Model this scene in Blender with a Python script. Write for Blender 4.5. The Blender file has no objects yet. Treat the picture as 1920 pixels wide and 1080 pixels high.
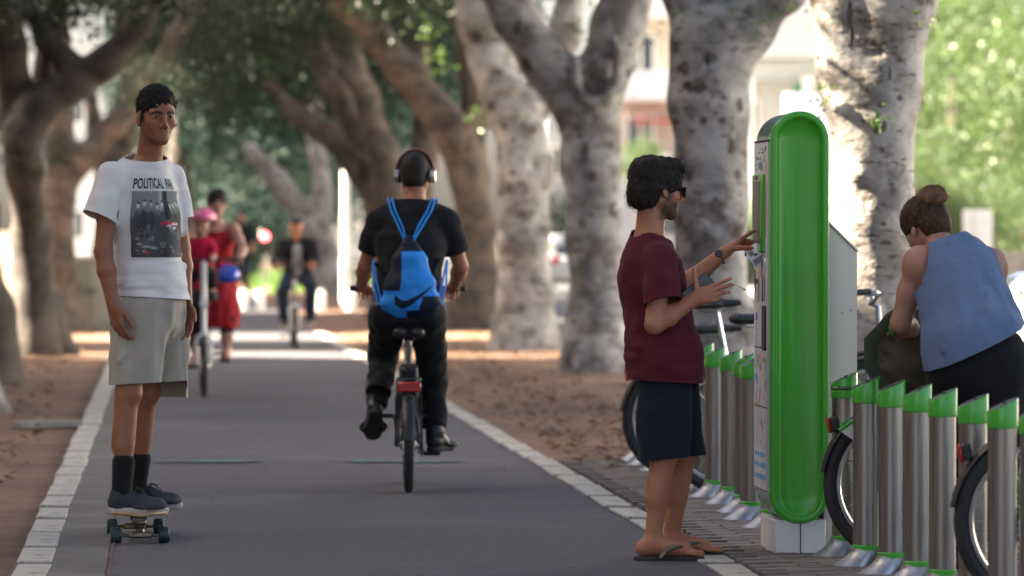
import bpy, bmesh, math, random
import numpy as np
from mathutils import Vector, Matrix
from mathutils.bvhtree import BVHTree
R = math.radians
C = bpy.context.scene.collection
scn = bpy.context.scene
rnd = random.Random(7)
rng = np.random.default_rng(11)

# ------------------------------------------------------------------ camera, sky, sun, exposure
HC = 1.38; FPX = 9000.0; YH = 430.0
cam = bpy.data.cameras.new('camera'); camo = bpy.data.objects.new('camera', cam); C.objects.link(camo)
cam.sensor_width = 36.0; cam.lens = FPX / 1920 * 36
camo.location = (0, 0, HC)
camo.rotation_euler = (R(90) - math.atan((540 - YH) / FPX), 0, 0)
cam.clip_start = 0.5; cam.clip_end = 3000
cam.dof.use_dof = True; cam.dof.focus_distance = 20.5; cam.dof.aperture_fstop = 3.3
scn.camera = camo
SUN_EL, SUN_AZ = R(33), R(-3)      # light travels mostly towards +X, from the left and a touch from ahead
w = bpy.data.worlds.new('World'); scn.world = w; w.use_nodes = True
nt = w.node_tree; bg = nt.nodes['Background']
sky = nt.nodes.new('ShaderNodeTexSky'); sky.sky_type = 'NISHITA'; sky.sun_disc = False
sun_vec = Vector((-math.cos(SUN_AZ) * math.cos(SUN_EL), -math.sin(SUN_AZ) * math.cos(SUN_EL), math.sin(SUN_EL)))
sky.sun_elevation = SUN_EL
sky.sun_rotation = math.atan2(sun_vec.x, sun_vec.y)
sky.air_density = 0.6; sky.dust_density = 4.0; sky.ozone_density = 0.3
nt.links.new(sky.outputs[0], bg.inputs[0]); bg.inputs[1].default_value = 0.05
sl = bpy.data.lights.new('sun', 'SUN'); sl.energy = 5.0; sl.angle = R(0.55); sl.color = (1, .92, .78)
so = bpy.data.objects.new('sun', sl); C.objects.link(so); so.rotation_euler = (-sun_vec).to_track_quat('-Z', 'Y').to_euler()
vs = scn.view_settings; vs.view_transform = 'Standard'; vs.look = 'None'; vs.exposure = 3.75; vs.gamma = 1; vs.use_curve_mapping = False
vs.use_white_balance = True; vs.white_balance_temperature = 7150; vs.white_balance_tint = 10   # the camera's white balance for open shade
scn.cycles.max_bounces = 6; scn.cycles.transparent_max_bounces = 8
scn.cycles.use_denoising = True
try: scn.cycles.denoiser = 'OPENIMAGEDENOISE'
except Exception: pass

# ------------------------------------------------------------------ helpers
def gp(px, py, z=0.0):
    "ground point that the photograph shows at a pixel"
    Y = (HC - z) * FPX / (py - YH)
    return np.array([(px - 960) / FPX * Y, Y, z])
def at(px, py, Y):
    return np.array([(px - 960) / FPX * Y, Y, HC - (py - YH) * Y / FPX])
DIR = np.array([-0.0755, 1.0]); DIR /= np.linalg.norm(DIR); NRM = np.array([DIR[1], -DIR[0]])
ORG = np.array([-0.45, 19.26])
def W(v, u, z=0.0):
    "path frame: v metres right of the path's middle, u metres along it"
    p = ORG + DIR * (u - 19.26) + NRM * v
    return np.array([p[0], p[1], z])
PATH_ROT = math.atan2(-DIR[0], DIR[1])
def nrm(v):
    v = np.asarray(v, float); return v / np.linalg.norm(v)
def tag(o, label=None, cat=None, group=None, kind=None):
    if label: o['label'] = label
    if cat: o['category'] = cat
    if group: o['group'] = group
    if kind: o['kind'] = kind
    return o
def empty(name, loc=(0, 0, 0), rz=0.0):
    o = bpy.data.objects.new(name, None); C.objects.link(o); o.location = loc; o.rotation_euler = (0, 0, rz); o.empty_display_size = .1
    return o
def meshobj(name, v, f, m, parent=None, smooth=True, mats=None, mi=None):
    me = bpy.data.meshes.new(name)
    if isinstance(f, np.ndarray):
        v = np.asarray(v, np.float32); n = f.shape[1]
        me.vertices.add(len(v)); me.vertices.foreach_set('co', v.ravel())
        me.loops.add(f.size); me.loops.foreach_set('vertex_index', f.ravel().astype(np.int32))
        me.polygons.add(len(f)); me.polygons.foreach_set('loop_start', np.arange(0, f.size, n, dtype=np.int32))
        me.update(calc_edges=True)
    else:
        me.from_pydata([tuple(map(float, x)) for x in v], [], f)
    for mm in (mats or [m]):
        me.materials.append(mm)
    if mi is not None: me.polygons.foreach_set('material_index', np.asarray(mi, np.int32))
    if smooth: me.polygons.foreach_set('use_smooth', np.ones(len(me.polygons), bool))
    me.update()
    o = bpy.data.objects.new(name, me); C.objects.link(o)
    if parent: o.parent = parent
    return o
def copy_tree(o, parent=None):
    c = o.copy(); C.objects.link(c)
    if parent: c.parent = parent
    for ch in list(o.children): copy_tree(ch, c)
    return c
def rotm(yaw=0, pitch=0, roll=0):
    cy, sy, cp, sp = math.cos(yaw), math.sin(yaw), math.cos(pitch), math.sin(pitch)
    f = np.array([cy * cp, sy * cp, sp]); l = np.array([-sy, cy, 0.0]); u = np.cross(f, l)
    cr, sr = math.cos(roll), math.sin(roll)
    return np.stack([f, l * cr + u * sr, u * cr - l * sr], 1)
def frame_along(d, up=(0, 0, 1)):
    d = nrm(d); a = np.cross(up, d)
    if np.linalg.norm(a) < 1e-4: a = np.cross((1, 0, 0), d)
    a = nrm(a); return a, np.cross(d, a), d

class MB:
    "collects simple shapes into one mesh"
    def __init__(s): s.v = []; s.f = []; s.mi = []; s.cur = 0
    def add(s, v, f):
        b = len(s.v); s.v.extend([tuple(map(float, x)) for x in v]); s.f.extend([tuple(i + b for i in q) for q in f]); s.mi.extend([s.cur] * len(f))
    def box(s, c, h, rot=None, bev=0.0):
        c = np.asarray(c, float); h = np.asarray(h, float)
        if bev > 0:
            b = min(bev, *(h * .9)); P = []
            for sx in (-1, 1):
                for sy in (-1, 1):
                    for sz in (-1, 1):
                        q = np.array([sx, sy, sz])
                        for ax in range(3):
                            e = h - b; e[ax] = h[ax]; P.append(q * e)
            bm = bmesh.new()
            for p in P: bm.verts.new(p)
            bmesh.ops.convex_hull(bm, input=bm.verts)
            bmesh.ops.dissolve_limit(bm, angle_limit=.02, verts=bm.verts, edges=bm.edges)
            bm.verts.index_update(); v = np.array([x.co[:] for x in bm.verts]); f = [[x.index for x in q.verts] for q in bm.faces]; bm.free()
        else:
            v = np.array([[x, y, z] for x in (-1, 1) for y in (-1, 1) for z in (-1, 1)]) * h
            f = [(0, 1, 3, 2), (4, 6, 7, 5), (0, 4, 5, 1), (2, 3, 7, 6), (0, 2, 6, 4), (1, 5, 7, 3)]
        if rot is not None: v = v @ np.asarray(rot).T
        s.add(v + c, f); return s
    def tube(s, pts, r, n=8, cap=True, closed=False, flat=1.0, up=(0, 0, 1)):
        pts = [np.asarray(p, float) for p in pts]; m = len(pts)
        rs = list(r) if hasattr(r, '__len__') else [r] * m
        v = []; a0 = None
        for i in range(m):
            if closed: d = pts[(i + 1) % m] - pts[i - 1]
            else: d = pts[min(i + 1, m - 1)] - pts[max(i - 1, 0)]
            d = nrm(d)
            if a0 is None: a, b, _ = frame_along(d, up)
            else:
                a = nrm(a0 - d * np.dot(a0, d)); b = np.cross(d, a)
            a0 = a
            for k in range(n):
                t = 2 * math.pi * k / n; v.append(pts[i] + rs[i] * (math.cos(t) * a + math.sin(t) * b * flat))
        f = []
        for i in range(m if closed else m - 1):
            j = (i + 1) % m
            for k in range(n):
                l = (k + 1) % n; f.append((i * n + k, i * n + l, j * n + l, j * n + k))
        if cap and not closed: f.append(tuple(range(n - 1, -1, -1))); f.append(tuple((m - 1) * n + k for k in range(n)))
        s.add(v, f); return s
    def lathe(s, prof, c=(0, 0, 0), axis=(0, 0, 1), n=24, cap=True):
        c = np.asarray(c, float); a, b, d = frame_along(axis, (1, 0, 0) if abs(axis[2]) > .9 else (0, 0, 1)); v = []; f = []
        for (r, z) in prof:
            for k in range(n):
                t = 2 * math.pi * k / n; v.append(c + d * z + r * (math.cos(t) * a + math.sin(t) * b))
        for i in range(len(prof) - 1):
            for k in range(n):
                l = (k + 1) % n; f.append((i * n + k, i * n + l, (i + 1) * n + l, (i + 1) * n + k))
        if cap:
            if prof[0][0] > 1e-6: f.append(tuple(range(n - 1, -1, -1)))
            if prof[-1][0] > 1e-6: f.append(tuple((len(prof) - 1) * n + k for k in range(n)))
        s.add(v, f); return s
    def ring(s, c, axis, rad, r, n=40, m=8, a0=0, a1=2 * math.pi, flat=1.0):
        a, b, d = frame_along(axis, (0, 0, 1)); full = abs(a1 - a0 - 2 * math.pi) < 1e-6
        k = n if full else n + 1
        pts = [np.asarray(c, float) + rad * (math.cos(a0 + (a1 - a0) * i / n) * a + math.sin(a0 + (a1 - a0) * i / n) * b) for i in range(k)]
        return s.tube(pts, r, m, closed=full, up=axis, flat=flat)
    def ball(s, c, r, n=12, m=8):
        r = np.asarray(r, float) * np.ones(3); v = [[0, 0, 1]]; f = []
        for i in range(1, m):
            for k in range(n):
                p = math.pi * i / m; t = 2 * math.pi * k / n; v.append([math.sin(p) * math.cos(t), math.sin(p) * math.sin(t), math.cos(p)])
        v.append([0, 0, -1]); L = len(v) - 1
        for k in range(n): f.append((0, 1 + k, 1 + (k + 1) % n)); f.append((L, L - n + (k + 1) % n, L - n + k))
        for i in range(m - 2):
            for k in range(n):
                l = (k + 1) % n; f.append((1 + i * n + k, 1 + (i + 1) * n + k, 1 + (i + 1) * n + l, 1 + i * n + l))
        s.add(np.array(v) * r + np.asarray(c, float), f); return s
    def prism(s, poly, y0, y1, basis=None):
        "extrude a 2-D polygon (x,z) along y"
        n = len(poly); v = [(x, y0, z) for x, z in poly] + [(x, y1, z) for x, z in poly]
        f = [tuple(range(n)), tuple(range(2 * n - 1, n - 1, -1))] + [(i, i + n, (i + 1) % n + n, (i + 1) % n) for i in range(n)]
        if basis is not None: v = [basis(np.array(p)) for p in v]
        s.add(v, f); return s
    def build(s, name, m, parent=None, smooth=True, ang=40):
        mats = m if isinstance(m, list) else [m]
        o = meshobj(name, s.v, s.f, None, parent, False, mats=mats, mi=s.mi if len(mats) > 1 else None)
        if smooth:
            me = o.data; me.polygons.foreach_set('use_smooth', np.ones(len(me.polygons), bool))
            bm = bmesh.new(); bm.from_mesh(me); bmesh.ops.recalc_face_normals(bm, faces=bm.faces)
            for e in bm.edges:
                if len(e.link_faces) == 2 and e.calc_face_angle(0) > R(ang): e.smooth = False
            bm.to_mesh(me); bm.free()
        return o

# ------------------------------------------------------------------ signed distance modelling
F4 = np.float32
class Sdf:
    def __init__(s, h, k=.02): s.h = h; s.k = k; s.ops = []; s.ruf = []
    def _p(s, kind, lo, hi, args, k, sub): s.ops.append((kind, np.asarray(lo, float), np.asarray(hi, float), args, s.k if k is None else k, sub)); return s
    def cone(s, a, b, ra, rb=None, k=None, sub=False, flat=None):
        a = np.asarray(a, float); b = np.asarray(b, float); rb = ra if rb is None else rb; m = max(ra, rb)
        return s._p('cone', np.minimum(a, b) - m, np.maximum(a, b) + m, (a, b, ra, rb, flat), k, sub)
    def chain(s, pts, rs, k=None, sub=False, flat=None):
        rs = list(rs) if hasattr(rs, '__len__') else [rs] * len(pts)
        for i in range(len(pts) - 1): s.cone(pts[i], pts[i + 1], rs[i], rs[i + 1], k, sub, flat)
        return s
    def econe(s, a, b, ab0, ab1, left, k=None, sub=False):
        a = np.asarray(a, float); b = np.asarray(b, float); m = max(*ab0, *ab1)
        return s._p('econe', np.minimum(a, b) - m, np.maximum(a, b) + m, (a, b, ab0, ab1, nrm(left)), k, sub)
    def loft(s, st, k=None):
        "stations: (centre, half width, half depth, left axis)"
        for p, q in zip(st[:-1], st[1:]): s.econe(p[0], q[0], (p[1], p[2]), (q[1], q[2]), nrm(np.asarray(p[3]) + np.asarray(q[3])), k)
        return s
    def ell(s, c, r, M=None, k=None, sub=False):
        c = np.asarray(c, float); r = np.asarray(r, float) * np.ones(3); m = r.max() if M is not None else r
        return s._p('ell', c - m, c + m, (c, r, M), k, sub)
    def box(s, c, hf, rd, M=None, k=None, sub=False):
        c = np.asarray(c, float); hf = np.asarray(hf, float); m = np.linalg.norm(hf) if M is not None else hf
        return s._p('box', c - m, c + m, (c, hf, rd, M), k, sub)
    def ruffle(s, amp, cell, seed=0, zr=None): s.ruf.append((amp, cell, seed, zr)); return s
    def _eval(s, kind, A, X, Y, Z):
        if kind == 'cone':
            a, b, ra, rb, flat = A; ba = b - a; L2 = max(float(ba @ ba), 1e-9)
            px, py, pz = X - F4(a[0]), Y - F4(a[1]), Z - F4(a[2])
            t = np.clip((px * F4(ba[0]) + py * F4(ba[1]) + pz * F4(ba[2])) / F4(L2), 0, 1)
            wx, wy, wz = px - t * F4(ba[0]), py - t * F4(ba[1]), pz - t * F4(ba[2])
            q = wx * wx + wy * wy + wz * wz
            if flat is not None:
                ax, sc = flat; dt = wx * F4(ax[0]) + wy * F4(ax[1]) + wz * F4(ax[2]); q = q + dt * dt * F4(1 / sc ** 2 - 1)
            return np.sqrt(q) - (F4(ra) + t * F4(rb - ra))
        if kind == 'econe':
            a, b, (a0, b0), (a1, b1), lf = A; ba = b - a; L2 = max(float(ba @ ba), 1e-9); dn = ba / math.sqrt(L2)
            lf = nrm(lf - dn * (lf @ dn)); fw = np.cross(lf, dn)
            px, py, pz = X - F4(a[0]), Y - F4(a[1]), Z - F4(a[2])
            t = np.clip((px * F4(ba[0]) + py * F4(ba[1]) + pz * F4(ba[2])) / F4(L2), 0, 1)
            wx, wy, wz = px - t * F4(ba[0]), py - t * F4(ba[1]), pz - t * F4(ba[2])
            u = wx * F4(lf[0]) + wy * F4(lf[1]) + wz * F4(lf[2]); v = wx * F4(fw[0]) + wy * F4(fw[1]) + wz * F4(fw[2]); e = wx * F4(dn[0]) + wy * F4(dn[1]) + wz * F4(dn[2])
            ca, cb = F4(a0) + t * F4(a1 - a0), F4(b0) + t * F4(b1 - b0)
            r = np.sqrt((u / ca) ** 2 + (v / cb) ** 2 + (e / np.minimum(ca, cb)) ** 2) + F4(1e-4)
            wl = np.sqrt(u * u + v * v + e * e) + F4(1e-5)
            return wl * (1 - 1 / r)
        c, r = A[0], A[1]; M = A[-1]
        px, py, pz = X - F4(c[0]), Y - F4(c[1]), Z - F4(c[2])
        if M is not None:
            px, py, pz = [px * F4(M[0, i]) + py * F4(M[1, i]) + pz * F4(M[2, i]) for i in range(3)]
        if kind == 'ell':
            q = np.sqrt((px / F4(r[0])) ** 2 + (py / F4(r[1])) ** 2 + (pz / F4(r[2])) ** 2) + F4(1e-4)
            g = np.sqrt((px / F4(r[0] ** 2)) ** 2 + (py / F4(r[1] ** 2)) ** 2 + (pz / F4(r[2] ** 2)) ** 2) + F4(1e-4)
            return q * (q - 1) / g
        rd = F4(A[2])
        qx, qy, qz = np.abs(px) - F4(r[0]) + rd, np.abs(py) - F4(r[1]) + rd, np.abs(pz) - F4(r[2]) + rd
        return np.sqrt(np.maximum(qx, 0) ** 2 + np.maximum(qy, 0) ** 2 + np.maximum(qz, 0) ** 2) + np.minimum(np.maximum(np.maximum(qx, qy), qz), 0) - rd
    def mesh(s):
        h = s.h; adds = [o for o in s.ops if not o[5]]
        lo = np.min([o[1] for o in adds], 0) - 4 * h - .01; hi = np.max([o[2] for o in adds], 0) + 4 * h + .01
        n = np.ceil((hi - lo) / h).astype(int) + 1
        D = np.full(n, .15, F4); ax = [(lo[i] + h * np.arange(n[i])).astype(F4) for i in range(3)]
        for kind, l, u, A, k, sub in s.ops:
            pad = k + 3 * h
            i0 = np.maximum(np.floor((l - pad - lo) / h).astype(int), 0); i1 = np.minimum(np.ceil((u + pad - lo) / h).astype(int) + 1, n)
            if np.any(i1 <= i0): continue
            sl_ = tuple(slice(a, b) for a, b in zip(i0, i1))
            p = s._eval(kind, A, ax[0][sl_[0]][:, None, None], ax[1][sl_[1]][None, :, None], ax[2][sl_[2]][None, None, :])
            d = D[sl_]
            if sub: p = -p; g = np.maximum(F4(k) - np.abs(d - p), 0) / F4(max(k, 1e-6)); D[sl_] = np.maximum(d, p) + g * g * F4(k / 4)
            else: g = np.maximum(F4(k) - np.abs(d - p), 0) / F4(max(k, 1e-6)); D[sl_] = np.minimum(d, p) - g * g * F4(k / 4)
        for amp, cell, seed, zr in s.ruf:
            cell = np.asarray(cell, float) * np.ones(3); g = np.random.default_rng(seed)
            L = g.uniform(-1, 1, [int(math.ceil(n[i] * h / cell[i])) + 2 for i in range(3)]).astype(F4)
            for i in range(3):
                u = np.arange(n[i]) * h / cell[i]; i0 = np.floor(u).astype(int); f = (u - i0).astype(F4); f = f * f * (3 - 2 * f)
                sh = [1, 1, 1]; sh[i] = -1; f = f.reshape(sh); L = L.take(i0, i) * (1 - f) + L.take(i0 + 1, i) * f
            if zr is not None:
                wz = np.clip((ax[2] - zr[0]) / (zr[1] - zr[0] + 1e-9), 0, 1).astype(F4); L = L * wz[None, None, :]
            D += F4(amp) * L
        return net(D, lo, h)
def net(D, lo, h):
    S = D < 0; c = np.zeros(np.array(D.shape) - 1, np.int8)
    for i in (0, 1):
        for j in (0, 1):
            for k in (0, 1): c += S[i:S.shape[0] - 1 + i, j:S.shape[1] - 1 + j, k:S.shape[2] - 1 + k]
    act = (c > 0) & (c < 8); ci = np.argwhere(act); vid = np.full(act.shape, -1, np.int32); vid[act] = np.arange(len(ci))
    pos = np.zeros((len(ci), 3)); cnt = np.zeros(len(ci))
    for axx in range(3):
        o1, o2 = [x for x in range(3) if x != axx]
        for i in (0, 1):
            for j in (0, 1):
                q0 = np.zeros(3, int); q0[o1] = i; q0[o2] = j; q1 = q0.copy(); q1[axx] = 1
                A_ = D[tuple((ci + q0).T)]; B_ = D[tuple((ci + q1).T)]; m = (A_ < 0) != (B_ < 0)
                t = A_[m] / (A_[m] - B_[m]); P = np.tile(q0.astype(float), (m.sum(), 1)); P[:, axx] += t; pos[m] += P; cnt[m] += 1
    v = np.asarray(lo) + (ci + pos / cnt[:, None]) * h
    Q = []
    for axx in range(3):
        o1, o2 = (axx + 1) % 3, (axx + 2) % 3
        a = [slice(None)] * 3; b = [slice(None)] * 3; a[axx] = slice(0, -1); b[axx] = slice(1, None)
        df = S[tuple(a)] != S[tuple(b)]; e = np.argwhere(df); e = e[(e[:, o1] > 0) & (e[:, o2] > 0) & (e[:, o1] < act.shape[o1]) & (e[:, o2] < act.shape[o2])]
        ins = S[tuple(e.T)]; q = []
        for (i, j) in ((-1, -1), (0, -1), (0, 0), (-1, 0)):
            g = e.copy(); g[:, o1] += i; g[:, o2] += j; q.append(vid[tuple(g.T)])
        q = np.stack(q, 1); q[~ins] = q[~ins][:, ::-1]; Q.append(q)
    return v, np.concatenate(Q)
def vnormals(v, f):
    n = np.cross(v[f[:, 2]] - v[f[:, 0]], v[f[:, 3]] - v[f[:, 1]]) if f.shape[1] == 4 else np.cross(v[f[:, 1]] - v[f[:, 0]], v[f[:, 2]] - v[f[:, 0]])
    N = np.zeros_like(v)
    for i in range(f.shape[1]): np.add.at(N, f[:, i], n)
    return N / (np.linalg.norm(N, axis=1, keepdims=True) + 1e-12)
def sdfobj(name, S, m, parent, mats=None):
    v, f = S.mesh(); return meshobj(name, v, f, m, parent)
def cloth(name, S, cuts, m, parent, thick=.004):
    "cuts: (point, normal, reach): everything on the normal's side within reach of the point goes; the edge stays open"
    v, f = S.mesh(); o = meshobj(name, v, f, m, parent); bm = bmesh.new(); bm.from_mesh(o.data)
    for cut in cuts:
        co, no, reach = cut[:3]; lat = cut[3] if len(cut) > 3 else 9; keep = cut[4] if len(cut) > 4 else None
        co = Vector(co); no = Vector(no).normalized()
        def inside(x):
            d = x - co; return d.length < reach and (d - no * d.dot(no)).length < lat and not (keep and keep(x))
        fs = [q for q in bm.faces if inside(q.calc_center_median())]
        ge = set(fs)
        for q in fs: ge.update(q.edges); ge.update(q.verts)
        bmesh.ops.bisect_plane(bm, geom=list(ge), plane_co=co, plane_no=no, dist=1e-5)
        kill = [x for x in bm.verts if (x.co - co).dot(no) > 2e-5 and inside(x.co)]
        bmesh.ops.delete(bm, geom=kill, context='VERTS')
    seen = set(); isl = []
    for v0 in bm.verts:
        if v0 in seen: continue
        st = [v0]; seen.add(v0); cur = []
        while st:
            x = st.pop(); cur.append(x)
            for e in x.link_edges:
                y = e.other_vert(x)
                if y not in seen: seen.add(y); st.append(y)
        isl.append(cur)
    big = max(len(c_) for c_ in isl)
    bmesh.ops.delete(bm, geom=[x for c_ in isl if len(c_) < big * .5 for x in c_], context='VERTS')
    bm.to_mesh(o.data); bm.free(); o.data.polygons.foreach_set('use_smooth', np.ones(len(o.data.polygons), bool))
    if thick:
        md = o.modifiers.new('thickness', 'SOLIDIFY'); md.thickness = thick; md.offset = -1
    return o

# ------------------------------------------------------------------ materials
def srgb(r, g, b):
    return tuple(((c / 255) / 12.92 if c / 255 < .04045 else ((c / 255 + .055) / 1.055) ** 2.4) for c in (r, g, b))
def mat(name, col, rough=.6, metal=0.0, col2=None, ns=12.0, lo=.35, hi=.65, bump=0.0, bs=60.0, stretch=(1, 1, 1), coat=0.0, spec=.5, sheen=0.0, detail=4, coord='Object', rvar=0.0, col3=None, ns3=3.0, lo3=.5, hi3=.7, trans=None, sss=0.0, bdist=.004):
    m = bpy.data.materials.new(name); m.use_nodes = True; t = m.node_tree; N, L = t.nodes, t.links
    p = N['Principled BSDF']; p.inputs['Base Color'].default_value = (*col, 1); p.inputs['Roughness'].default_value = rough; p.inputs['Metallic'].default_value = metal
    p.inputs['Coat Weight'].default_value = coat; p.inputs['Coat Roughness'].default_value = .08; p.inputs['Specular IOR Level'].default_value = spec; p.inputs['Sheen Weight'].default_value = sheen
    if sss: p.inputs['Subsurface Weight'].default_value = sss; p.inputs['Subsurface Scale'].default_value = .012; p.inputs['Subsurface Radius'].default_value = (1, .35, .2)
    tc = N.new('ShaderNodeTexCoord'); mp = N.new('ShaderNodeMapping'); mp.inputs['Scale'].default_value = stretch; L.new(tc.outputs[coord], mp.inputs[0])
    def noise(sc, d=detail):
        n = N.new('ShaderNodeTexNoise'); n.inputs['Scale'].default_value = sc; n.inputs['Detail'].default_value = d; n.inputs['Roughness'].default_value = .6; L.new(mp.outputs[0], n.inputs['Vector']); return n
    def step(src, a, b):
        r = N.new('ShaderNodeMapRange'); r.inputs[1].default_value = a; r.inputs[2].default_value = b; r.interpolation_type = 'SMOOTHSTEP'; L.new(src, r.inputs[0]); return r.outputs[0]
    def mix(f, a, b):
        x = N.new('ShaderNodeMix'); x.data_type = 'RGBA'; L.new(f, x.inputs[0])
        for i, s_ in ((6, a), (7, b)):
            if isinstance(s_, tuple): x.inputs[i].default_value = (*s_, 1)
            else: L.new(s_, x.inputs[i])
        return x.outputs[2]
    out = None
    if col2: out = mix(step(noise(ns).outputs[0], lo, hi), col, col2)
    if col3: out = mix(step(noise(ns3).outputs[0], lo3, hi3), out if out else col, col3)
    if out: L.new(out, p.inputs['Base Color'])
    if rvar:
        r = N.new('ShaderNodeMapRange'); r.inputs[3].default_value = max(rough - rvar, .02); r.inputs[4].default_value = min(rough + rvar, 1); L.new(noise(ns * 1.7).outputs[0], r.inputs[0]); L.new(r.outputs[0], p.inputs['Roughness'])
    if bump:
        b = N.new('ShaderNodeBump'); b.inputs['Strength'].default_value = bump; b.inputs['Distance'].default_value = bdist; L.new(noise(bs, 3).outputs[0], b.inputs['Height']); L.new(b.outputs[0], p.inputs['Normal'])
    m['p'] = 1
    return m
def nodes(m): return m.node_tree.nodes, m.node_tree.links, m.node_tree.nodes['Principled BSDF']
def leafmat(name, c1, c2):
    m = bpy.data.materials.new(name); m.use_nodes = True; N, L, p = nodes(m)
    tc = N.new('ShaderNodeTexCoord'); n = N.new('ShaderNodeTexNoise'); n.inputs['Scale'].default_value = 1.3; n.inputs['Detail'].default_value = 5; L.new(tc.outputs['Object'], n.inputs['Vector'])
    oi = N.new('ShaderNodeNewGeometry'); ad = N.new('ShaderNodeMath'); ad.operation = 'MULTIPLY_ADD'; ad.inputs[1].default_value = .45; L.new(oi.outputs['Random Per Island'], ad.inputs[0]); L.new(n.outputs[0], ad.inputs[2])
    mr = N.new('ShaderNodeMapRange'); mr.inputs[1].default_value = .4; mr.inputs[2].default_value = 1.05; L.new(ad.outputs[0], mr.inputs[0])
    x = N.new('ShaderNodeMix'); x.data_type = 'RGBA'; x.inputs[6].default_value = (*c1, 1); x.inputs[7].default_value = (*c2, 1); L.new(mr.outputs[0], x.inputs[0]); L.new(x.outputs[2], p.inputs['Base Color'])
    p.inputs['Roughness'].default_value = .45
    tr = N.new('ShaderNodeBsdfTranslucent'); L.new(x.outputs[2], tr.inputs[0]); ms = N.new('ShaderNodeMixShader'); ms.inputs[0].default_value = .4
    L.new(p.outputs[0], ms.inputs[1]); L.new(tr.outputs[0], ms.inputs[2]); L.new(ms.outputs[0], N['Material Output'].inputs[0])
    return m
def barkmat(name, base, dark, spot):
    m = mat(name, base, .85, col2=dark, ns=2.6, lo=.40, hi=.62, detail=8, bump=.9, bs=14, bdist=.015, stretch=(1, 1, 1.6)); N, L, p = nodes(m)
    src = p.inputs['Base Color'].links[0].from_socket
    tc = N.new('ShaderNodeTexCoord')
    def layer(scale, stretch, a, b, col, src, det=6):
        mp = N.new('ShaderNodeMapping'); mp.inputs['Scale'].default_value = stretch; L.new(tc.outputs['Object'], mp.inputs[0])
        n = N.new('ShaderNodeTexNoise'); n.inputs['Scale'].default_value = scale; n.inputs['Detail'].default_value = det; n.inputs['Roughness'].default_value = .65; L.new(mp.outputs[0], n.inputs[0])
        r = N.new('ShaderNodeMapRange'); r.inputs[1].default_value = a; r.inputs[2].default_value = b; L.new(n.outputs[0], r.inputs[0])
        x = N.new('ShaderNodeMix'); x.data_type = 'RGBA'; L.new(r.outputs[0], x.inputs[0]); L.new(src, x.inputs[6]); x.inputs[7].default_value = (*col, 1); return x.outputs[2]
    s1 = layer(4.2, (1, 1, 1), .55, .66, spot, src)
    s2 = layer(5.0, (1, 1, 5.5), .58, .66, tuple(c * .8 for c in spot), s1)
    s3 = layer(26.0, (1, 1, 2.5), .60, .72, tuple(c * .9 for c in spot), s2)
    s4 = layer(2.4, (1, 1, 1), .52, .66, tuple(min(c * 1.4, .5) for c in base), s3)
    L.new(s4, p.inputs['Base Color'])
    return m
def skinmat(name, base, red, stub, lip):
    m = mat(name, base, .5, col2=red, ns=9, lo=.35, hi=.75, bump=.12, bs=260, sss=.12, spec=.4); N, L, p = nodes(m)
    src = p.inputs['Base Color'].links[0].from_socket
    a = N.new('ShaderNodeAttribute'); a.attribute_name = 'mask'; sp = N.new('ShaderNodeSeparateColor'); L.new(a.outputs['Color'], sp.inputs[0])
    for ch, col in ((0, stub), (1, lip), (2, (.014, .010, .008))):
        x = N.new('ShaderNodeMix'); x.data_type = 'RGBA'; L.new(sp.outputs[ch], x.inputs[0]); L.new(src, x.inputs[6]); x.inputs[7].default_value = (*col, 1); src = x.outputs[2]
    L.new(src, p.inputs['Base Color']); return m
M = {}
M['asphalt'] = mat('asphalt', (.096, .088, .097), .85, col2=(.060, .055, .062), ns=34, lo=.32, hi=.68, detail=8, bump=.8, bs=130, col3=(.132, .120, .126), ns3=.55, lo3=.48, hi3=.8, rvar=.1)
M['asphalt_road'] = mat('road_asphalt', (.07, .07, .074), .8, col2=(.055, .055, .058), ns=.5, bump=.4, bs=90)
M['concrete_strip'] = mat('worn_concrete', (.135, .122, .112), .88, col2=(.095, .086, .081), ns=4, detail=10, bump=.5, bs=120, col3=(.17, .155, .14), ns3=1.3)
M['kerb_white'] = mat('white_painted_concrete', (.45, .42, .365), .7, col2=(.27, .245, .205), ns=7, lo=.45, hi=.72, detail=9, bump=.4, bs=80, col3=(.20, .17, .14), ns3=14, lo3=.57, hi3=.68)
M['concrete'] = mat('grey_concrete', (.3, .28, .25), .85, col2=(.2, .185, .165), ns=5, detail=8, bump=.3, bs=60)
M['soil'] = mat('brown_soil', (.20, .108, .063), .95, col2=(.13, .068, .042), ns=1.6, detail=12, bump=.9, bs=22, bdist=.03, col3=(.25, .145, .09), ns3=.5, lo3=.5, hi3=.72)
M['paver'] = mat('brown_grey_paver', (.19, .155, .135), .85, col2=(.145, .115, .10), ns=6, detail=7, bump=.4, bs=90)
M['paver_dark'] = mat('dark_grey_paver', (.155, .128, .115), .85, col2=(.115, .095, .086), ns=6, detail=7, bump=.4, bs=90)
M['grass'] = leafmat('lawn_green', (.05, .12, .02), (.13, .22, .04))
M['ground'] = mat('dry_ground', (.16, .13, .1), .95, col2=(.11, .09, .07), ns=.3)
M['pavement'] = mat('pavement_slabs', (.26, .24, .22), .85, col2=(.2, .185, .17), ns=1.2)
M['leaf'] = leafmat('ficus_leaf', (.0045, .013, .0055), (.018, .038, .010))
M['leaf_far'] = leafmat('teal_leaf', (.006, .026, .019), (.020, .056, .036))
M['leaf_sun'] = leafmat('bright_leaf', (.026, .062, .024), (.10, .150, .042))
M['litter'] = leafmat('dry_leaf', (.10, .05, .025), (.26, .17, .09))
M['bark'] = barkmat('ficus_bark', (.30, .285, .272), (.135, .122, .114), (.045, .033, .027))
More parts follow.
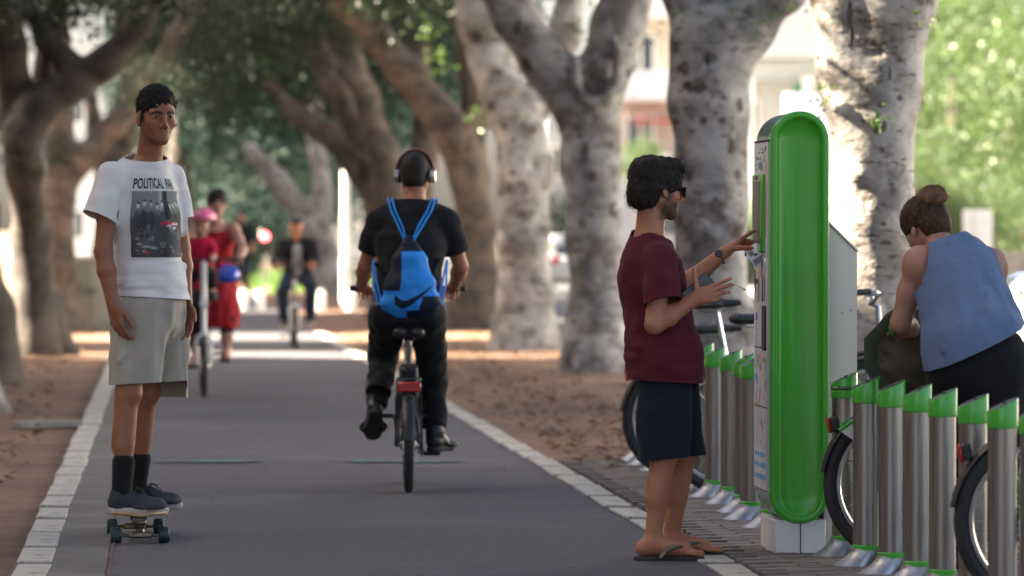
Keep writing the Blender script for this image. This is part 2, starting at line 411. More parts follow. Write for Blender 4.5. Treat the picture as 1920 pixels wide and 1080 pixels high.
M['bark_pale'] = barkmat('pale_ficus_bark', (.37, .335, .305), (.20, .175, .155), (.062, .043, .033))
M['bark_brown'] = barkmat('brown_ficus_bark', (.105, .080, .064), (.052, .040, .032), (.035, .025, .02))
M['bark_shaded'] = barkmat('shaded_ficus_bark', (.065, .051, .042), (.034, .027, .023), (.026, .02, .017))  # ficus bark darkened: the shade on the left trees is in its colour
M['green'] = mat('green_plastic', (.050, .39, .030), .30, col2=(.044, .33, .028), ns=3, lo=.45, hi=.8, col3=(.085, .30, .07), ns3=26, lo3=.68, hi3=.76, rvar=.08, coat=.2, spec=.5)
M['green_dark'] = mat('dark_green_paint', (.006, .14, .075), .3, coat=.4)
M['cream'] = mat('cream_painted_metal', (.86, .755, .64), .5, col2=(.80, .69, .57), ns=3, lo=.4, hi=.8, detail=8, bump=.08, bs=30, col3=(.3, .25, .2), ns3=22, lo3=.70, hi3=.76)
M['white'] = mat('white_paint', (.74, .73, .71), .4, col2=(.66, .64, .61), ns=4)
M['steel'] = mat('brushed_steel', (.34, .31, .28), .36, 1.0, col2=(.24, .215, .195), ns=5, stretch=(14, 14, .5), bump=.12, bs=30, rvar=.08, col3=(.30, .25, .2), ns3=1.2, lo3=.62, hi3=.8)
M['foot_metal'] = mat('cast_aluminium', (.40, .41, .44), .45, 1.0, col2=(.28, .285, .30), ns=14, bump=.15, bs=60, rvar=.1)
M['chrome'] = mat('chrome', (.75, .75, .75), .15, 1.0)
M['alloy'] = mat('grey_alloy', (.5, .5, .5), .35, 1.0, col2=(.4, .4, .4), ns=20)
M['rubber'] = mat('black_rubber', (.018, .017, .017), .75, col2=(.03, .028, .026), ns=20, bump=.2, bs=150)
M['black'] = mat('black_plastic', (.016, .016, .017), .42, col2=(.024, .024, .025), ns=25)
M['black_paint'] = mat('black_paint', (.014, .014, .016), .28, coat=.4)
M['white_frame'] = mat('white_frame_paint', (.66, .68, .70), .28, coat=.4)
M['grey_frame'] = mat('grey_frame_paint', (.3, .3, .31), .3, coat=.3)
M['red_lens'] = mat('red_lens', (.42, .010, .010), .22, coat=.4)
M['clear_lens'] = mat('clear_lens', (.7, .7, .66), .1, coat=.6)
M['blue_plastic'] = mat('blue_plastic', (.01, .06, .5), .25, coat=.4)
M['pink_plastic'] = mat('pink_plastic', (.72, .14, .30), .3, coat=.3)
M['screen'] = mat('dark_screen', (.05, .055, .06), .4, col2=(.09, .095, .1), ns=8)
M['dark'] = mat('dark_opening', (.012, .012, .013), .6)
M['paper'] = mat('paper', (.74, .74, .76), .7, col2=(.68, .68, .7), ns=30)
M['ink'] = mat('black_ink', (.022, .022, .024), .7)
M['wood'] = mat('maple_deck', (.42, .29, .15), .5, col2=(.33, .21, .1), ns=6, stretch=(8, 1, 8))
M['wheel_green'] = mat('dark_green_urethane', (.012, .04, .036), .45)
M['bronze'] = mat('worn_bronze_metal', (.26, .22, .16), .4, 1.0, col2=(.16, .13, .1), ns=30)
M['glass'] = mat('dark_car_glass', (.03, .045, .055), .08, coat=.6)
M['tarmac_blue'] = mat('faded_turquoise_paint', (.09, .18, .20), .8, col2=(.075, .075, .08), ns=6, lo=.42, hi=.62, detail=9)
def fabric(name, col, col2=None, rough=.85, bump=.35, ns=5, lo=.35, hi=.75, bs=420, sheen=.03): return mat(name, col, rough, col2=col2 or tuple(c * .82 for c in col), ns=ns, lo=lo, hi=hi, bump=bump, bs=bs, sheen=sheen, bdist=.0015, spec=.25)
M['tee_white'] = fabric('white_cotton', (.76, .73, .70), (.70, .675, .65))
M['maroon'] = fabric('maroon_cotton', (.105, .010, .020), (.078, .0075, .015))
M['navy'] = fabric('navy_cotton', (.011, .013, .024), (.008, .009, .017))
M['black_cloth'] = fabric('black_cotton', (.0115, .0115, .013), (.0085, .0085, .0095))
M['black_pants'] = fabric('black_trousers', (.0085, .008, .0085), (.006, .006, .0065))
M['sock'] = fabric('black_knit', (.009, .009, .009))
M['blue_blouse'] = fabric('blue_crinkled_cotton', (.115, .172, .29), (.098, .147, .255), ns=14, bump=.8, bs=110)
M['red_cloth'] = fabric('red_cotton', (.34, .012, .018), (.26, .009, .014))
M['crimson'] = fabric('crimson_cotton', (.46, .008, .045))
M['jeans'] = fabric('blue_denim', (.018, .028, .05), (.011, .018, .033))
M['jacket'] = fabric('dark_jacket_cloth', (.013, .014, .016))
M['phones_red'] = mat('dark_red_plastic', (.22, .012, .016), .3, coat=.3)
M['grey_shirt'] = fabric('pale_grey_cotton', (.40, .38, .40))
M['cap_grey'] = fabric('grey_cap_cloth', (.045, .045, .048))
M['shoe'] = fabric('slate_canvas', (.045, .05, .058), (.034, .038, .045))
M['sole'] = mat('off_white_rubber', (.52, .48, .43), .7, col2=(.36, .33, .29), ns=15)
M['boot'] = mat('black_leather', (.013, .012, .011), .4, col2=(.022, .02, .018), ns=18, bump=.2, bs=50)
M['strap_olive'] = fabric('olive_webbing', (.14, .125, .085))
M['bag_brown'] = fabric('brown_canvas', (.075, .058, .038), (.045, .037, .026), bs=200)
M['bag_olive'] = fabric('olive_strap', (.045, .055, .035))
M['bag_blue'] = fabric('bright_blue_nylon', (.010, .27, .78), (.008, .22, .66), rough=.5, bs=160)
M['bag_navy'] = fabric('dark_navy_nylon', (.006, .011, .026), rough=.6)
M['cord_blue'] = fabric('blue_cord', (.015, .30, .82))
M['hair_black'] = mat('black_hair', (.006, .005, .0045), .75, col2=(.020, .015, .012), ns=110, stretch=(3, 3, 1), spec=.2)
M['hair_dark'] = mat('dark_brown_hair', (.010, .007, .005), .6, col2=(.022, .015, .010), ns=60, stretch=(3, 3, 1), spec=.25)
M['hair_brown'] = mat('brown_hair', (.036, .017, .008), .6, col2=(.085, .040, .017), ns=30, stretch=(4, 4, 1), spec=.25)
M['hair_bun'] = mat('auburn_hair', (.085, .038, .014), .55, col2=(.17, .08, .028), ns=40, spec=.45)
M['eye_white'] = mat('eye_white', (.30, .27, .25), .2)
M['eye_dark'] = mat('eye_iris', (.016, .009, .006), .1)
M['skin_tan'] = skinmat('tanned_skin', (.32, .130, .062), (.27, .098, .050), (.045, .028, .020), (.25, .075, .06))
M['skin_warm'] = skinmat('warm_skin', (.43, .185, .10), (.40, .145, .08), (.072, .045, .030), (.34, .11, .09))
M['skin_pink'] = skinmat('light_skin', (.42, .225, .155), (.40, .175, .12), (.05, .035, .028), (.36, .12, .10))
M['skin_pale'] = skinmat('pale_skin', (.46, .27, .20), (.43, .22, .16), (.1, .07, .05), (.4, .14, .12))
# checked shorts: fine light-grey check
def checkmat():
    m = mat('checked_grey_cotton', (.33, .305, .27), .85, bump=.3, bs=420, bdist=.0015, spec=.2, sheen=.1); N, L, p = nodes(m)
    tc = N.new('ShaderNodeTexCoord'); src = None
    for axis, sc in ((0, 120), (2, 120)):
        sp = N.new('ShaderNodeSeparateXYZ'); L.new(tc.outputs['Object'], sp.inputs[0])
        mu = N.new('ShaderNodeMath'); mu.operation = 'MULTIPLY'; mu.inputs[1].default_value = sc; L.new(sp.outputs[axis], mu.inputs[0])
        fr = N.new('ShaderNodeMath'); fr.operation = 'FRACT'; L.new(mu.outputs[0], fr.inputs[0])
        lt = N.new('ShaderNodeMath'); lt.operation = 'LESS_THAN'; lt.inputs[1].default_value = .3; L.new(fr.outputs[0], lt.inputs[0])
        if src is None: src = lt.outputs[0]
        else:
            ad = N.new('ShaderNodeMath'); ad.operation = 'ADD'; L.new(src, ad.inputs[0]); L.new(lt.outputs[0], ad.inputs[1]); src = ad.outputs[0]
    n = N.new('ShaderNodeTexNoise'); n.inputs['Scale'].default_value = 9; n.inputs['Detail'].default_value = 6; L.new(tc.outputs['Object'], n.inputs[0])
    mu = N.new('ShaderNodeMath'); mu.operation = 'MULTIPLY'; mu.inputs[1].default_value = .30; L.new(src, mu.inputs[0])
    x = N.new('ShaderNodeMix'); x.data_type = 'RGBA'; x.clamp_factor = True; L.new(mu.outputs[0], x.inputs[0]); x.inputs[6].default_value = (.42, .375, .305, 1); x.inputs[7].default_value = (.26, .235, .20, 1)
    L.new(x.outputs[2], p.inputs['Base Color']); return m
M['check'] = checkmat()

# ------------------------------------------------------------------ ground, path, kerbs, street
def sheet(name, poly, z, m, kind='structure', sub=0):
    o = meshobj(name, [(p[0], p[1], z) for p in poly], [tuple(range(len(poly)))], m, None, False); return tag(o, kind=kind)
def slab(name, poly, z0, z1, m):
    n = len(poly); v = [(p[0], p[1], z0) for p in poly] + [(p[0], p[1], z1) for p in poly]
    f = [tuple(range(n - 1, -1, -1)), tuple(range(n, 2 * n))] + [(i, (i + 1) % n, (i + 1) % n + n, i + n) for i in range(n)]
    return tag(meshobj(name, v, f, m, None, False), kind='structure')
sheet('ground', [(-900, -60), (900, -60), (900, 2400), (-900, 2400)], -.20, M['ground'])
def band(v0, v1, u0, u1): return [W(v0, u0), W(v1, u0), W(v1, u1), W(v0, u1)]
# the strip of bare earth, gently uneven
def soil_mesh():
    us = np.concatenate([np.arange(8, 70, .35), np.arange(70, 210, 2.5)]); vs_ = np.concatenate([np.arange(-16, -4, 1.0), np.arange(-4, 4.01, .2)])
    g = np.random.default_rng(2); V_ = []
    L_ = g.normal(0, 1, (len(us), len(vs_)))
    for _ in range(2): L_ = (L_ + np.roll(L_, 1, 0) + np.roll(L_, 1, 1) + np.roll(L_, -1, 0) + np.roll(L_, -1, 1)) / 5
    for i, u in enumerate(us):
        for j, v in enumerate(vs_):
            off = abs(v - 0.0) - 1.75; z = -.012 if off < 0 else -.012 + min(off, .6) * .03 + L_[i, j] * .022
            p = W(v, u, z if v < 3.85 else -.02); V_.append(p)
    n = len(vs_); F_ = np.array([[i * n + j, i * n + j + 1, (i + 1) * n + j + 1, (i + 1) * n + j] for i in range(len(us) - 1) for j in range(n - 1)])
    o = meshobj('soil', V_, F_, M['soil']); tag(o, kind='structure'); return o
soil = soil_mesh()
def KL(Y): return -2.01 - .0715 * (Y - 19.26)      # outer edge of the left kerb
def KR(Y): return .951 - .0772 * (Y - 19.4)        # outer edge of the right kerb
tag(meshobj('cycle_path', [(KL(6) + .14, 6, .004), (KR(6) - .14, 6, .004), (KR(170) - .14, 170, .004), (KL(170) + .14, 170, .004)], [(0, 1, 2, 3)], M['asphalt'], None, False), kind='structure')
tag(meshobj('path_edge_strip', [(KL(6) + .14, 6, .008), (KL(6) + .40, 6, .008), (KL(48) + .33, 48, .008), (KL(48) + .14, 48, .008)], [(0, 1, 2, 3)], M['concrete_strip'], None, False), kind='structure')
# crack where strip and asphalt meet
mb = MB(); g = np.random.default_rng(8)
pts = [np.array([KL(Y) + .41 - .0017 * (Y - 6) + g.normal(0, .008), Y, .0085]) for Y in np.arange(16, 34, .3)]
mb.tube(pts, .006, 4, flat=.2); tag(mb.build('path_crack', M['soil']), kind='structure')
for x0, x1 in ((285, 500), (640, 875)):
    a, b = gp(x0, 868), gp(x1, 868); n_ = 14; g = np.random.default_rng(x0)
    V_ = [];
    for i in range(n_ + 1):
        t_ = i / n_; c = a + (b - a) * t_; hw = .15 * (.5 + .5 * g.random()) * min(1, 6 * t_, 6 * (1 - t_)) + .02
        V_ += [(c[0], c[1] - hw, .012), (c[0], c[1] + hw, .012)]
    tag(meshobj('painted_line', V_, [(2 * i, 2 * i + 2, 2 * i + 3, 2 * i + 1) for i in range(n_)], M['tarmac_blue'], None, False), kind='structure')
# kerbs: white painted stones a metre long
for K, sgn in ((KL, 1), (KR, -1)):
    sl_ = -.0715 if sgn == 1 else -.0772; ang = math.atan2(-sl_, 1)
    kb = meshobj('kerb', [(K(6), 6, -.06), (K(6) + sgn * .15, 6, -.06), (K(66) + sgn * .15, 66, -.06), (K(66), 66, -.06), (K(6), 6, .006), (K(6) + sgn * .15, 6, .006), (K(66) + sgn * .15, 66, .006), (K(66), 66, .006)], [(4, 5, 6, 7), (0, 4, 7, 3), (1, 2, 6, 5), (0, 1, 5, 4)], M['concrete_strip'], None, False); tag(kb, kind='structure')
    b = MB(); b.box((0, 0, -.032), (.072, .425, .045), bev=.006); s0 = b.build('kerb_stone', M['kerb_white'], kb, True, 30)
    g = np.random.default_rng(3); first = True
    for Y in np.arange(12.2, 65, 1.0):
        o = s0 if first else s0.copy()
        if not first: C.objects.link(o); o.parent = kb
        first = False; o.location = (K(Y) + sgn * .075 + g.normal(0, .004), Y, g.normal(0, .001)); o.rotation_euler = (g.normal(0, .004), g.normal(0, .01), ang + g.normal(0, .008))
# brown pavers around the docking station
base = tag(meshobj('paving_bed', [(KR(6) + .0, 6, .0), (KR(6) + 3.0, 6, .0), (KR(28.4) + 2.2, 28.4, .0), (KR(28.4), 28.4, .0)], [(0, 1, 2, 3)], M['soil'], None, False), kind='structure')
b = MB(); b.box((0, 0, -.02), (.0985, .0485, .034), bev=.003); pv0 = b.build('paver', M['paver'], base, True, 30); first = True
pvs = []
for j, Y in enumerate(np.arange(16.0, 28.35, .1)):
    for i in range(11):
        x = KR(Y) + .105 + .2 * i + (.1 if j % 2 else 0)
        if i == 10 and j % 2: continue
        pvs.append((x, Y))
pvs.sort(key=lambda q: (max(q[0] - KR(q[1]) - 1.0, 0) * 30 + abs(q[1] - 20.5))); g = np.random.default_rng(13); MBp = MB(); MBp.cur = 0
pv1 = pv0.copy(); pv1.data = pv0.data.copy(); pv1.data.materials[0] = M['paver_dark']; pdat = [pv0.data, pv1.data]; bpy.data.objects.remove(pv1)
for k, (x, Y) in enumerate(pvs):
    loc = (x + g.normal(0, .003), Y + g.normal(0, .003), .008 + g.normal(0, .0012)); rz = math.atan(.0772) + g.normal(0, .02); dk = int(g.random() < .35)
    if k < 300:
        o = pv0 if k == 0 else pv0.copy()
        if k: C.objects.link(o); o.parent = base; o.data = pdat[dk]
        o.location = loc; o.rotation_euler = (g.normal(0, .005), g.normal(0, .004), rz)
    else: MBp.cur = dk; MBp.box(np.array(loc) + (0, 0, -.02), (.0985, .0485, .034), rotm(rz))
o = MBp.build('paver_field', [M['paver'], M['paver_dark']], base, False); o['kind'] = 'stuff'
# street on the right, lower than the promenade, and what lies beyond
sheet('street', band(4.05, 13.2, -20, 420), -.15, M['asphalt_road'])
slab('street_kerb', band(3.9, 4.05, -20, 210), -.2, -.01, M['concrete'])
slab('far_pavement', band(13.2, 40, -20, 420), -.2, -.02, M['pavement'])
slab('street_end', band(-40, 3.9, 210, 420), -.2, -.03, M['pavement'])
slab('left_pavement', band(-60, -16, -40, 420), -.2, -.03, M['pavement'])
# concrete edging plank lying on the earth at the left
a, b = gp(30, 803), gp(146, 800); pl = MB(); pl.box((0, 0, .02), (np.linalg.norm(b - a) / 2, .07, .025), bev=.006); po = pl.build('concrete_edging', M['concrete']); po.location = (a + b) / 2; po.rotation_euler = (0, 0, math.atan2(*(b - a)[1::-1])); tag(po, 'short grey concrete edging stone lying on the brown earth beside the kerb', 'kerb stone')
# leaf litter, pebbles and crumbs
def litter(name, n, size, m, seed, regions, up=.006):
    g = np.random.default_rng(seed); V_ = []; F_ = []
    for k in range(n):
        v0, v1, u0, u1, z = regions[g.integers(0, len(regions))]; u = u0 + (u1 - u0) * g.random() ** 1.5; p = W(v0 + (v1 - v0) * g.random(), u, z + up); s = size * g.uniform(.5, 1.3); a = g.uniform(0, 6.28); d = np.array([math.cos(a), math.sin(a), g.normal(0, .25)]) * s; e = np.array([-math.sin(a), math.cos(a), g.normal(0, .3)]) * s * .45; b = len(V_)
        V_ += [p - d, p + e + (0, 0, s * .15), p + d, p - e + (0, 0, s * .1)]; F_.append((b, b + 1, b + 2, b + 3))
    o = meshobj(name, V_, np.array(F_), m, None, False); return tag(o, 'dry brown leaves scattered over the bare earth', 'leaf litter', kind='stuff')
litter('leaf_litter', 4200, .042, M['litter'], 21, [(-3.6, -1.75, 17, 60, .02), (-4.2, -1.72, 22, 70, .02), (1.5, 3.6, 27, 66, .02), (1.5, 2.6, 28, 60, .02)])
litter('path_leaves', 60, .018, M['litter'], 22, [(-1.2, 1.35, 18, 34, .006)])
def pebbles():
    g = np.random.default_rng(5); m_ = MB()
    for k in range(900):
        r = [(-3.4, -1.72, 17, 45), (1.5, 3.4, 28, 55)][g.integers(0, 2)]; p = W(g.uniform(r[0], r[1]), r[2] + (r[3] - r[2]) * g.random() ** 1.6, .008); s = g.uniform(.006, .02); m_.ball(p, (s, s * g.uniform(.6, 1), s * .6), 6, 4)
    o = m_.build('pebbles', M['concrete'], None, True); tag(o, 'small pale pebbles lying in the brown earth', 'pebbles', kind='stuff')
pebbles()
def lawn():
    g = np.random.default_rng(6); V_ = []; F_ = []
    for k in range(9000):
        Y = 104 + 46 * g.random(); X = (470 + 240 * g.random() - 960) / FPX * Y; h = g.uniform(.08, .25); a = g.uniform(0, 6.28); w_ = .03; b = len(V_); V_ += [(X - w_ * math.cos(a), Y - w_ * math.sin(a), 0), (X + w_ * math.cos(a), Y + w_ * math.sin(a), 0), (X + g.normal(0, .05), Y + g.normal(0, .05), h)]; F_.append((b, b + 1, b + 2))
    tag(meshobj('grass', V_, np.array(F_), M['grass'], None, False), 'bright sunlit lawn beyond the far end of the path', 'grass', kind='stuff')
lawn()
tag(meshobj('lawn_bed', [at(470, 545, 104)[:2].tolist() + [.006], at(700, 545, 104)[:2].tolist() + [.006], at(700, 500, 150)[:2].tolist() + [.006], at(470, 500, 150)[:2].tolist() + [.006]], [(0, 1, 2, 3)], M['grass'], None, False), kind='structure')

# ------------------------------------------------------------------ trees
def leaves(n_clump, per, rx, rz, size, seed, shell=.55, zlo=-1.0, droop=.3, clump=.55):
    g = np.random.default_rng(seed); V_ = np.zeros((n_clump * per * 4, 3)); k = 0
    for c in range(n_clump):
        d = g.normal(0, 1, 3); d /= np.linalg.norm(d); r = shell + (1 - shell) * g.random() ** .6; d = d * r
        if d[2] < zlo: d[2] = zlo * g.random()
        c0 = np.array([d[0] * rx, d[1] * rx, d[2] * rz]); ax = nrm(np.array([d[0], d[1], -droop + .3 * g.normal()]) + g.normal(0, .3, 3)); R_ = clump * g.uniform(.5, 1.3)
        P = c0 + g.normal(0, 1, (per, 3)) * R_ * np.array([.5, .5, .38]) + ax * (g.random((per, 1)) - .5) * R_
        A = g.normal(0, 1, (per, 3)) + ax * .8; A /= np.linalg.norm(A, axis=1, keepdims=True); B = np.cross(A, g.normal(0, 1, (per, 3))); B /= np.linalg.norm(B, axis=1, keepdims=True); s = size * g.uniform(.6, 1.25, (per, 1))
        q = np.stack([P - A * s, P + B * s * .42, P + A * s, P - B * s * .42], 1).reshape(-1, 3); V_[k:k + len(q)] = q; k += len(q)
    return V_, np.arange(len(V_)).reshape(-1, 4)
CROWNS = {}
def crown_data(key):
    if key in CROWNS: return CROWNS[key]
    kind, i = key
    if kind == 'near': v, f = leaves(230, 46, 4.2, 2.6, .075, 100 + i, .35, -1, .5, .6)
    elif kind == 'far': v, f = leaves(260, 34, 4.0, 3.0, .13, 200 + i, .4, -1, .4, .8)
    elif kind == 'bush': v, f = leaves(130, 36, 1.7, 1.5, .10, 300 + i, .4, -1, .1, .5)
    elif kind == 'sun': v, f = leaves(420, 40, 3.6, 4.2, .095, 400 + i, .6, -1, .3, .62)
    me = meshobj('crown', v, f, M['leaf'], None, False); d = me.data; bpy.data.objects.remove(me); CROWNS[key] = d; return d
def add_crown(parent, loc, key, m, scale=(1, 1, 1), rz=0.0, name='crown'):
    d = crown_data(key)
    o = bpy.data.objects.new(name, d); C.objects.link(o); o.parent = parent; o.location = loc; o.scale = scale; o.rotation_euler = (0, 0, rz)
    if o.material_slots: o.material_slots[0].link = 'OBJECT'; o.material_slots[0].material = m
    return o
def tree(label, base, chains, m, h=.045, flare=True, extras=None, group=None, seed=0, rough=.018):
    base = np.asarray(base, float); root = tag(empty('ficus_tree', base), label, 'tree', group)
    S = Sdf(h, .12)
    for pts, rs in chains: S.chain([np.asarray(p) - base for p in pts], rs)
    if flare:
        g = np.random.default_rng(seed); r0 = chains[0][1][0]
        for k in range(5):
            a = k * 1.26 + g.uniform(-.4, .4); d = np.array([math.cos(a), math.sin(a), 0]); S.cone(d * r0 * .42 + (0, 0, .55), d * (r0 * 1.12 + .08 * g.random()) + (0, 0, -.05), r0 * .40, r0 * .2, .34)
    if extras: extras(S, base)
    S.ruffle(rough * 1.3, .32, seed + 1); S.ruffle(rough * .7, (.14, .14, .22), seed + 2)
    sdfobj('trunk', S, m, root); return root
def px_chain(Y, pts, rs, dY=None): return ([at(p[0], p[1], Y + (dY[i] if dY else 0)) for i, p in enumerate(pts)], rs)
def sprout(parent, loc, n, m, seed, size=.03, spread=.09):
    g = np.random.default_rng(seed); V_ = []; F_ = []
    for k in range(n):
        p = g.normal(0, spread, 3) * np.array([1, 1, .9]); A = nrm(g.normal(0, 1, 3)) * size * g.uniform(.6, 1.3); B = nrm(np.cross(A, g.normal(0, 1, 3))) * size * .42; b = len(V_); V_ += [p - A, p + B, p + A, p - B]; F_.append((b, b + 1, b + 2, b + 3))
    o = meshobj('leaf_sprout', V_, np.array(F_), m, parent, False); o.location = loc; o['kind'] = 'stuff'; return o
leaf_sp = leafmat('young_leaf', (.05, .12, .02), (.13, .24, .04))
RG = 'ficus trees along the right side of the path'; LG = 'ficus trees along the left side of the path'
def knots(lst, Y, px_m, dep):
    def f(S, base):
        for (px, py, r, sub) in lst:
            p = at(px, py, Y - dep) - base; S.ell(p, (r, r * .8, r * .8), None, .05, sub)
    return f
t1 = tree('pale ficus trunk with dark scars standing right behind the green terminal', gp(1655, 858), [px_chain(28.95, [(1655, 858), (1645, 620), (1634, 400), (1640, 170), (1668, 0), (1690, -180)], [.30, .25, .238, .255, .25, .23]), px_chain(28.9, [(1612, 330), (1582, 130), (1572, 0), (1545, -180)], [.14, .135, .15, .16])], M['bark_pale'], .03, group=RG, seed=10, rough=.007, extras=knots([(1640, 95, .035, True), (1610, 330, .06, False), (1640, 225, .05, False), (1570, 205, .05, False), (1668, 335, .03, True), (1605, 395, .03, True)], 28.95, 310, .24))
t2 = tree('grey ficus with a limb arching right, standing behind the man in maroon', gp(1335, 766), [px_chain(37, [(1335, 766), (1332, 600), (1330, 400), (1330, 200), (1332, 90)], [.33, .285, .27, .285, .31]), px_chain(37, [(1350, 120), (1405, 55), (1465, -15), (1560, -110)], [.22, .19, .17, .15]), px_chain(37.2, [(1315, 70), (1292, -30), (1270, -160)], [.22, .20, .18]), px_chain(37.3, [(1335, 60), (1362, -60), (1380, -160)], [.2, .18, .16])], M['bark'], .035, group=RG, seed=20, extras=knots([(1330, 110, .06, True), (1320, 150, .09, False), (1310, 170, .05, True), (1375, 270, .04, True), (1300, 330, .05, True), (1345, 420, .05, True), (1320, 190, .10, False)], 37, 243, .26))
def burl(S, base):
    P = [(1082, 110), (1080, 150), (1092, 182), (1115, 195), (1140, 182), (1154, 150), (1158, 105), (1150, 70)]
    S.chain([at(x, y, 45.66) - base for x, y in P], [.035, .05, .055, .06, .06, .06, .055, .04], .04); S.ell(at(1118, 140, 45.62) - base, (.11, .10, .18), None, .05, True)
t3 = tree('grey ficus with a ring shaped scar where its trunk forks', gp(1118, 705), [px_chain(46, [(1118, 712), (1118, 672), (1118, 600), (1115, 450), (1110, 300), (1106, 200)], [.40, .32, .27, .255, .27, .31]), px_chain(46, [(1075, 190), (1020, 110), (965, 35), (915, -40)], [.24, .215, .20, .18]), px_chain(46, [(1125, 150), (1160, 50), (1182, -40), (1200, -130)], [.27, .255, .23, .2])], M['bark'], .04, group=RG, seed=30, extras=burl, flare=False)
t4 = tree('mottled grey ficus with a spreading root flare left of the ring scarred trunk', gp(985, 656), [px_chain(55, [(985, 662), (985, 628), (983, 550), (982, 450), (984, 320), (972, 215)], [.48, .37, .30, .29, .30, .30]), px_chain(55, [(955, 215), (925, 120), (900, 40), (880, -50)], [.27, .25, .235, .2]), px_chain(55.3, [(990, 220), (1030, 150), (1060, 60), (1075, -40)], [.2, .2, .18, .16])], M['bark'], .045, group=RG, seed=40, flare=False, extras=knots([(1005, 240, .1, False), (960, 160, .12, False), (1000, 310, .07, True), (970, 400, .07, True)], 55, 163, .3))
t5 = tree('brown ficus with a thick limb sweeping up to the left over the path', gp(898, 618), [px_chain(66, [(900, 616), (898, 520), (894, 420), (880, 330), (852, 255)], [.36, .27, .255, .26, .27]), px_chain(66, [(852, 255), (815, 205), (765, 140), (705, 70), (640, 0), (580, -60)], [.27, .24, .22, .21, .19, .15]), px_chain(66.4, [(880, 340), (892, 220), (880, 90), (862, -50)], [.2, .19, .18, .16]), px_chain(65.6, [(852, 265), (880, 225), (905, 150)], [.14, .09, .06])], M['bark_brown'], .05, group=RG, seed=50)
t6 = tree('tangled brown ficus whose many limbs lean left beside the white lamp post', gp(752, 598), [px_chain(74, [(752, 598), (750, 500), (742, 430), (722, 375)], [.42, .36, .34, .33]), px_chain(74, [(722, 385), (672, 320), (618, 255), (560, 215), (508, 160)], [.25, .19, .17, .14, .09]), px_chain(74.4, [(715, 350), (672, 250), (628, 160), (585, 70), (555, -40)], [.26, .21, .19, .18, .16]), px_chain(73.6, [(735, 380), (705, 260), (688, 180), (650, 90), (600, -20)], [.24, .20, .19, .19, .16]), px_chain(74, [(752, 400), (792, 310), (800, 230), (780, 120), (790, -30)], [.25, .21, .2, .18, .16]), px_chain(73.4, [(745, 395), (724, 280), (668, 150), (640, 130)], [.2, .15, .14, .1])], M['bark_brown'], .055, group=RG, seed=60)
t7 = tree('distant leaning grey ficus trunk behind the cyclist in the cap', gp(628, 556), [px_chain(98, [(628, 556), (612, 480), (575, 410), (525, 345), (470, 280)], [.38, .30, .26, .22, .15]), px_chain(98, [(600, 455), (605, 360), (590, 250), (600, 120)], [.22, .2, .18, .12])], M['bark'], .07, group=RG, seed=70)
l1 = tree('dark near ficus trunk cut by the left edge of the picture', gp(-34, 722), [px_chain(42.6, [(-34, 722), (-34, 560), (-36, 400), (-40, 250), (-46, 80), (-56, -60)], [.20, .17, .16, .155, .15, .14])], M['bark_shaded'], .035, group=LG, seed=80)
l2 = tree('ficus at left with a bright sunlit flank and a dark limb arching over the skateboarder', gp(66, 665), [px_chain(51.9, [(66, 665), (62, 560), (58, 440), (46, 320), (34, 215), (15, 90), (0, -40)], [.30, .22, .20, .185, .20, .19, .18], [0, 0, -.1, -.6, -1.4, -1.8, -2]), px_chain(50.2, [(40, 265), (75, 195), (130, 160), (200, 115), (262, 45), (305, -40)], [.21, .19, .17, .155, .145, .12]), px_chain(50.2, [(150, 150), (120, 110), (88, 78), (55, 10)], [.12, .11, .105, .10]), px_chain(50.7, [(42, 300), (80, 180), (95, 60), (120, -40)], [.15, .14, .13, .12])], M['bark_shaded'], .04, group=LG, seed=90)
l3 = tree('ficus trunk beside the utility cabinet with a limb rising to the right', gp(112, 620), [px_chain(65, [(112, 620), (112, 500), (112, 380), (114, 280), (114, 180), (108, 40)], [.25, .20, .19, .19, .18, .16]), px_chain(65, [(114, 350), (165, 290), (215, 235), (262, 170), (330, 70), (380, -20)], [.19, .16, .15, .14, .13, .11])], M['bark_brown'], .05, group=LG, seed=95)
l4 = tree('distant ficus at left half hidden by the skateboarder', gp(205, 585), [px_chain(80, [(205, 585), (206, 480), (215, 350), (235, 220), (260, 60)], [.36, .28, .25, .22, .18]), px_chain(80, [(212, 380), (180, 260), (160, 120)], [.18, .15, .12])], M['bark_brown'], .07, group=LG, seed=97)
l5 = tree('far ficus trunk in the deep shade left of the path end', gp(345, 545), [px_chain(108, [(345, 545), (342, 440), (338, 300), (345, 120)], [.4, .3, .27, .22])], M['bark_shaded'], .09, group=LG, seed=98)
def scars(root, Y, marks, seed):
    "dark healed cuts and lenticels that follow the trunk's own surface"
    tr = root.children[0]; b = np.array(root.location); bv = BVHTree.FromPolygons([x.co[:] for x in tr.data.vertices], [list(p.vertices) for p in tr.data.polygons]); g = np.random.default_rng(seed); V_ = []; F_ = []
    for px, py, w_, h_ in marks:
        c = at(px, py, Y) - b; k = Y / FPX; pts = []
        for i in range(10):
            a = i * .628; r_ = g.uniform(.7, 1.15); o = c + np.array([math.cos(a) * w_ * k / 2 * r_, -1.5, math.sin(a) * h_ * k / 2 * r_]); hit = bv.ray_cast(Vector(o), Vector((0, 1, 0)), 3)[0]
            if hit: pts.append(np.array(hit) + (0, -.0025, 0))
        if len(pts) == 10: F_.append(tuple(range(len(V_), len(V_) + 10))); V_ += pts
    o = meshobj('bark_scars', V_, F_, M['scar'], root, False); o['kind'] = 'stuff'
M['scar'] = mat('bark_scar', (.075, .060, .050), .95, col2=(.13, .105, .09), ns=14)
g_ = np.random.default_rng(77)
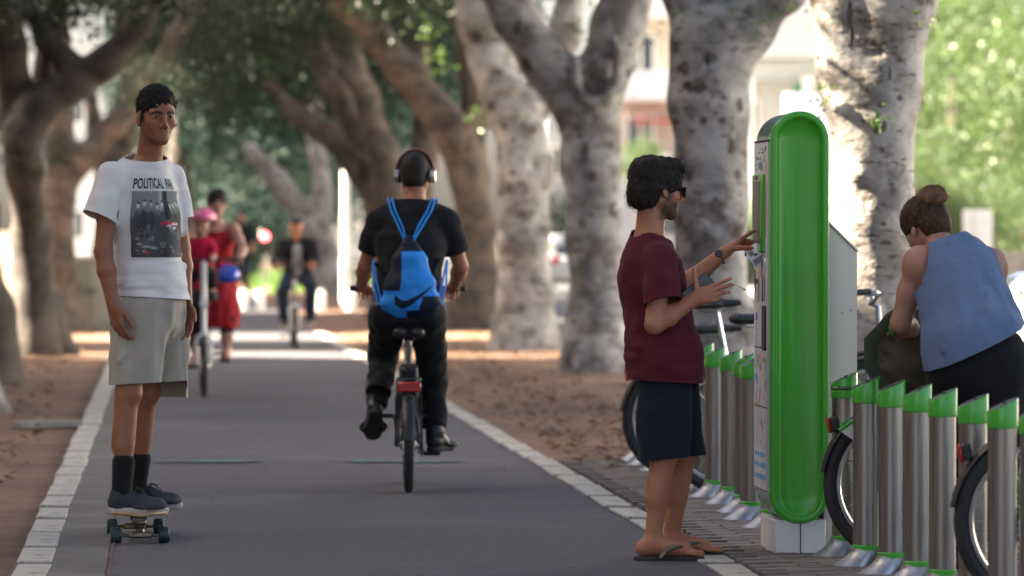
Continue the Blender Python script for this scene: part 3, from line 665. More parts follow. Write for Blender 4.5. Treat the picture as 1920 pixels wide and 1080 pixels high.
m1 = [(1645, 92, 66, 9), (1632, 88, 14, 14), (1652, 86, 14, 14), (1645, 118, 4, 50), (1620, 42, 40, 10), (1692, 50, 60, 7), (1708, 57, 30, 5), (1634, 48, 16, 8), (1588, 30, 10, 60), (1590, 75, 14, 50), (1622, 168, 5, 36), (1662, 140, 6, 34), (1681, 186, 12, 12), (1606, 200, 30, 12), (1645, 200, 14, 8), (1640, 238, 36, 30), (1622, 228, 30, 10), (1620, 305, 30, 6), (1605, 335, 26, 8), (1668, 360, 14, 22), (1664, 346, 18, 6), (1612, 392, 8, 20), (1648, 282, 14, 10), (1690, 300, 16, 5), (1655, 455, 22, 12), (1650, 420, 12, 8), (1668, 480, 18, 8), (1640, 500, 24, 6), (1625, 520, 20, 6)] + [(g_.uniform(1580, 1705), g_.uniform(0, 560), g_.uniform(5, 18), g_.uniform(2, 4)) for _ in range(40)]
scars(t1, 28.95, m1, 5)
m2 = [(1325, 118, 12, 34), (1340, 45, 22, 16), (1300, 165, 50, 30), (1318, 180, 40, 26), (1375, 262, 24, 44), (1368, 278, 16, 30), (1300, 205, 90, 6), (1345, 222, 60, 5), (1316, 228, 14, 16), (1350, 228, 16, 10), (1338, 385, 20, 40), (1325, 440, 26, 24), (1382, 330, 14, 26), (1290, 330, 16, 22), (1385, 200, 14, 30), (1280, 130, 22, 34)] + [(g_.uniform(1275, 1390), g_.uniform(20, 600), g_.uniform(6, 22), g_.uniform(3, 7)) for _ in range(22)]
scars(t2, 37, m2, 6)
scars(t3, 46, [(1095, 285, 16, 44), (1140, 300, 12, 30), (1110, 330, 20, 22), (1150, 395, 22, 34), (1090, 420, 16, 20), (1118, 150, 44, 66)] + [(g_.uniform(1070, 1160), g_.uniform(230, 640), g_.uniform(6, 20), g_.uniform(4, 9)) for _ in range(16)], 7)
scars(t4, 55, [(1005, 235, 40, 26), (960, 165, 34, 30), (1015, 300, 18, 30), (960, 350, 26, 22), (975, 410, 22, 28)] + [(g_.uniform(940, 1030), g_.uniform(200, 620), g_.uniform(8, 22), g_.uniform(5, 12)) for _ in range(20)], 8)
def crowns(root, lst, kind, m, seed):
    g = np.random.default_rng(seed); b = np.array(root.location)
    for k, (px, py, Y, s) in enumerate(lst):
        add_crown(root, tuple(at(px, py, Y) - b), (kind, int(g.integers(0, 3))), m, (s, s, s * .85), g.uniform(0, 6.28))
crowns(l1, [(40, -300, 43, .8), (260, -370, 46, .8), (-300, -420, 41, .9)], 'near', M['leaf'], 1)
crowns(l2, [(330, -240, 57, .85), (-120, -150, 54, .6), (20, 10, 50, .22), (330, 20, 50.5, .25), (120, -70, 51, .3), (270, 150, 53, .16), (60, 290, 50.8, .13)], 'near', M['leaf'], 2)
crowns(l3, [(345, 150, 69, .18), (400, 190, 71, .16), (560, -200, 68, .85), (470, -190, 66, .75), (480, 20, 72, .5)], 'near', M['leaf'], 3)
crowns(l4, [(545, 30, 84, .75), (560, -70, 88, .9)], 'far', M['leaf'], 4)
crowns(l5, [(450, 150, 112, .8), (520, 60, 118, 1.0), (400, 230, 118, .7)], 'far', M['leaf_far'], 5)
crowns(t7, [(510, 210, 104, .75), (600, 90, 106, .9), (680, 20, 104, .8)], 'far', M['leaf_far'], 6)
crowns(t6, [(420, 0, 69, .30), (560, 10, 70, .28), (505, 60, 71, .2), (690, -20, 72, .28), (330, 40, 69, .24), (620, -140, 76, .95), (500, -60, 78, .7), (760, -190, 75, .8)], 'near', M['leaf'], 7)
crowns(t5, [(820, 20, 70, .2), (740, 60, 70, .14), (760, -130, 64, .7), (880, -230, 62, .8)], 'near', M['leaf'], 8)
crowns(t4, [(860, -270, 54, .7), (1010, -330, 57, .8)], 'near', M['leaf'], 9)
crowns(t3, [ (1000, -430, 46, .9), (1180, -430, 47, .8)], 'near', M['leaf'], 10)
crowns(t2, [(1300, -640, 37, .95)], 'near', M['leaf'], 11)
crowns(t1, [(1620, -900, 29, 1.0)], 'near', M['leaf'], 12)
for root, lst, Y in ((t3, [(1070, 35, 12), (1105, 62, 10), (1150, 200, 8), (1145, 190, 6), (930, 80, 6)], 45.55), (t4, [(965, 95, 14), (1040, 230, 8), (910, 60, 14), (1005, 230, 6)], 54.4), (t5, [(820, 110, 26), (800, 60, 26), (905, 220, 12)], 62), (t2, [(1300, 30, 10), (1378, 12, 10), (1420, 40, 12), (1470, 20, 22), (1240, 70, 16)], 36.6), (t1, [(1535, 185, 14), (1650, 222, 16), (1735, 30, 10), (1560, 190, 8)], 28.62)):
    for k, (px, py, n) in enumerate(lst): sprout(root, tuple(at(px, py, Y) - np.array(root.location)), n, leaf_sp, int(px), .026 + .0006 * (Y - 28), .05 + .0018 * (Y - 28))
for k, (x, Y, lab) in enumerate(((3.05, 20.5, 'unseen ficus added on the right near the posts to shade the scene'), (3.75, 11.0, 'unseen ficus added on the right near the camera to shade the scene'), (-4.3, 36.0, 'unseen ficus added on the left beyond the skateboarder to shade the scene'), (-3.4, 21.8, 'unseen ficus added on the left closer to the camera to shade the scene'), (-2.9, 13.5, 'unseen ficus added on the left nearest the camera to shade the scene'))):  # unseen trees added so their crowns cut the sky light from above
    b_ = np.array([x, Y, 0.]); r_ = tree(lab, b_, [([b_, b_ + (0, 0, 2.2), b_ + (.1, 0, 3.4)], [.34, .28, .3]), ([b_ + (.1, 0, 3.2), b_ + (-.8, .6, 4.6), b_ + (-1.6, 1.2, 6.5)], [.24, .2, .14]), ([b_ + (.1, 0, 3.2), b_ + (.9, -.6, 4.8), b_ + (1.4, -1.2, 6.8)], [.24, .2, .14])], M['bark'], .08, group='unseen ficus trees added for shade', seed=300 + k)
    add_crown(r_, (0, 0, 6.2), ('near', k % 3), M['leaf'], (1.05, 1.05, .85), k * 1.3); add_crown(r_, (.8, 1.5, 7.6), ('near', (k + 1) % 3), M['leaf'], (1.1, 1.1, .8), k * 2.1)
    if k == 2: add_crown(r_, (-.9, -6.4, 8.4), ('near', 0), M['leaf'], (.62, .62, .55), .7); add_crown(r_, (-1.6, -7.2, 9.3), ('near', 2), M['leaf'], (.6, .6, .6), 1.9)  # extra crowns added to screen the sun from the upper pale trunk
# the closed wall of green at the end of the path
def bush(label, px, Y, s, z, m, group=None, kind='bush', cat='bush', trunk=True):
    b = np.array([(px - 960) / FPX * Y, Y, 0]); r = tag(empty('bush' if cat == 'bush' else 'broadleaf_tree', b), label, cat, group); g = np.random.default_rng(int(px + Y))
    mb = MB()
    for k in range(4 if cat == 'bush' else 1): a = k * 1.6; mb.tube([(0.1 * math.cos(a), .1 * math.sin(a), 0), (.25 * math.cos(a) * (cat == 'bush'), .25 * math.sin(a) * (cat == 'bush'), z * .6), (.5 * math.cos(a) * (cat == 'bush'), .5 * math.sin(a) * (cat == 'bush'), z * 1.2)], [.05, .04, .02] if cat == 'bush' else [.24, .19, .12], 7)
    mb.build('stem' if cat == 'bush' else 'trunk', M['bark_brown'], r); add_crown(r, (0, 0, z), (kind, int(g.integers(0, 3))), m, (s, s, s), g.uniform(0, 6.28)); return r
FG = 'dark trees closing the view at the far end of the path'
FL = ['far dark tree directly above the red traffic light', 'far dark tree just left of the red traffic light', 'far dark tree behind the head of the woman in red', 'far dark tree above the man in the cap', 'tall far dark tree filling the gap left of the leaning limbs', 'far dark tree behind the tangled limbs left of the lamp post', 'tallest far tree closing the path behind all the others', 'far dark tree behind the skateboarder head', 'far dark tree glimpsed behind the white lamp post', 'far dark tree glimpsed above the cyclist with headphones', 'far dark tree glimpsed between the brown and the mottled trunk']
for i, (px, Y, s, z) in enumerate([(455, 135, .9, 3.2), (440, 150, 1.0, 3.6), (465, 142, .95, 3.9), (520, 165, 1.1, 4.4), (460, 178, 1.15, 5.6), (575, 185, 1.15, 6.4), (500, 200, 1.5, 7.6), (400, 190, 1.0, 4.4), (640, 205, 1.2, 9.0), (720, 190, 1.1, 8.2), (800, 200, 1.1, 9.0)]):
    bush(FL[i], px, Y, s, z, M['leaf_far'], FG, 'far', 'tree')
for i, (px, Y, s, z) in enumerate([(315, 112, .8, 1.0), (365, 122, .9, 1.2), (420, 132, .85, 1.1)]):
    bush(['low dark bush left of the path, nearest to us and hidden by the skateboarder', 'low dark bush under the far trees beside the woman in red', 'low dark bush farthest up the left side of the path'][i], px, Y, s, z, M['leaf_far'], 'low dark bushes left of the far path')
SG = 'sunlit trees across the street'
SL = ['bright sunlit tree across the street directly right of the pale trunk', 'bright sunlit tree across the street at the right edge of the picture', 'bright sunlit tree across the street cut off by the right edge', 'bright sunlit tree peeping out behind the pale trunk across the street', 'tall sunlit tree rising behind the other bright trees across the street', 'low sunlit bush across the street above the white car', 'low sunlit bush across the street left of the white boards', 'low sunlit bush across the street behind the white boards']
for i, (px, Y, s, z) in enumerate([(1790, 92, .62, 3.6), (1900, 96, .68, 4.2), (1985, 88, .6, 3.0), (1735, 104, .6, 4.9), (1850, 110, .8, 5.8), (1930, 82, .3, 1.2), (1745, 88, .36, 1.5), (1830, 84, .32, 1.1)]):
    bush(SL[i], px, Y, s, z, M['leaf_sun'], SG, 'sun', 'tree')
for px, Y, s, z, m in ((1412, 118, .55, .95, 'leaf_sun'), (1445, 124, .6, 1.3, 'leaf_sun'), (1205, 150, .5, 3.4, 'leaf_sun'), (1052, 120, .5, 1.6, 'leaf_far')):
    bush({1412: 'sunlit green bush between the grey trunk and the terminal', 1445: 'sunlit green bush directly left of the terminal top', 1205: 'small green balcony shrub beside the pale flats', 1052: 'green shrub seen in the narrow gap between two grey trunks'}[px], px, Y, s, z, M[m])

# ------------------------------------------------------------------ buildings
def block(name, label, x0, x1, y0, y1, H, m, floors, win_m, front_only=False, balc=None, group=None, roof=True, nwx=4, nwy=6, trim=None):
    root = tag(empty(name, ((x0 + x1) / 2, y0, 0)), label, 'building', group); cx = (x0 + x1) / 2
    mb = MB(); mb.box((0, (y1 - y0) / 2, H / 2), ((x1 - x0) / 2, (y1 - y0) / 2, H / 2)); mb.build('wall', m, root, False)
    mb = MB(); mb.box((0, (y1 - y0) / 2, H + .25), ((x1 - x0) / 2 + .25, (y1 - y0) / 2 + .25, .26)); mb.build('roof', trim or M['white_wall'], root, False)
    fh = H / floors; hx, = ((x1 - x0) / 2,)
    def win(p, ax, w_, h_):
        fr = MB(); a = np.array([1, 0, 0]) if ax == 'x' else np.array([0, 1, 0]); n = np.array([0, -1, 0]) if ax == 'x' else np.array([-1, 0, 0])
        hs = np.abs(a) * w_ / 2 + np.abs(n) * .05 + np.array([0, 0, 1]) * .05
        for z in (-h_ / 2, h_ / 2): fr.box(p + n * .03 + (0, 0, z), np.abs(a) * (w_ / 2 + .05) + np.abs(n) * .05 + np.array([0, 0, .05]))
        for s in (-1, 0, 1): fr.box(p + n * .03 + a * s * w_ / 2, np.abs(a) * .045 + np.abs(n) * .047 + np.array([0, 0, h_ / 2 - .052]))
        wo = fr.build('window', M['white'], root, False); g = MB(); g.box(p + n * .008, np.abs(a) * w_ / 2 + np.abs(n) * .015 + np.array([0, 0, h_ / 2])); g.build('pane', win_m, wo, False)
    for k in range(floors):
        z = fh * (k + .55)
        for i in range(nwx): win(np.array([-hx + (x1 - x0) * (i + .5) / nwx, 0, z]), 'x', (x1 - x0) / nwx * .5, fh * .5)
        if not front_only:
            for i in range(nwy): win(np.array([-hx, (y1 - y0) * (i + .5) / nwy, z]), 'y', (y1 - y0) / nwy * .45, fh * .5)
    return root
M['cream_wall'] = mat('cream_render', (.46, .40, .33), .85, col2=(.40, .34, .28), ns=.8)
M['white_wall'] = mat('white_render', (.46, .46, .46), .85, col2=(.40, .40, .40), ns=.7)
M['grey_wall'] = mat('grey_render', (.42, .43, .44), .85, col2=(.36, .37, .38), ns=.7)
# the white two-storey house with a deep white canopy
wb = block('white_house', 'white house with a deep white roof fascia seen under the arching limb', 6.4, 15, 150, 172, 6.0, M['white_wall'], 2, M['glass'], nwx=5)
mb = MB(); mb.box((0, -1.2, 7.6), (4.6, 1.3, .95), bev=.05); mb.build('fascia', M['white_wall'], wb)
mb = MB(); mb.box((0, -.7, 6.3), (4.3, .8, .28)); mb.build('soffit', M['grey_wall'], wb, False)
for x in (-3.4, -1.6, .2, 2.0): mb = MB(); mb.box((x, -1.9, 3.0), (.14, .14, 3.05)); mb.build('column', M['white'], wb, False)
mb = MB(); mb.box((-1.9, -2.15, 4.0), (.12, .06, 1.9)); mb.build('drainpipe', M['green_dark'], wb, False)
sg = tag(empty('sign', at(1508, 203, 146)), 'pale lilac signboard in front of the white house', 'sign'); mb = MB(); mb.box((0, 0, 0), (.62, .05, .42), bev=.02); mb.build('board', mat('lilac_board', (.5, .5, .72), .5), sg); mb = MB(); z_ = sg.location.z; mb.box((0, .08, -z_ / 2), (.05, .05, z_ / 2)); mb.build('post', M['alloy'], sg, False)
# cream flats with balconies
fb = block('cream_flats', 'cream block of flats with balconies and red awnings between two grey trunks', 4.0, 10.5, 190, 225, 13, M['cream_wall'], 4, M['glass'], nwx=3, nwy=7)
for k in range(1, 4):
    for x in (-2.2, .6): mb = MB(); mb.box((x, -.7, 3.25 * k + .05), (1.15, .7, .10)); mb.box((x, -1.38, 3.25 * k + .6), (1.15, .04, .5)); mb.build('balcony', M['white'], fb, False)
for x, z in ((-1.5, 5.6), (.6, 5.6)): mb = MB(); mb.prism([(x - .9, z), (x + .9, z), (x + .9, z + .08), (x - .9, z + .08)], -1.4, -.02); mb.build('awning', mat('red_awning', (.45, .05, .04), .7), fb, False)
mb = MB(); mb.box((-1.0, -1.5, 1.9), (2.2, 1.4, 1.9)); mb.box((-1.0, -1.5, 3.9), (2.4, 1.6, .15)); mb.build('shop_front', M['white_wall'], fb, False)
mb = MB(); mb.box((-1.0, -2.93, 2.0), (.8, .03, .8)); mb.build('shop_window', M['glass'], fb, False)
block('grey_flats', 'grey block of flats behind the far pavement', 1.6, 3.7, 232, 260, 9, M['grey_wall'], 3, M['glass'], nwx=2)
block('pale_house', 'pale grey house beyond the lawn at the far end of the path', -10.4, -5.6, 216, 240, 7.4, M['grey_wall'], 2, M['glass'], nwx=3)
block('bright_house', 'bright pale house glimpsed through the leaves at upper left', -24, -17.2, 250, 270, 9, M['white_wall'], 3, M['glass'], nwx=3)
# unseen houses added on the left for shade: their gaps let the sun through
for x0, y0, y1, H in ((-29, -30, 29.8, 24), (-29, 31.4, 52.4, 24), (-29, 55.5, 60.7, 24), (-29, 65.2, 80.9, 22), (-29, 83.4, 104, 22)):
    block('unseen_house', {-30: 'nearest unseen tall house added on the left to cast shade', 31.4: 'long unseen tall house added on the left beyond the low one to cast shade', 55.5: 'narrow unseen tall house added on the left to cast shade', 65.2: 'last but one unseen tall house added on the left to cast shade', 83.4: 'farthest unseen tall house added on the left to cast shade'}[y0], x0, -24, y0, y1, H, M['cream_wall'], 4, M['glass'], front_only=True, nwx=2)
mb = MB(); mb.box((0, 0, 9.0), (2.5, .78, 9.0)); lo_ = mb.build('added_low_house', M['cream_wall'], None, False); lo_.location = (-26.5, 30.6, 0); tag(lo_, 'unseen low house added on the left so sun passes only above it', 'building')  # unseen low block added so sun reaches the pale trunk only above it
for x0, x1, y0, y1, H, m_, lab in ((-72, -60, 70, 105, 13, 'cream_wall', 'cream house far to the left outside the picture'), (-70, -60, 112, 150, 11, 'white_wall', 'white house far to the left outside the picture'), (-74, -61, 158, 215, 14, 'grey_wall', 'grey house far to the left outside the picture'), (22, 32, 32, 62, 12, 'white_wall', 'white house across the street to the right outside the picture'), (23, 33, 68, 100, 14, 'cream_wall', 'cream house across the street to the right outside the picture'), (21, 31, 106, 140, 11, 'grey_wall', 'grey house across the street to the right outside the picture')):
    block('unseen_house', lab, x0, x1, y0, y1, H, M[m_], 3, M['glass'], nwx=3, nwy=6)
# low garden wall and white boards across the street
wl = tag(empty('garden_wall', at(1830, 470, 80) * [1, 1, 0]), 'low grey garden wall beneath the sunlit trees across the street', 'wall')
mb = MB(); mb.box((0, 0, .45), (2.4, .12, .47)); mb.build('wall_face', M['concrete'], wl, False); mb = MB(); mb.box((0, 0, .96), (2.45, .16, .04)); mb.build('coping', M['concrete'], wl, False)
for k, (px, w_) in enumerate(((1814, .07), (1842, .15))):
    p = at(px, 395, 76); s_ = tag(empty('street_board', (p[0], p[1], 0)), ['narrow white board standing before the sunlit trees', 'wide white board standing before the sunlit trees'][k], 'board'); mb = MB(); mb.box((0, 0, 1.33), (w_, .04, .36), bev=.01); mb.build('panel', M['white'], s_); mb = MB(); mb.tube([(0, .06, 0), (0, .06, 1.5)], .03, 8); mb.build('post', M['alloy'], s_)
# ------------------------------------------------------------------ parked cars
def car(label, loc, rz, paint, L_=4.1, Wd=1.72, H=1.45, group=None):
    root = tag(empty('parked_car', loc, rz), label, 'car', group)
    S = Sdf(.045, .06); S.box((0, 0, .58), (L_ / 2, Wd / 2, .30), .14); S.box((0, 0, .42), (L_ / 2 - .12, Wd / 2 - .02, .22), .12)
    S.box((-.25, 0, 1.05), (L_ * .30, Wd / 2 - .10, .36), .2, None, .10); S.cone((L_ * .13, 0, .98), (L_ * .30, 0, .76), .22, .12, .18, flat=((0, 1, 0), 3.2))
    for x in (-L_ * .32, L_ * .31):
        for y in (-1, 1): S.cone((x, y * Wd / 2 - y * .25, .33), (x, y * Wd / 2 + y * .1, .33), .37, .37, .02, True)
    sdfobj('body', S, paint, root)
    for y in (-1, 1):
        g = MB(); yy = y * (Wd / 2 - .085)
        g.add([(-1.30, yy, .86), (.62, yy, .86), (.30, yy - y * .05, 1.28), (-1.0, yy - y * .05, 1.28)], [(0, 1, 2, 3)]); g.build('side_window', M['glass'], root, False)
        p = MB(); p.box((-.30, yy + y * .006 - y * .03, 1.07), (.04, .012, .22), rotm(0, 0, 0)); p.build('pillar', M['black'], root, False)
        hl = MB(); hl.ball((L_ / 2 - .06, y * (Wd / 2 - .26), .66), (.06, .17, .09)); hl.build('headlight', M['clear_lens'], root)
        tl = MB(); tl.ball((-L_ / 2 + .03, y * (Wd / 2 - .2), .78), (.05, .12, .13)); tl.build('tail_light', M['red_lens'], root)
        mi = MB(); mi.ball((.55, y * (Wd / 2 + .07), .92), (.07, .1, .07)); mi.build('mirror', paint, root)
    g = MB(); g.add([(L_ * .325, -.62, .86), (L_ * .325, .62, .86), (L_ * .2, .5, 1.30), (L_ * .2, -.5, 1.30)], [(0, 1, 2, 3)]); g.build('windscreen', M['glass'], root, False)
    g = MB(); g.add([(-L_ * .385, -.62, .90), (-L_ * .385, .62, .90), (-L_ * .345, .52, 1.30), (-L_ * .345, -.52, 1.30)], [(3, 2, 1, 0)]); g.build('rear_window', M['glass'], root, False)
    for x in (-L_ * .32, L_ * .31):
        for y in (-1, 1):
            t = MB(); t.lathe([(.18, -.09), (.27, -.1), (.31, -.06), (.31, .06), (.27, .1), (.18, .09)], (x, y * (Wd / 2 - .12), .31), (0, 1, 0), 22); to = t.build('wheel', M['rubber'], root); r = MB(); r.lathe([(.0001, .095), (.06, .10), (.19, .085)], (x, y * (Wd / 2 - .12), .31), (0, y, 0), 14); r.build('rim', M['alloy'], to)
    return root
paint = lambda n, c: mat(n, c, .3, coat=.6, spec=.5)
cw = paint('white_car_paint', (.70, .71, .72)); cb = paint('blue_car_paint', (.02, .035, .08)); cs = paint('silver_car_paint', (.42, .44, .47)); cr = paint('red_car_paint', (.3, .02, .015)); cl = paint('light_blue_car_paint', (.22, .34, .55))
hd = math.atan2(DIR[1], DIR[0])
car('white car parked at the right edge behind the stooping woman', (3.70, 29.6, -.15), hd, cw, L_=3.7, Wd=1.55).scale = (.92, .92, .9)
car('dark blue car parked across the street between trunk and terminal', (6.55, 122, -.15), hd + math.pi, cb)
car('light blue car parked beyond the dark blue one across the street', (5.9, 132, -.15), hd + math.pi, cl)
car('silver car seen in the gap between the two grey trunks', (1.55, 118, -.15), hd, cs)
car('small red car beyond the silver one in the gap between grey trunks', (.95, 141, -.15), hd, cr)
car('white car parked far up the street between grey trunks', (2.3, 170, -.15), hd, cw)
# ------------------------------------------------------------------ street furniture
p = gp(648, 583); lp = tag(empty('lamp_post', p), 'tall white lamp post among the tangled brown limbs', 'lamp post')
mb = MB(); mb.tube([(0, 0, 0), (0, 0, .9), (0, 0, .92), (0, 0, 6.5)], [.085, .085, .07, .055], 14); mb.build('post', M['white'], lp); mb = MB(); mb.tube([(0, 0, 6.4), (-.3, -.3, 6.7), (-.9, -.9, 6.75)], .04, 8); mb.build('arm', M['white'], lp); mb = MB(); mb.ball((-1.0, -1.0, 6.72), (.25, .25, .07)); mb.build('lamp_head', M['alloy'], lp); mb = MB(); mb.box((0, -.09, .55), (.05, .012, .2)); mb.build('service_hatch', M['white'], lp, False)
for px, lab in ((457, 'short white bollard leftmost of the row beyond the red dress'), (487, 'short white bollard second from left beyond the path'), (600, 'short white bollard right of the distant cyclist'), (655, 'short white bollard at the foot of the white lamp post')):
    p = gp(px, 583); b = tag(empty('bollard', p + (0, 0, 0) if px != 655 else p + (.05, -.5, 0)), lab, 'bollard', 'white bollards across the far path'); mb = MB(); mb.lathe([(.085, 0), (.085, .30), (.07, .345), (.0001, .36)], (0, 0, 0), n=18); mb.build('post', M['white'], b); mb = MB(); mb.lathe([(.1, 0), (.1, .02), (.086, .025)], (0, 0, 0), n=18); mb.build('base_ring', M['alloy'], b)
p = at(497, 443, 112); tl = tag(empty('traffic_light', (p[0], p[1], 0)), 'small traffic light glowing red far down the path', 'traffic light')
mb = MB(); mb.tube([(0, 0, 0), (0, 0, 1.0)], .05, 10); mb.build('post', M['alloy'], tl); mb = MB(); mb.box((0, 0, p[2] - .13), (.12, .09, .30), bev=.03); mb.build('signal_box', M['black'], tl)
em = bpy.data.materials.new('red_signal'); em.use_nodes = True; N, L, q = nodes(em); q.inputs['Base Color'].default_value = (.6, .02, .02, 1); q.inputs['Emission Color'].default_value = (1, .04, .05, 1); q.inputs['Emission Strength'].default_value = 5
mb = MB(); mb.lathe([(.0001, .02), (.085, .0)], (0, -.095, p[2]), (0, -1, 0), 16); mb.build('red_lamp', em, tl); mb = MB(); mb.lathe([(.0001, .02), (.08, .0)], (0, -.095, p[2] - .24), (0, -1, 0), 16); mb.build('dark_lamp', M['dark'], tl)
p = gp(170, 618); cbn = tag(empty('utility_cabinet', p + (.0, .2, 0)), 'beige utility cabinet standing on the earth behind the skateboarder', 'cabinet')
mb = MB(); mb.box((0, 0, .5), (.30, .18, .45), bev=.012); mb.build('case', mat('beige_cabinet_paint', (.30, .275, .235), .6, col2=(.25, .23, .2), ns=6), cbn); mb = MB(); mb.box((0, 0, .03), (.32, .2, .04)); mb.build('plinth', M['concrete'], cbn, False); mb = MB(); mb.box((0, 0, .97), (.33, .21, .025), bev=.008); mb.build('lid', mat('beige_lid', (.33, .3, .26), .6), cbn)
for x in (-.145, .145):
    mb = MB(); mb.box((x, -.183, .5), (.135, .006, .40)); d_ = mb.build('door', mat('olive_door', (.20, .205, .15), .6) if x < 0 else mat('beige_door', (.29, .265, .225), .6), cbn, False); h = MB(); h.box((x + .1 * (1 if x < 0 else -1), -.193, .52), (.012, .006, .05)); h.build('handle', M['black'], d_, False)

# ------------------------------------------------------------------ bicycles (x forward, rear tyre touches the ground at x = 0)
def wheel(parent, x, Rw, spokes, fm, rim, tyre_r=.022, rim_w=.014, mag=False):
    t = MB(); t.ring((x, 0, Rw), (0, 1, 0), Rw - tyre_r, tyre_r, 44, 8, flat=1.0); o = t.build('wheel', M['rubber'], parent)
    r = MB(); r.ring((x, 0, Rw), (0, 1, 0), Rw - tyre_r * 2 - .006, rim_w * .62, 44, 6, flat=1.3); r.build('rim', rim, o)
    h = MB(); h.lathe([(.008, -.055), (.014, -.045), (.03, -.035), (.022, -.028), (.022, .028), (.03, .035), (.014, .045), (.008, .055)], (x, 0, Rw), (0, 1, 0), 14); h.build('hub', M['alloy'], o)
    s = MB(); rr = Rw - tyre_r * 2 - .006
    if mag:
        for k in range(6):
            a = 2 * math.pi * k / 6; d = np.array([math.cos(a), 0, math.sin(a)]); s.tube([np.array([x, 0, Rw]) + d * .02, np.array([x, 0, Rw]) + d * rr], [.018, .012], 6)
    else:
        for k in range(spokes):
            a = 2 * math.pi * k / spokes; d = np.array([math.cos(a), 0, math.sin(a)]); b = a + (.5 if k % 4 < 2 else -.5); d2 = np.array([math.cos(b), 0, math.sin(b)])
            s.tube([np.array([x, .030 * (1 if k % 2 else -1), Rw]) + d2 * .026, np.array([x, 0, Rw]) + d * rr], .0013, 4, cap=False)
    so_ = s.build('spokes', M['alloy'], o); so_['kind'] = 'stuff'; return o
def bike(name, loc, rz, label, Rw=.33, wb=1.06, frame=None, saddle_z=.98, saddle_x=.16, bar_z=1.04, bar_w=.30, rise=.0, step=True, guards=True, rack=True, basket=False, crank=0.0, tail=True, fork=None, stand=True, guard_m=None, bar_m=None, panel=False, stem_tall=False, rlight_z=None, tyre_r=.027, group=None, lean=0.0, head=True, box=False):
    root = tag(empty(name, loc, rz), label, 'bicycle', group); fm = frame or M['green']; fk = fork or fm; gm = guard_m or M['black']; bm_ = bar_m or M['chrome']
    root.rotation_euler = (lean, 0, rz)
    bb = np.array([.44 if Rw > .28 else .40, 0, .28 if Rw > .28 else .29]); rh = np.array([0, 0, Rw]); fh = np.array([wb, 0, Rw])
    ht = np.array([wb - .24, 0, .83]) if Rw > .28 else np.array([wb - .16, 0, .74]); hb = ht + np.array([.06, 0, -.20]); st = np.array([saddle_x + .10, 0, .58])
    f = MB(); f.tube([bb, st], .018, 10); f.tube([hb + (ht - hb) * -.05, ht], .021, 10)
    if step: f.tube([hb, hb + (-.16, 0, -.22), bb + (.10, 0, .04), bb], [.024, .027, .027, .024], 12)
    else: f.tube([hb, bb], .022, 10); f.tube([st, ht], .017, 10)
    for y in (-1, 1):
        f.tube([bb + (0, y * .03, 0), (.05, y * .06, Rw), rh + (0, y * .06, 0)], .010, 8); f.tube([st, (.06, y * .045, Rw + .12), rh + (0, y * .06, 0)], .008, 8)
    f.lathe([(.03, -.038), (.03, .038)], bb, (0, 1, 0), 14); f.build('frame', fm, root)
    k = MB(); d = nrm(ht - hb)
    for y in (-1, 1): k.tube([hb + (.005, y * .025, -.02), hb + (.02, y * .06, -.08), fh + (-.01, y * .055, .12), fh + (0, y * .055, 0)], [.014, .014, .012, .009], 8)
    k.tube([hb - d * .03, hb + (.008, 0, -.05)], .024, 8); k.box(hb + (.008, 0, -.035), (.022, .045, .016), bev=.006); k.build('fork', fk, root)
    wheel(root, 0, Rw, 32, fm, M['alloy'], tyre_r, .022); wheel(root, wb, Rw, 32, fm, M['alloy'], tyre_r, .022)
    sp = MB(); top = np.array([saddle_x + .03, 0, saddle_z - .055]); sp.tube([st - (top - st) * .1, top], .0145, 10); sp.tube([top + (-.012, 0, .0), top + (.02, 0, .012)], .018, 8); sp.build('seat_post', M['alloy'] if not step else M['chrome'], root)
    S = Sdf(.006, .02); c = np.array([saddle_x, 0, saddle_z - .025])
    S.cone(c + (-.09, .045, .0), c + (.02, .02, 0), .040, .035, flat=((0, 0, 1), .72)); S.cone(c + (-.09, -.045, .0), c + (.02, -.02, 0), .040, .035, flat=((0, 0, 1), .72)); S.cone(c + (.0, 0, .002), c + (.15, 0, .008), .035, .022, flat=((0, 0, 1), .8)); sa = sdfobj('saddle', S, M['black'], root)
    rl = MB()
    for y in (-1, 1): rl.tube([c + (-.09, y * .03, -.02), c + (-.04, y * .02, -.045), c + (.06, y * .02, -.042), c + (.12, 0, -.01)], .004, 6)
    rl.build('rail', M['chrome'], sa)
    bt = np.array([ht[0] - .06, 0, bar_z]); sm_ = MB()
    sm_.tube([ht, ht + d * .03, bt + (.045 if not stem_tall else .01, 0, -.02), bt], [.02, .018, .016, .016] if not stem_tall else [.026, .025, .024, .02], 10); sm_.build('stem', M['white_frame'] if stem_tall else M['alloy'] if bm_ != M['black'] else M['black'], root)
    hbm = MB(); g = []
    if rise: side = lambda y: [(bt[0] + .02, y * .03, bar_z), (bt[0] + .03, y * .12, bar_z + rise * .8), (bt[0] - .02, y * bar_w * .75, bar_z + rise), (bt[0] - .12, y * bar_w, bar_z + rise * .9)]
    else: side = lambda y: [(bt[0] + .01, y * .03, bar_z), (bt[0] + .005, y * .14, bar_z + .01), (bt[0] - .03, y * bar_w, bar_z + .012)]
    hbm.tube([np.array(p) for p in side(-1)[::-1]] + [np.array(p) for p in side(1)], .0115, 10); hd = hbm.build('handlebar', bm_, root)
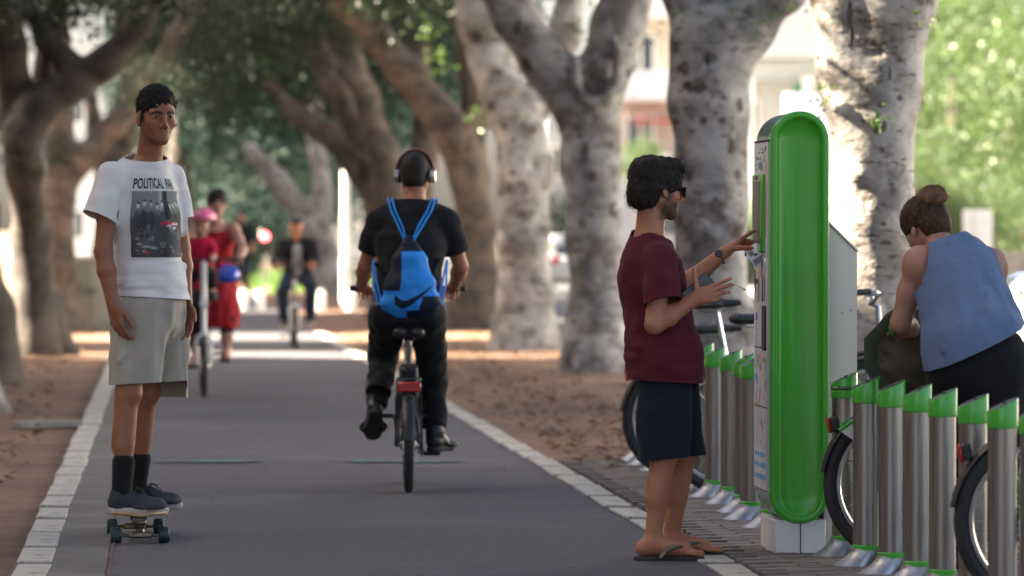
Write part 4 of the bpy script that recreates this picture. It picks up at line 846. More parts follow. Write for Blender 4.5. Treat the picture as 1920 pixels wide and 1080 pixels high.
    for y in (-1, 1):
        p = [np.array(q) for q in side(y)]; e = nrm(p[-1] - p[-2]); gr = MB(); gr.tube([p[-1] - e * .11, p[-1] - e * .10, p[-1] - e * .01, p[-1] + e * .012], [.015, .0175, .0175, .016], 10); gr.build('grip', M['rubber'], hd)
        lv = MB(); q = p[-1] - e * .12; lv.box(q + (.012, 0, -.006), (.018, .014, .012), bev=.004); lv.tube([q + (.03, 0, -.01), q + (.045, y * .03, -.016) + e * .0, q + (.035, 0, -.02) + e * .10], [.006, .006, .0045], 6); lv.build('brake_lever', M['alloy'] if bm_ is M['chrome'] else M['black'], hd)
    if guards:
        for x, a0, a1 in ((0, -.25, 2.75), (wb, .35, 2.95)):
            V_ = []; F_ = []; n_ = 26
            for i in range(n_ + 1):
                a = a0 + (a1 - a0) * i / n_ + (0.25 if x == 0 else 0)
                for j, w_ in enumerate((-.032, -.02, 0, .02, .032)):
                    r_ = Rw + .018 - (.014 if abs(w_) > .03 else (.004 if abs(w_) > .01 else 0)); V_.append((x + r_ * math.cos(a), w_, Rw + r_ * math.sin(a)))
            for i in range(n_):
                for j in range(4): F_.append((i * 5 + j, i * 5 + j + 1, (i + 1) * 5 + j + 1, (i + 1) * 5 + j))
            o = meshobj('mudguard', V_, F_, gm, root)
            if x == 0 and panel:
                for y in (-1, 1):
                    pb = MB(); pb.prism([(-.27, Rw + .22), (-.10, Rw + .335), (.20, Rw + .30), (.27, Rw + .20), (.10, Rw + .02), (-.02, Rw + .05)], y * .036 - .002, y * .036 + .002); pb.build('skirt_guard', M['white'], root); pe = MB(); pe.tube([(-.27, y * .036, Rw + .22), (-.10, y * .036, Rw + .338), (.20, y * .036, Rw + .305), (.27, y * .036, Rw + .2)], .009, 6); pe.build('guard_trim', M['green'], root)
    if rack:
        rz_ = rlight_z or Rw * 2 + .06; r = MB()
        for y in (-1, 1): r.tube([(.16, y * .03, rz_ + .0), (.05, y * .06, rz_), (-.26, y * .06, rz_), (-.29, y * .03, rz_)], .006, 6); r.tube([(.0, y * .07, Rw), (-.06, y * .06, rz_)], .005, 6); r.tube([(.0, y * .07, Rw), (-.20, y * .06, rz_)], .005, 6)
        for xx in (-.25, -.15, -.05, .05): r.tube([(xx, -.06, rz_), (xx, .06, rz_)], .005, 6)
        r.build('rear_rack', M['black'], root)
    if tail:
        if rlight_z: t = MB(); t.box((-.30, 0, rlight_z - .035), (.016, .062, .026), bev=.008); t.build('rear_light', M['red_lens'], root)
        else:
            t = MB(); t.box((-Rw * .93, 0, Rw + .24), (.007, .022, .034), rotm(0, .2), bev=.006); t.build('rear_light', M['red_lens'], root); t = MB(); t.box((-Rw * .86, 0, Rw + .245), (.018, .02, .03), bev=.006); t.build('light_bracket', M['black'], root)
    if head:
        l = MB(); l.lathe([(.012, -.04), (.03, -.02), (.036, .015), (.0001, .018)], ht + (.09, 0, .02), (1, 0, 0), 16); lo_ = l.build('headlight', M['chrome'], root); l = MB(); l.lathe([(.031, .0165), (.0001, .021)], ht + (.09, 0, .02), (1, 0, 0), 16); l.build('lens', M['clear_lens'], lo_)
    c = MB(); cd = np.array([math.cos(crank), 0, math.sin(crank)])
    for y in (-1, 1): c.tube([bb + (0, y * .055, 0), bb + (0, y * .075, 0) + cd * y * .165], [.014, .011], 8)
    c.lathe([(.085, .050), (.09, .052), (.09, .055), (.085, .057)], bb, (0, -1, 0), 26); co_ = c.build('crank', M['alloy'], root)
    for y in (-1, 1): p = MB(); p.box(bb + (0, y * .125, 0) + cd * y * .165, (.045, .045, .011), bev=.005); p.build('pedal', M['black'], co_)
    ch = MB(); ch.tube([bb + (-.02, -.055, .088), (0, -.055, Rw + .04)], .004, 5); ch.tube([bb + (-.02, -.055, -.088), (0, -.055, Rw - .04)], .004, 5); ch.build('chain', M['rubber'], root)
    if panel or guards:
        g_ = MB(); g_.prism([(.02, Rw + .06), (bb[0] + .02, bb[2] + .10), (bb[0] + .11, bb[2] + .02), (bb[0] + .06, bb[2] - .10), (.02, Rw - .06)], -.070, -.064); g_.build('chain_guard', M['green'] if panel else gm, root)
    if box: b = MB(); b.box((st[0] - .05, 0, .50), (.05, .05, .17), rotm(0, .25), bev=.015); b.build('battery_case', M['black'], root)
    if basket:
        b = MB(); cx = ht[0] + .24
        for zz in (.78, .88, .98):
            s_ = 1 if zz > .8 else .85; b.tube([(cx - .15 * s_, -.17 * s_, zz), (cx + .15 * s_, -.17 * s_, zz), (cx + .15 * s_, .17 * s_, zz), (cx - .15 * s_, .17 * s_, zz)], .005, 6, closed=True)
        for t_ in np.linspace(-1, 1, 7):
            for a_, b_ in ((cx + t_ * .15, -.17), (cx + t_ * .15, .17), (cx - .15, t_ * .17), (cx + .15, t_ * .17)): b.tube([((a_ - cx) * .85 + cx, b_ * .85, .78), (a_, b_, .98)], .003, 5)
        for t_ in np.linspace(-.8, .8, 6): b.tube([(cx + t_ * .12, -.145, .78), (cx + t_ * .12, .145, .78)], .003, 5)
        bo = b.build('basket', M['black'], root)
    if not stand: return root
    ks = MB(); ks.tube([(.12, .05, Rw - .02), (.10, .14, .03)], .008, 6); ks.build('kickstand', M['alloy'], root)
    return root

# ------------------------------------------------------------------ the bicycle docking station
def make_post():
    r = empty('docking_post'); mb = MB()
    mb.lathe([(.051, .075), (.051, .685)], n=28, cap=False); mb.build('tube', M['steel'], r)
    # sloping green cap: low towards the path, high on the far side, with a dished top
    n = 32; V_ = []; F_ = []
    def rim(rad, f): return [(rad * math.cos(2 * math.pi * k / n), rad * math.sin(2 * math.pi * k / n), f(rad * math.cos(2 * math.pi * k / n))) for k in range(n)]
    top = lambda x: .754 + .025 * (x / .055)
    rings = [rim(.051, lambda x: .670), rim(.0553, lambda x: .670), rim(.0556, lambda x: .674), rim(.0556, lambda x: top(x) - .003), rim(.0545, lambda x: top(x)), rim(.051, lambda x: top(x))]
    for q in rings: V_ += q
    for i in range(len(rings) - 1):
        for k in range(n): l = (k + 1) % n; F_.append((i * n + k, i * n + l, (i + 1) * n + l, (i + 1) * n + k))
    c = meshobj('cap', V_, F_, M['green'], r); F2 = [tuple(range(n))]; m_ = meshobj('lock_face', rim(.0512, lambda x: top(x) + .0006), F2, M['dark_face'], c, False)
    b = MB(); b.box((.012, 0, .753), (.012, .012, .006), rotm(0, -.7)); b.build('key_pad', M['black'], c, False)
    mb = MB(); mb.lathe([(.047, .072), (.055, .076), (.055, .094), (.051, .098)], n=24); mb.build('collar', M['green_dark'] if False else M['green'], r)
    V_ = []; F_ = []; zs = np.linspace(.085, 0, 9)
    for z in zs:
        t = 1 - z / .085; cx = -.075 * t ** 1.7; rad = .053 + .030 * t ** 1.7
        V_ += [(cx + rad * 1.08 * math.cos(2 * math.pi * k / n), rad * math.sin(2 * math.pi * k / n), z) for k in range(n)]
    for i in range(8):
        for k in range(n): l = (k + 1) % n; F_.append((i * n + k, (i + 1) * n + k, (i + 1) * n + l, i * n + l))
    meshobj('foot', V_, F_, M['foot_metal'], r); return r
M['dark_face'] = mat('grey_lock_face', (.10, .085, .08), .35, col2=(.07, .065, .06), ns=30)
P0 = make_post()
near = [(1.383, 19.98), (1.43, 19.40), (1.498, 18.95), (1.560, 18.46), (1.615, 18.0), (1.668, 17.36), (1.733, 16.95), (1.79, 16.42)]
far = [(1.185, 21.9), (1.245, 21.2), (1.122, 22.5), (1.118, 23.1), (1.085, 23.8), (1.032, 24.4), (1.000, 25.1), (.945, 25.75), (.90, 26.4), (.85, 27.05), (.795, 27.7), (.755, 28.2)]
nl = ['first', 'second', 'third', 'fourth', 'fifth', 'sixth', 'seventh', 'eighth', 'ninth', 'tenth', 'eleventh', 'twelfth']; first = True
far.sort(key=lambda q: q[1])
for lst, txt in ((near, '%s steel docking post on the near side of the terminal, counted from it'), (far, '%s steel docking post beyond the terminal, counted from it')):
    for i, (x, y) in enumerate(lst):
        o = P0 if first else copy_tree(P0); first = False
        o.location = (x, y, .008); o.rotation_euler = (0, 0, PATH_ROT + rng.normal(0, .05)); tag(o, txt % nl[i], 'docking post', 'steel docking posts with green caps')
# the rental terminal
def build_terminal():
    base = np.array([1.208, 20.13, .008]); r = tag(empty('rental_terminal', base, PATH_ROT), 'tall green and white bicycle rental terminal the man is touching', 'terminal'); RA = .124; Z0, Z1 = .135, 1.868; D = .50
    def cap(off, y, n=18):
        rad = RA - off; P = []
        for k in range(n + 1): a = math.pi * k / n; P.append((rad * math.cos(a), y, Z1 - RA + rad * math.sin(a)))
        for k in range(n + 1): a = math.pi + math.pi * k / n; P.append((rad * math.cos(a), y, Z0 + RA + rad * math.sin(a)))
        return P
    def loft(rings, name, m, parent, close=False):
        n = len(rings[0]); V_ = [p for q in rings for p in q]; F_ = [(i * n + k, i * n + (k + 1) % n, (i + 1) * n + (k + 1) % n, (i + 1) * n + k) for i in range(len(rings) - 1) for k in range(n)]
        if close: F_.append(tuple((len(rings) - 1) * n + k for k in range(n)))
        o = meshobj(name, V_, F_, m, parent); md = o.modifiers.new('e', 'EDGE_SPLIT'); md.split_angle = R(50); return o
    loft([cap(0, .055), cap(0, .012), cap(.0025, .004), cap(.009, 0), cap(.024, 0), cap(.029, .004), cap(.033, .014), cap(.048, .022), cap(.075, .028), cap(.105, .030)], 'end_panel', M['green'], r, True)
    loft([cap(.004, .056), cap(.004, D)], 'shell', M['green_dark'], r, True)
    b = MB(); b.box((.004, .25, .075), (.108, .235, .076), bev=.004); b.build('plinth', M['white'], r); b = MB(); b.box((.004, .012, .07), (.0015, .004, .068)); b.build('plinth_joint', M['dark'], r, False)
    b = MB(); b.prism([(.122, .0), (.262, .0), (.262, 1.272), (.122, 1.412)], .14, .47); h = b.build('rear_housing', M['cream'], r, False); b = MB(); b.prism([(.124, 1.413), (.266, 1.275), (.268, 1.283), (.124, 1.424)], .132, .478); b.build('housing_lid', M['cream'], h, False)
    for x, z in ((.20, 1.02), (.235, 1.03)): b = MB(); b.lathe([(.0001, .003), (.005, .0)], (x, .138, z), (0, -1, 0), 8); b.build('rivet', M['alloy'], h)
    # white front with the screen, slots and printed panels (towards the path)
    xf = -RA - .002
    b = MB(); b.box((xf, .275, 1.005), (.006, .215, .735), bev=.003); fr = b.build('front_panel', mat('panel_white', (.60, .62, .66), .35), r)
    b = MB(); b.box((xf, .275, .262), (.0045, .213, .006)); b.build('panel_joint', M['alloy'], fr, False); b = MB(); b.box((xf, .275, 1.745), (.006, .217, .004)); b.build('panel_joint', M['dark'], fr, False)
    for z in (.62, .87): b = MB(); b.box((xf - .0055, .275, z), (.001, .213, .003)); b.build('panel_joint', M['dark'], fr, False)
    b = MB(); b.box((xf - .012, .27, 1.44), (.012, .150, .165), bev=.006); sf = b.build('screen_frame', M['green'], fr); b = MB(); b.box((xf - .0245, .27, 1.445), (.0015, .112, .130)); b.build('screen', M['screen'], sf, False); b = MB(); b.box((xf - .0245, .27, 1.59), (.0012, .05, .008)); b.build('screen_hint', M['strap_olive'], sf, False)
    b = MB(); b.box((xf - .006, .14, .955), (.006, .055, .095), bev=.003); b.build('coin_tray', M['dark'], fr)
    b = MB(); b.box((xf - .006, .16, 1.16), (.006, .05, .09), bev=.003); q = b.build('card_reader', M['alloy'], fr); b = MB(); b.box((xf - .0125, .16, 1.12), (.0012, .012, .055)); b.build('card_slot', M['dark'], q, False); b = MB(); b.box((xf - .0125, .185, 1.2), (.0012, .006, .03)); b.build('card_slot', M['dark'], q, False)
    b = MB(); b.box((xf - .006, .36, 1.14), (.004, .05, .075), bev=.002); q = b.build('receipt_printer', M['alloy'], fr); b = MB(); b.box((xf - .0105, .36, 1.15), (.0012, .035, .01)); b.build('receipt_slot', M['dark'], q, False); b = MB(); b.box((xf - .008, .44, 1.15), (.002, .012, .05)); b.build('button_strip', M['dark'], fr, False)
    inks = {k: mat(k + '_print', c, .5) for k, c in dict(blue=(.03, .22, .62), sky=(.15, .42, .72), orange=(.75, .25, .04), red=(.62, .06, .04), leaf=(.12, .45, .08), navy=(.05, .08, .2), tan=(.5, .33, .15)).items()}
    g = np.random.default_rng(12); prints = {k: MB() for k in inks}
    def leafp(k, y, z, s, a):
        d = np.array([0, math.cos(a), math.sin(a)]) * s; e = np.array([0, -math.sin(a), math.cos(a)]) * s * .38; c = np.array([xf - .0072, y, z]); prints[k].add([c - d, c - d * .3 + e, c + d * .5 + e * .8, c + d, c + d * .5 - e * .8, c - d * .3 - e], [(0, 1, 2, 3, 4, 5)])
    for i in range(46): leafp(['blue', 'orange', 'red', 'leaf', 'sky', 'red', 'leaf'][i % 7], g.uniform(.09, .46), g.uniform(.46, .84), g.uniform(.012, .034), g.uniform(0, 6.28))
    for row, z in enumerate((.42, .375, .325)):
        y = .44
        while y > .10: w_ = g.uniform(.006, .012); prints['sky'].box((xf - .007, y, z + g.uniform(-.002, .002)), (.0006, w_, .010 if g.random() > .3 else .006)); prints['sky'].box((xf - .007, y - w_ * .8, z - .005), (.0006, .003, .009)); y -= w_ * 2 + (.008 if g.random() < .75 else .022)
    # top map poster: a pale sheet with blue water and little marks
    for i in range(9): leafp('sky' if i % 3 else 'blue', .22 + .01 * i, 1.64 + .01 * math.sin(i), .02, 1.3)
    for i in range(30): prints[['navy', 'leaf', 'tan'][i % 3]].box((xf - .007, g.uniform(.09, .46), g.uniform(1.62, 1.72)), (.0006, g.uniform(.004, .016), g.uniform(.002, .006)))
    prints['orange'].box((xf - .007, .085, 1.5), (.0006, .012, .16)); prints['navy'].box((xf - .007, .10, 1.715), (.0006, .016, .008)); prints['blue'].box((xf - .007, .40, 1.0), (.0006, .03, .016))
    for i in range(12): prints['sky'].box((xf - .007, .40, .97 - .012 * i), (.0006, g.uniform(.015, .04), .003))
    for k, q in prints.items(): pq = q.build('printed_' + {'blue': 'blue', 'sky': 'pale_blue', 'orange': 'orange', 'red': 'red', 'leaf': 'green', 'navy': 'navy', 'tan': 'tan'}[k] + '_marks', inks[k], fr, False); pq['kind'] = 'stuff'
    return r
build_terminal()
# docked bicycles, side on to us, rear wheels towards the path
hb = math.atan2(NRM[1], NRM[0])
for x, y, lab, sz, cr in ((1.60, 19.62, 'docked green bicycle whose rear wheel shows right of the terminal foot', .98, .4), (1.905, 17.15, 'docked green bicycle at the lower right corner behind the nearest posts', .98, .9), (.932, 26.3, 'docked green bicycle whose rear wheel shows left of the man in maroon', .985, .2), (1.1, 24.9, 'docked green bicycle whose handlebar shows right of the terminal housing', .93, 1.3), (1.0, 27.6, 'docked green bicycle with a low saddle under the man hands', .82, .7)):
    bike('bicycle', (x, y, .01), hb, lab, frame=M['green'], saddle_z=sz, rise=.06, bar_z=.99, panel=(x == 1.60), rack=(x == 1.60), crank=cr, group='green bicycles locked at the docking station', basket=False, tail=True)

# ------------------------------------------------------------------ people: shared anatomy
def yl(a): a = R(a); return np.array([-math.sin(a), math.cos(a), 0])
def yf(a): a = R(a); return np.array([math.cos(a), math.sin(a), 0])
def add_head(S, c, Q, s=1.0, fine=True, jaw=1.0, nose=1.0, mouth=True):
    c = np.asarray(c, float)
    def T(x, y, z): return c + Q @ (np.array([x, y, z]) * s)
    def el(p, r, k, sub=False, M=None): S.ell(T(*p), np.array(r) * s, Q if M is None else Q @ M, k * s, sub)
    def co(a, b, ra, rb, k, sub=False): S.cone(T(*a), T(*b), ra * s, rb * s, k * s, sub)
    el((-.012, 0, .030), (.098, .076, .087), .02)
    el((.022, 0, -.028), (.064, .0555, .078), .03)
    for y in (-1, 1):
        co((-.010, y * .050, -.052), (.068, y * .012, -.099), .0145 * jaw, .0135, .026)
        if fine:
            el((.050, y * .043, -.026), (.024, .020, .022), .025)
            co((.074, y * .042, .0175), (.0855, y * .010, .0155), .010, .010, .016)
    el((.068, 0, -.098), (.019, .018, .017), .02)
    if not fine:
        co((.082, 0, .0), (.104, 0, -.034), .010, .013, .012)
        for y in (-1, 1): el((-.004, y * .078, -.012), (.018, .008, .03), .006)
        return T
    for y in (-1, 1): el((.107, y * .033, -.001), (.022, .019, .0135), .014, True)
    co((.086, 0, .012), (.107 * (1 + .04 * (nose - 1)), 0, -.026), .0075, .0105 * nose, .012)
    el((.106, 0, -.033), (.0125 * nose, .0115 * nose, .0105), .008)
    for y in (-1, 1):
        el((.096, y * .0125, -.037), (.0105, .0075, .0085), .006)
        el((.1015, y * .0065, -.0455), (.004, .003, .003), .003, True)
    if mouth:
        el((.064, 0, -.062), (.0275, .029, .031), .022)
        for y in (-1, 1):
            co((.0825, y * .019, -.0655), (.0905, y * .005, -.0620), .0022, .0030, .007)
            co((.0815, y * .017, -.0685), (.0895, y * .003, -.0718), .0024, .0034, .007)
            co((.0815, y * .025, -.0674), (.0970, y * .002, -.0666), .0016, .0018, .003, True)
    for y in (-1, 1):
        # lids
        for dz, r_ in ((.0080, .0030), (-.0084, .0026)):
            co((.0775, y * .0185, 0), (.0875, y * .031, dz), r_, r_, .005); co((.0875, y * .031, dz), (.0745, y * .047, .001), r_, r_, .005)
        M = rotm(R(-18 * y), R(0), R(8 * y))
        el((-.004, y * .079, -.010), (.018, .0075, .031), .006, M=M)
        el((.002, y * .0875, -.008), (.0095, .006, .018), .005, True, M)
        el((.003, y * .079, -.036), (.008, .006, .009), .005)
    return T
def add_hand(S, w, f, n, t, s=1.0, curl=(.25, .3, .35, .4), thumb=None, spread=.04, lens=1.0, first=None):
    "w wrist, f towards the fingers, n out of the palm, t towards the thumb; curl in radians per knuckle"
    w = np.asarray(w, float); f = nrm(f); t = nrm(np.asarray(t) - f * np.dot(t, f)); n = np.cross(f, t) if np.dot(np.cross(f, t), n) > 0 else -np.cross(f, t)
    def P(a, b, c): return w + s * (f * a + t * b + n * c)
    kn = [(.090, .030), (.094, .010), (.089, -.010), (.080, -.028)]; ln = [(.042, .026, .021), (.047, .030, .022), (.043, .028, .021), (.034, .021, .019)]
    S.cone(P(-.03, 0, 0), P(.03, 0, 0), .026 * s, .028 * s, .02, flat=(n, .72))
    S.ell(P(.052, .001, .003), (.046 * s, .038 * s, .0145 * s), np.stack([f, t, n], 1), .012)
    S.ell(P(.036, .024, .008), (.030 * s, .016 * s, .014 * s), np.stack([f, t, n], 1), .012)
    tips = []
    for i, (a, b) in enumerate(kn):
        S.cone(P(.012, b * .5, -.002), P(a, b, -.003), .0125 * s, .0105 * s, .012)
        p = P(a, b, -.003); cu = curl[i]; cu = cu if hasattr(cu, '__len__') else (cu, cu * 1.2, cu * .8)
        sp = spread * (1.5 - i); ang = 0; r_ = .0098 if i < 3 else .0085
        for j in range(3):
            ang += cu[j]; d = f * math.cos(ang) + n * math.sin(ang) + t * sp * math.cos(ang); d = nrm(d)
            q = p + d * ln[i][j] * s * lens; S.cone(p, q, r_ * s, (r_ - .0010) * s, .004); p = q; r_ -= .0010
        tips.append(p)
    th = thumb or ((.55, .8, .25), (.8, .5, .25), (.9, .3, .3))
    p = P(.020, .020, .004); r_ = .0135
    for j, L_ in enumerate((.044, .034, .028)):
        d = nrm(f * th[j][0] + t * th[j][1] + n * th[j][2]); q = p + d * L_ * s; S.cone(p, q, r_ * s, (r_ - .0015) * s, .008 if j == 0 else .004); p = q; r_ -= .0015
    tips.append(p); return tips
def add_arm(S, sh, el_, wr, s=1.0, k=.03):
    sh, el_, wr = [np.asarray(x, float) for x in (sh, el_, wr)]
    S.ell(sh + (el_ - sh) * .08, .056 * s, None, .04)
    S.cone(sh, el_, .048 * s, .038 * s, k); S.ell(sh + (el_ - sh) * .5, .046 * s, None, .03)
    S.cone(el_, el_ + (wr - el_) * .35, .037 * s, .043 * s, .015); S.cone(el_ + (wr - el_) * .35, wr, .041 * s, .0265 * s, .015)
def add_leg(S, hp, kn, an, back, s=1.0):
    hp, kn, an = [np.asarray(x, float) for x in (hp, kn, an)]; back = nrm(back)
    S.cone(hp, kn, .088 * s, .056 * s, .03); S.ell(kn - back * .008, .058 * s, None, .02)
    S.cone(kn, an, .050 * s, .036 * s, .02); S.cone(kn + (an - kn) * .12 + back * .012, kn + (an - kn) * .5 + back * .014, .042 * s, .046 * s, .03)
    S.ell(an, .040 * s, None, .012)
def add_foot(S, an, d, ground, s=1.0, toes=True):
    an = np.asarray(an, float); d = nrm(d); l = np.cross((0, 0, 1), d)
    g = np.array([an[0], an[1], ground])
    S.cone(an, g + d * -.035 + (0, 0, .034), .036 * s, .034 * s, .02); S.cone(g - d * .03 + (0, 0, .032), g + d * .13 + (0, 0, .026), .032 * s, .030 * s, .02, flat=(l, 1.15))
    S.cone(an + d * .02, g + d * .13 + (0, 0, .032), .034 * s, .026 * s, .03)
    S.ell(g + d * .135 + (0, 0, .022), (.045 * s, .045 * s, .02 * s), None, .02)
    if toes:
        for i, o in enumerate((-.034, -.016, .0, .015, .029)):
            L_ = (.215, .212, .204, .194, .182)[i] if np.dot(l, (0, 1, 0)) * 1 > -9 else .2
            S.cone(g + d * .15 + l * o + (0, 0, .016), g + d * (L_ - .01) + l * o + (0, 0, .012), .0135 * s, .0125 * s if i else .015 * s, .005)
def paint_mask(o, fn):
    me = o.data; v = np.empty(len(me.vertices) * 3, np.float32); me.vertices.foreach_get('co', v); v = v.reshape(-1, 3).astype(float)
    a = me.color_attributes.new('mask', 'FLOAT_COLOR', 'POINT'); c = np.zeros((len(v), 4), np.float32); c[:, 3] = 1; c[:, :3] = fn(v); a.data.foreach_set('color', c.ravel())
def sm(x, a, b): t = np.clip((x - a) / (b - a), 0, 1); return t * t * (3 - 2 * t)
def face_mask(c, Q, s=1.0, stub=.6, lip=.7, blush=.3, scalp=None, brow=1.0):
    c = np.asarray(c, float)
    def fn(v):
        q = (v - c) @ Q / s; x, y, z = q.T; inh = (np.linalg.norm(q - [0, 0, 0], axis=1) < .16)
        L_ = sm(-(np.abs(y) / .025) ** 2 - ((z + .0665) / .0105) ** 2, -1.0, -.35) * (x > .082) * lip
        moust = sm(-np.abs(z + .0525), -.008, -.003) * (np.abs(y) < .026) * (x > .085)
        jawz = sm(-z, .045, .066) * sm(x, -.03, .01) * sm(-np.linalg.norm(q * [0, 1, 1] - [0, 0, -.062], axis=1) * 0 - 0 + 1, 0, 1)
        side = sm(-z, .005, .03) * sm(np.abs(y), .048, .056) * sm(x, -.012, .004) * sm(-x, -.05, -.02)
        low = sm(-z, .078, .092) * sm(x, .0, .03)
        B = np.clip(np.maximum.reduce([moust, side, low, jawz * sm(np.abs(y), .028, .036) * sm(z, -.135, -.12)]), 0, 1) * stub * inh
        B = B * (z > -.128)
        Bl = sm(-np.linalg.norm((q - [.085, 0, 0]) * [1, 0, 1] - [0, 0, -.03], axis=1), -.05, -.01) * blush * (x > .06) * inh
        ay = np.abs(y); bz = np.interp(ay, [.006, .014, .032, .052], [.0140, .0165, .0205, .0140]); bh = np.interp(ay, [.006, .012, .034, .054], [.0025, .0048, .0046, .0016]) * brow
        Hm = sm(bh - np.abs(z - bz), -.0012, .0012) * (ay > .006) * (ay < .054) * (x > .04) * min(brow, 1)
        lash = sm(.0016 - np.abs(np.hypot(ay - .0325, (z - .0008) * 1.35) - .0128), -.0012, .0008) * (z > .002) * (x > .06)
        Hm = np.maximum(Hm, lash * .8)
        if scalp is not None: Hm = np.maximum(Hm, scalp(x, y, z))
        return np.stack([B, L_ * inh, Hm * inh], 1)
    return fn
def eyes(parent, c, Q, s=1.0, look=(1, 0, 0)):
    for y in (-1, 1):
        p = np.asarray(c) + Q @ (np.array([.0755, y * .0325, 0]) * s); lk = nrm(Q @ nrm(look)); a, b, d = frame_along(lk)
        mb = MB(); r = .0124 * s
        prof = [(r * math.sin(t), r * math.cos(t)) for t in np.linspace(0.0001, 2.4, 13)]
        mb.lathe(prof, p, d, 16, cap=False)
        o = mb.build('eye', [M['eye_white'], M['eye_dark']], parent)
        fc = [q.center[:] for q in o.data.polygons]
        o.data.polygons.foreach_set('material_index', np.array([1 if np.dot(nrm(np.array(f_) - p), d) > .80 else 0 for f_ in fc], np.int32))
def hair_cap(c, Q, s, h, grow=.008, front=(.125, -.036, .085, .078, .098), ear=(.062, -.035), nape=-.07, ruf=None, extra=None, r=(.099, .077, .088), ctr=(-.012, 0, .030)):
    S = Sdf(h, .012); c = np.asarray(c, float)
    def T(a, b, e): return c + Q @ (np.array([a, b, e]) * s)
    S.ell(T(*ctr), (np.array(r) + grow) * s, Q, .01)
    S.ell(T(-.045, 0, -.022), np.array([.063 + grow, .062 + grow, .07]) * s, Q, .02)
    if extra: extra(S, T)
    fx, fz, a, b, e = front; S.ell(T(fx, 0, fz), np.array([a, b, e]) * s, Q, .008, True)
    S.box(T(ear[0] + .03, 0, ear[1] - .10), np.array([.10, .14, .10]) * s, .012 * s, Q, .01, True)
    S.box(T(-.06, 0, nape - .10), np.array([.14, .14, .10]) * s, .01 * s, Q, .012, True)
    if ruf: S.ruffle(*ruf)
    return S.mesh()
def strands(v, f, n, length, flow, width=.0028, seed=1, lift=.5, segs=3, droop=0.0, rf=None):
    "ribbons of hair rooted on a mesh; flow(p, normal) gives the combing direction"
    g = np.random.default_rng(seed); N = vnormals(v, f); idx = g.integers(0, len(v), n); V_ = []; F_ = []
    if rf is not None: idx = [i for i in idx if rf(v[i])]
    for i in idx:
        p = v[i]; nn = N[i]; d = flow(p, nn); d = d - nn * np.dot(d, nn) * .6; d = nrm(nrm(d + 1e-6) + g.normal(0, .28, 3)); L_ = length * g.uniform(.5, 1.15)
        cur = nrm(d + nn * lift * g.uniform(.2, 1.1)); side = nrm(np.cross(cur, nn) + 1e-6); q = p - nn * .003; b = len(V_)
        for k in range(segs + 1):
            ww = width * (1 - k / segs * .85); V_.append(q - side * ww / 2); V_.append(q + side * ww / 2); q = q + cur * L_ / segs; cur = nrm(cur + d * .35 - nn * .10 + np.array([0, 0, -droop]))
        for k in range(segs): F_.append((b + 2 * k, b + 2 * k + 1, b + 2 * k + 3, b + 2 * k + 2))
    return np.array(V_), np.array(F_)
def hairobj(name, parts, m, parent):
    V_ = []; F_ = []; b = 0
    for v, f in parts: V_.append(v); F_.append(f + b); b += len(v)
    return meshobj(name, np.concatenate(V_), np.concatenate(F_), m, parent)
def shoe(parent, heel, d, L_=.275, width=.047, upper=None, sole=None, collar=.075, laces=True, z0=0.0, boot=None, sole_h=.032, name='shoe'):
    heel = np.array(heel, float); d = nrm((d[0], d[1], 0)); l = np.cross((0, 0, 1), d)
    def P(a, b, e): return heel + d * a + l * b + np.array([0, 0, e + z0])
    S = Sdf(.004, .025)
    S.cone(P(.040, 0, .055), P(L_ - .05, 0, .040), .036, .034, flat=(l, 1.1)); S.ell(P(L_ - .085, 0, .035), (.075, .075, .028), None, .02)
    S.cone(P(.048, 0, .05), P(.052, 0, collar), .041, .040, .02, flat=(l, .95)); S.cone(P(.06, 0, collar), P(L_ * .55, 0, .055), .038, .030, .03)
    if boot: S.chain([P(.05, 0, collar)] + [np.asarray(q) for q in boot], [.045, .046, .048][:len(boot) + 1], .02)
    S.ruffle(.0015, .02, 3); S.box(P(L_ / 2, 0, -.05 + sole_h - .006), (.3, .3, .05), .0, np.stack([d, l, (0, 0, 1)], 1), .002, True)
    up = sdfobj(name, S, upper, parent)
    S = Sdf(.004, .02)
    # sole: flat capsule outline, wider at the ball
    S.cone(P(.036, 0, sole_h / 2), P(L_ * .66, .003, sole_h / 2), .037, .047, .03); S.cone(P(L_ * .66, .003, sole_h / 2), P(L_ - .043, .001, sole_h / 2), .047, .042, .03)
    S.box(P(L_ / 2, 0, sole_h + .1), (.4, .4, .1), .0, np.stack([d, l, (0, 0, 1)], 1), .002, True); S.box(P(L_ / 2, 0, -.1), (.4, .4, .1), .0, np.stack([d, l, (0, 0, 1)], 1), .002, True)
    sdfobj('sole', S, sole, up)
    if laces:
        mb = MB()
        for k in range(4):
            a = .115 + k * .022; e = .098 - k * .011
            mb.tube([P(a, -.024, e - .018), P(a + .004, -.012, e - .002), P(a + .006, .012, e - .002), P(a + .002, .024, e - .018)], .0028, 5)
        e = .100
        for sgn in (-1, 1):
            mb.tube([P(.112, 0, e), P(.130, sgn * .03, e + .018), P(.155, sgn * .045, e + .008), P(.150, sgn * .03, e - .006), P(.116, 0, e + .002)], .0022, 5)
            mb.tube([P(.112, 0, e), P(.140, sgn * .02, e + .010), P(.172, sgn * .024, e - .010)], .002, 5)
        mb.build('lace', M['black'], up)
    return up

def keep_ellipse(c, yaw, a, b):
    l, f = yl(yaw), yf(yaw)
    def k(x):
        d = np.array(x) - np.asarray(c); return (d @ l / a) ** 2 + (d @ f / b) ** 2 < 1
    return k

def hairline(pts):
    xs = [p[0] for p in pts]; zs = [p[1] for p in pts]
    def f(x, y, z): return sm(z - np.interp(x, xs, zs), -.004, .004) * sm(-np.abs(y), -.0825, -.0795)
    return f

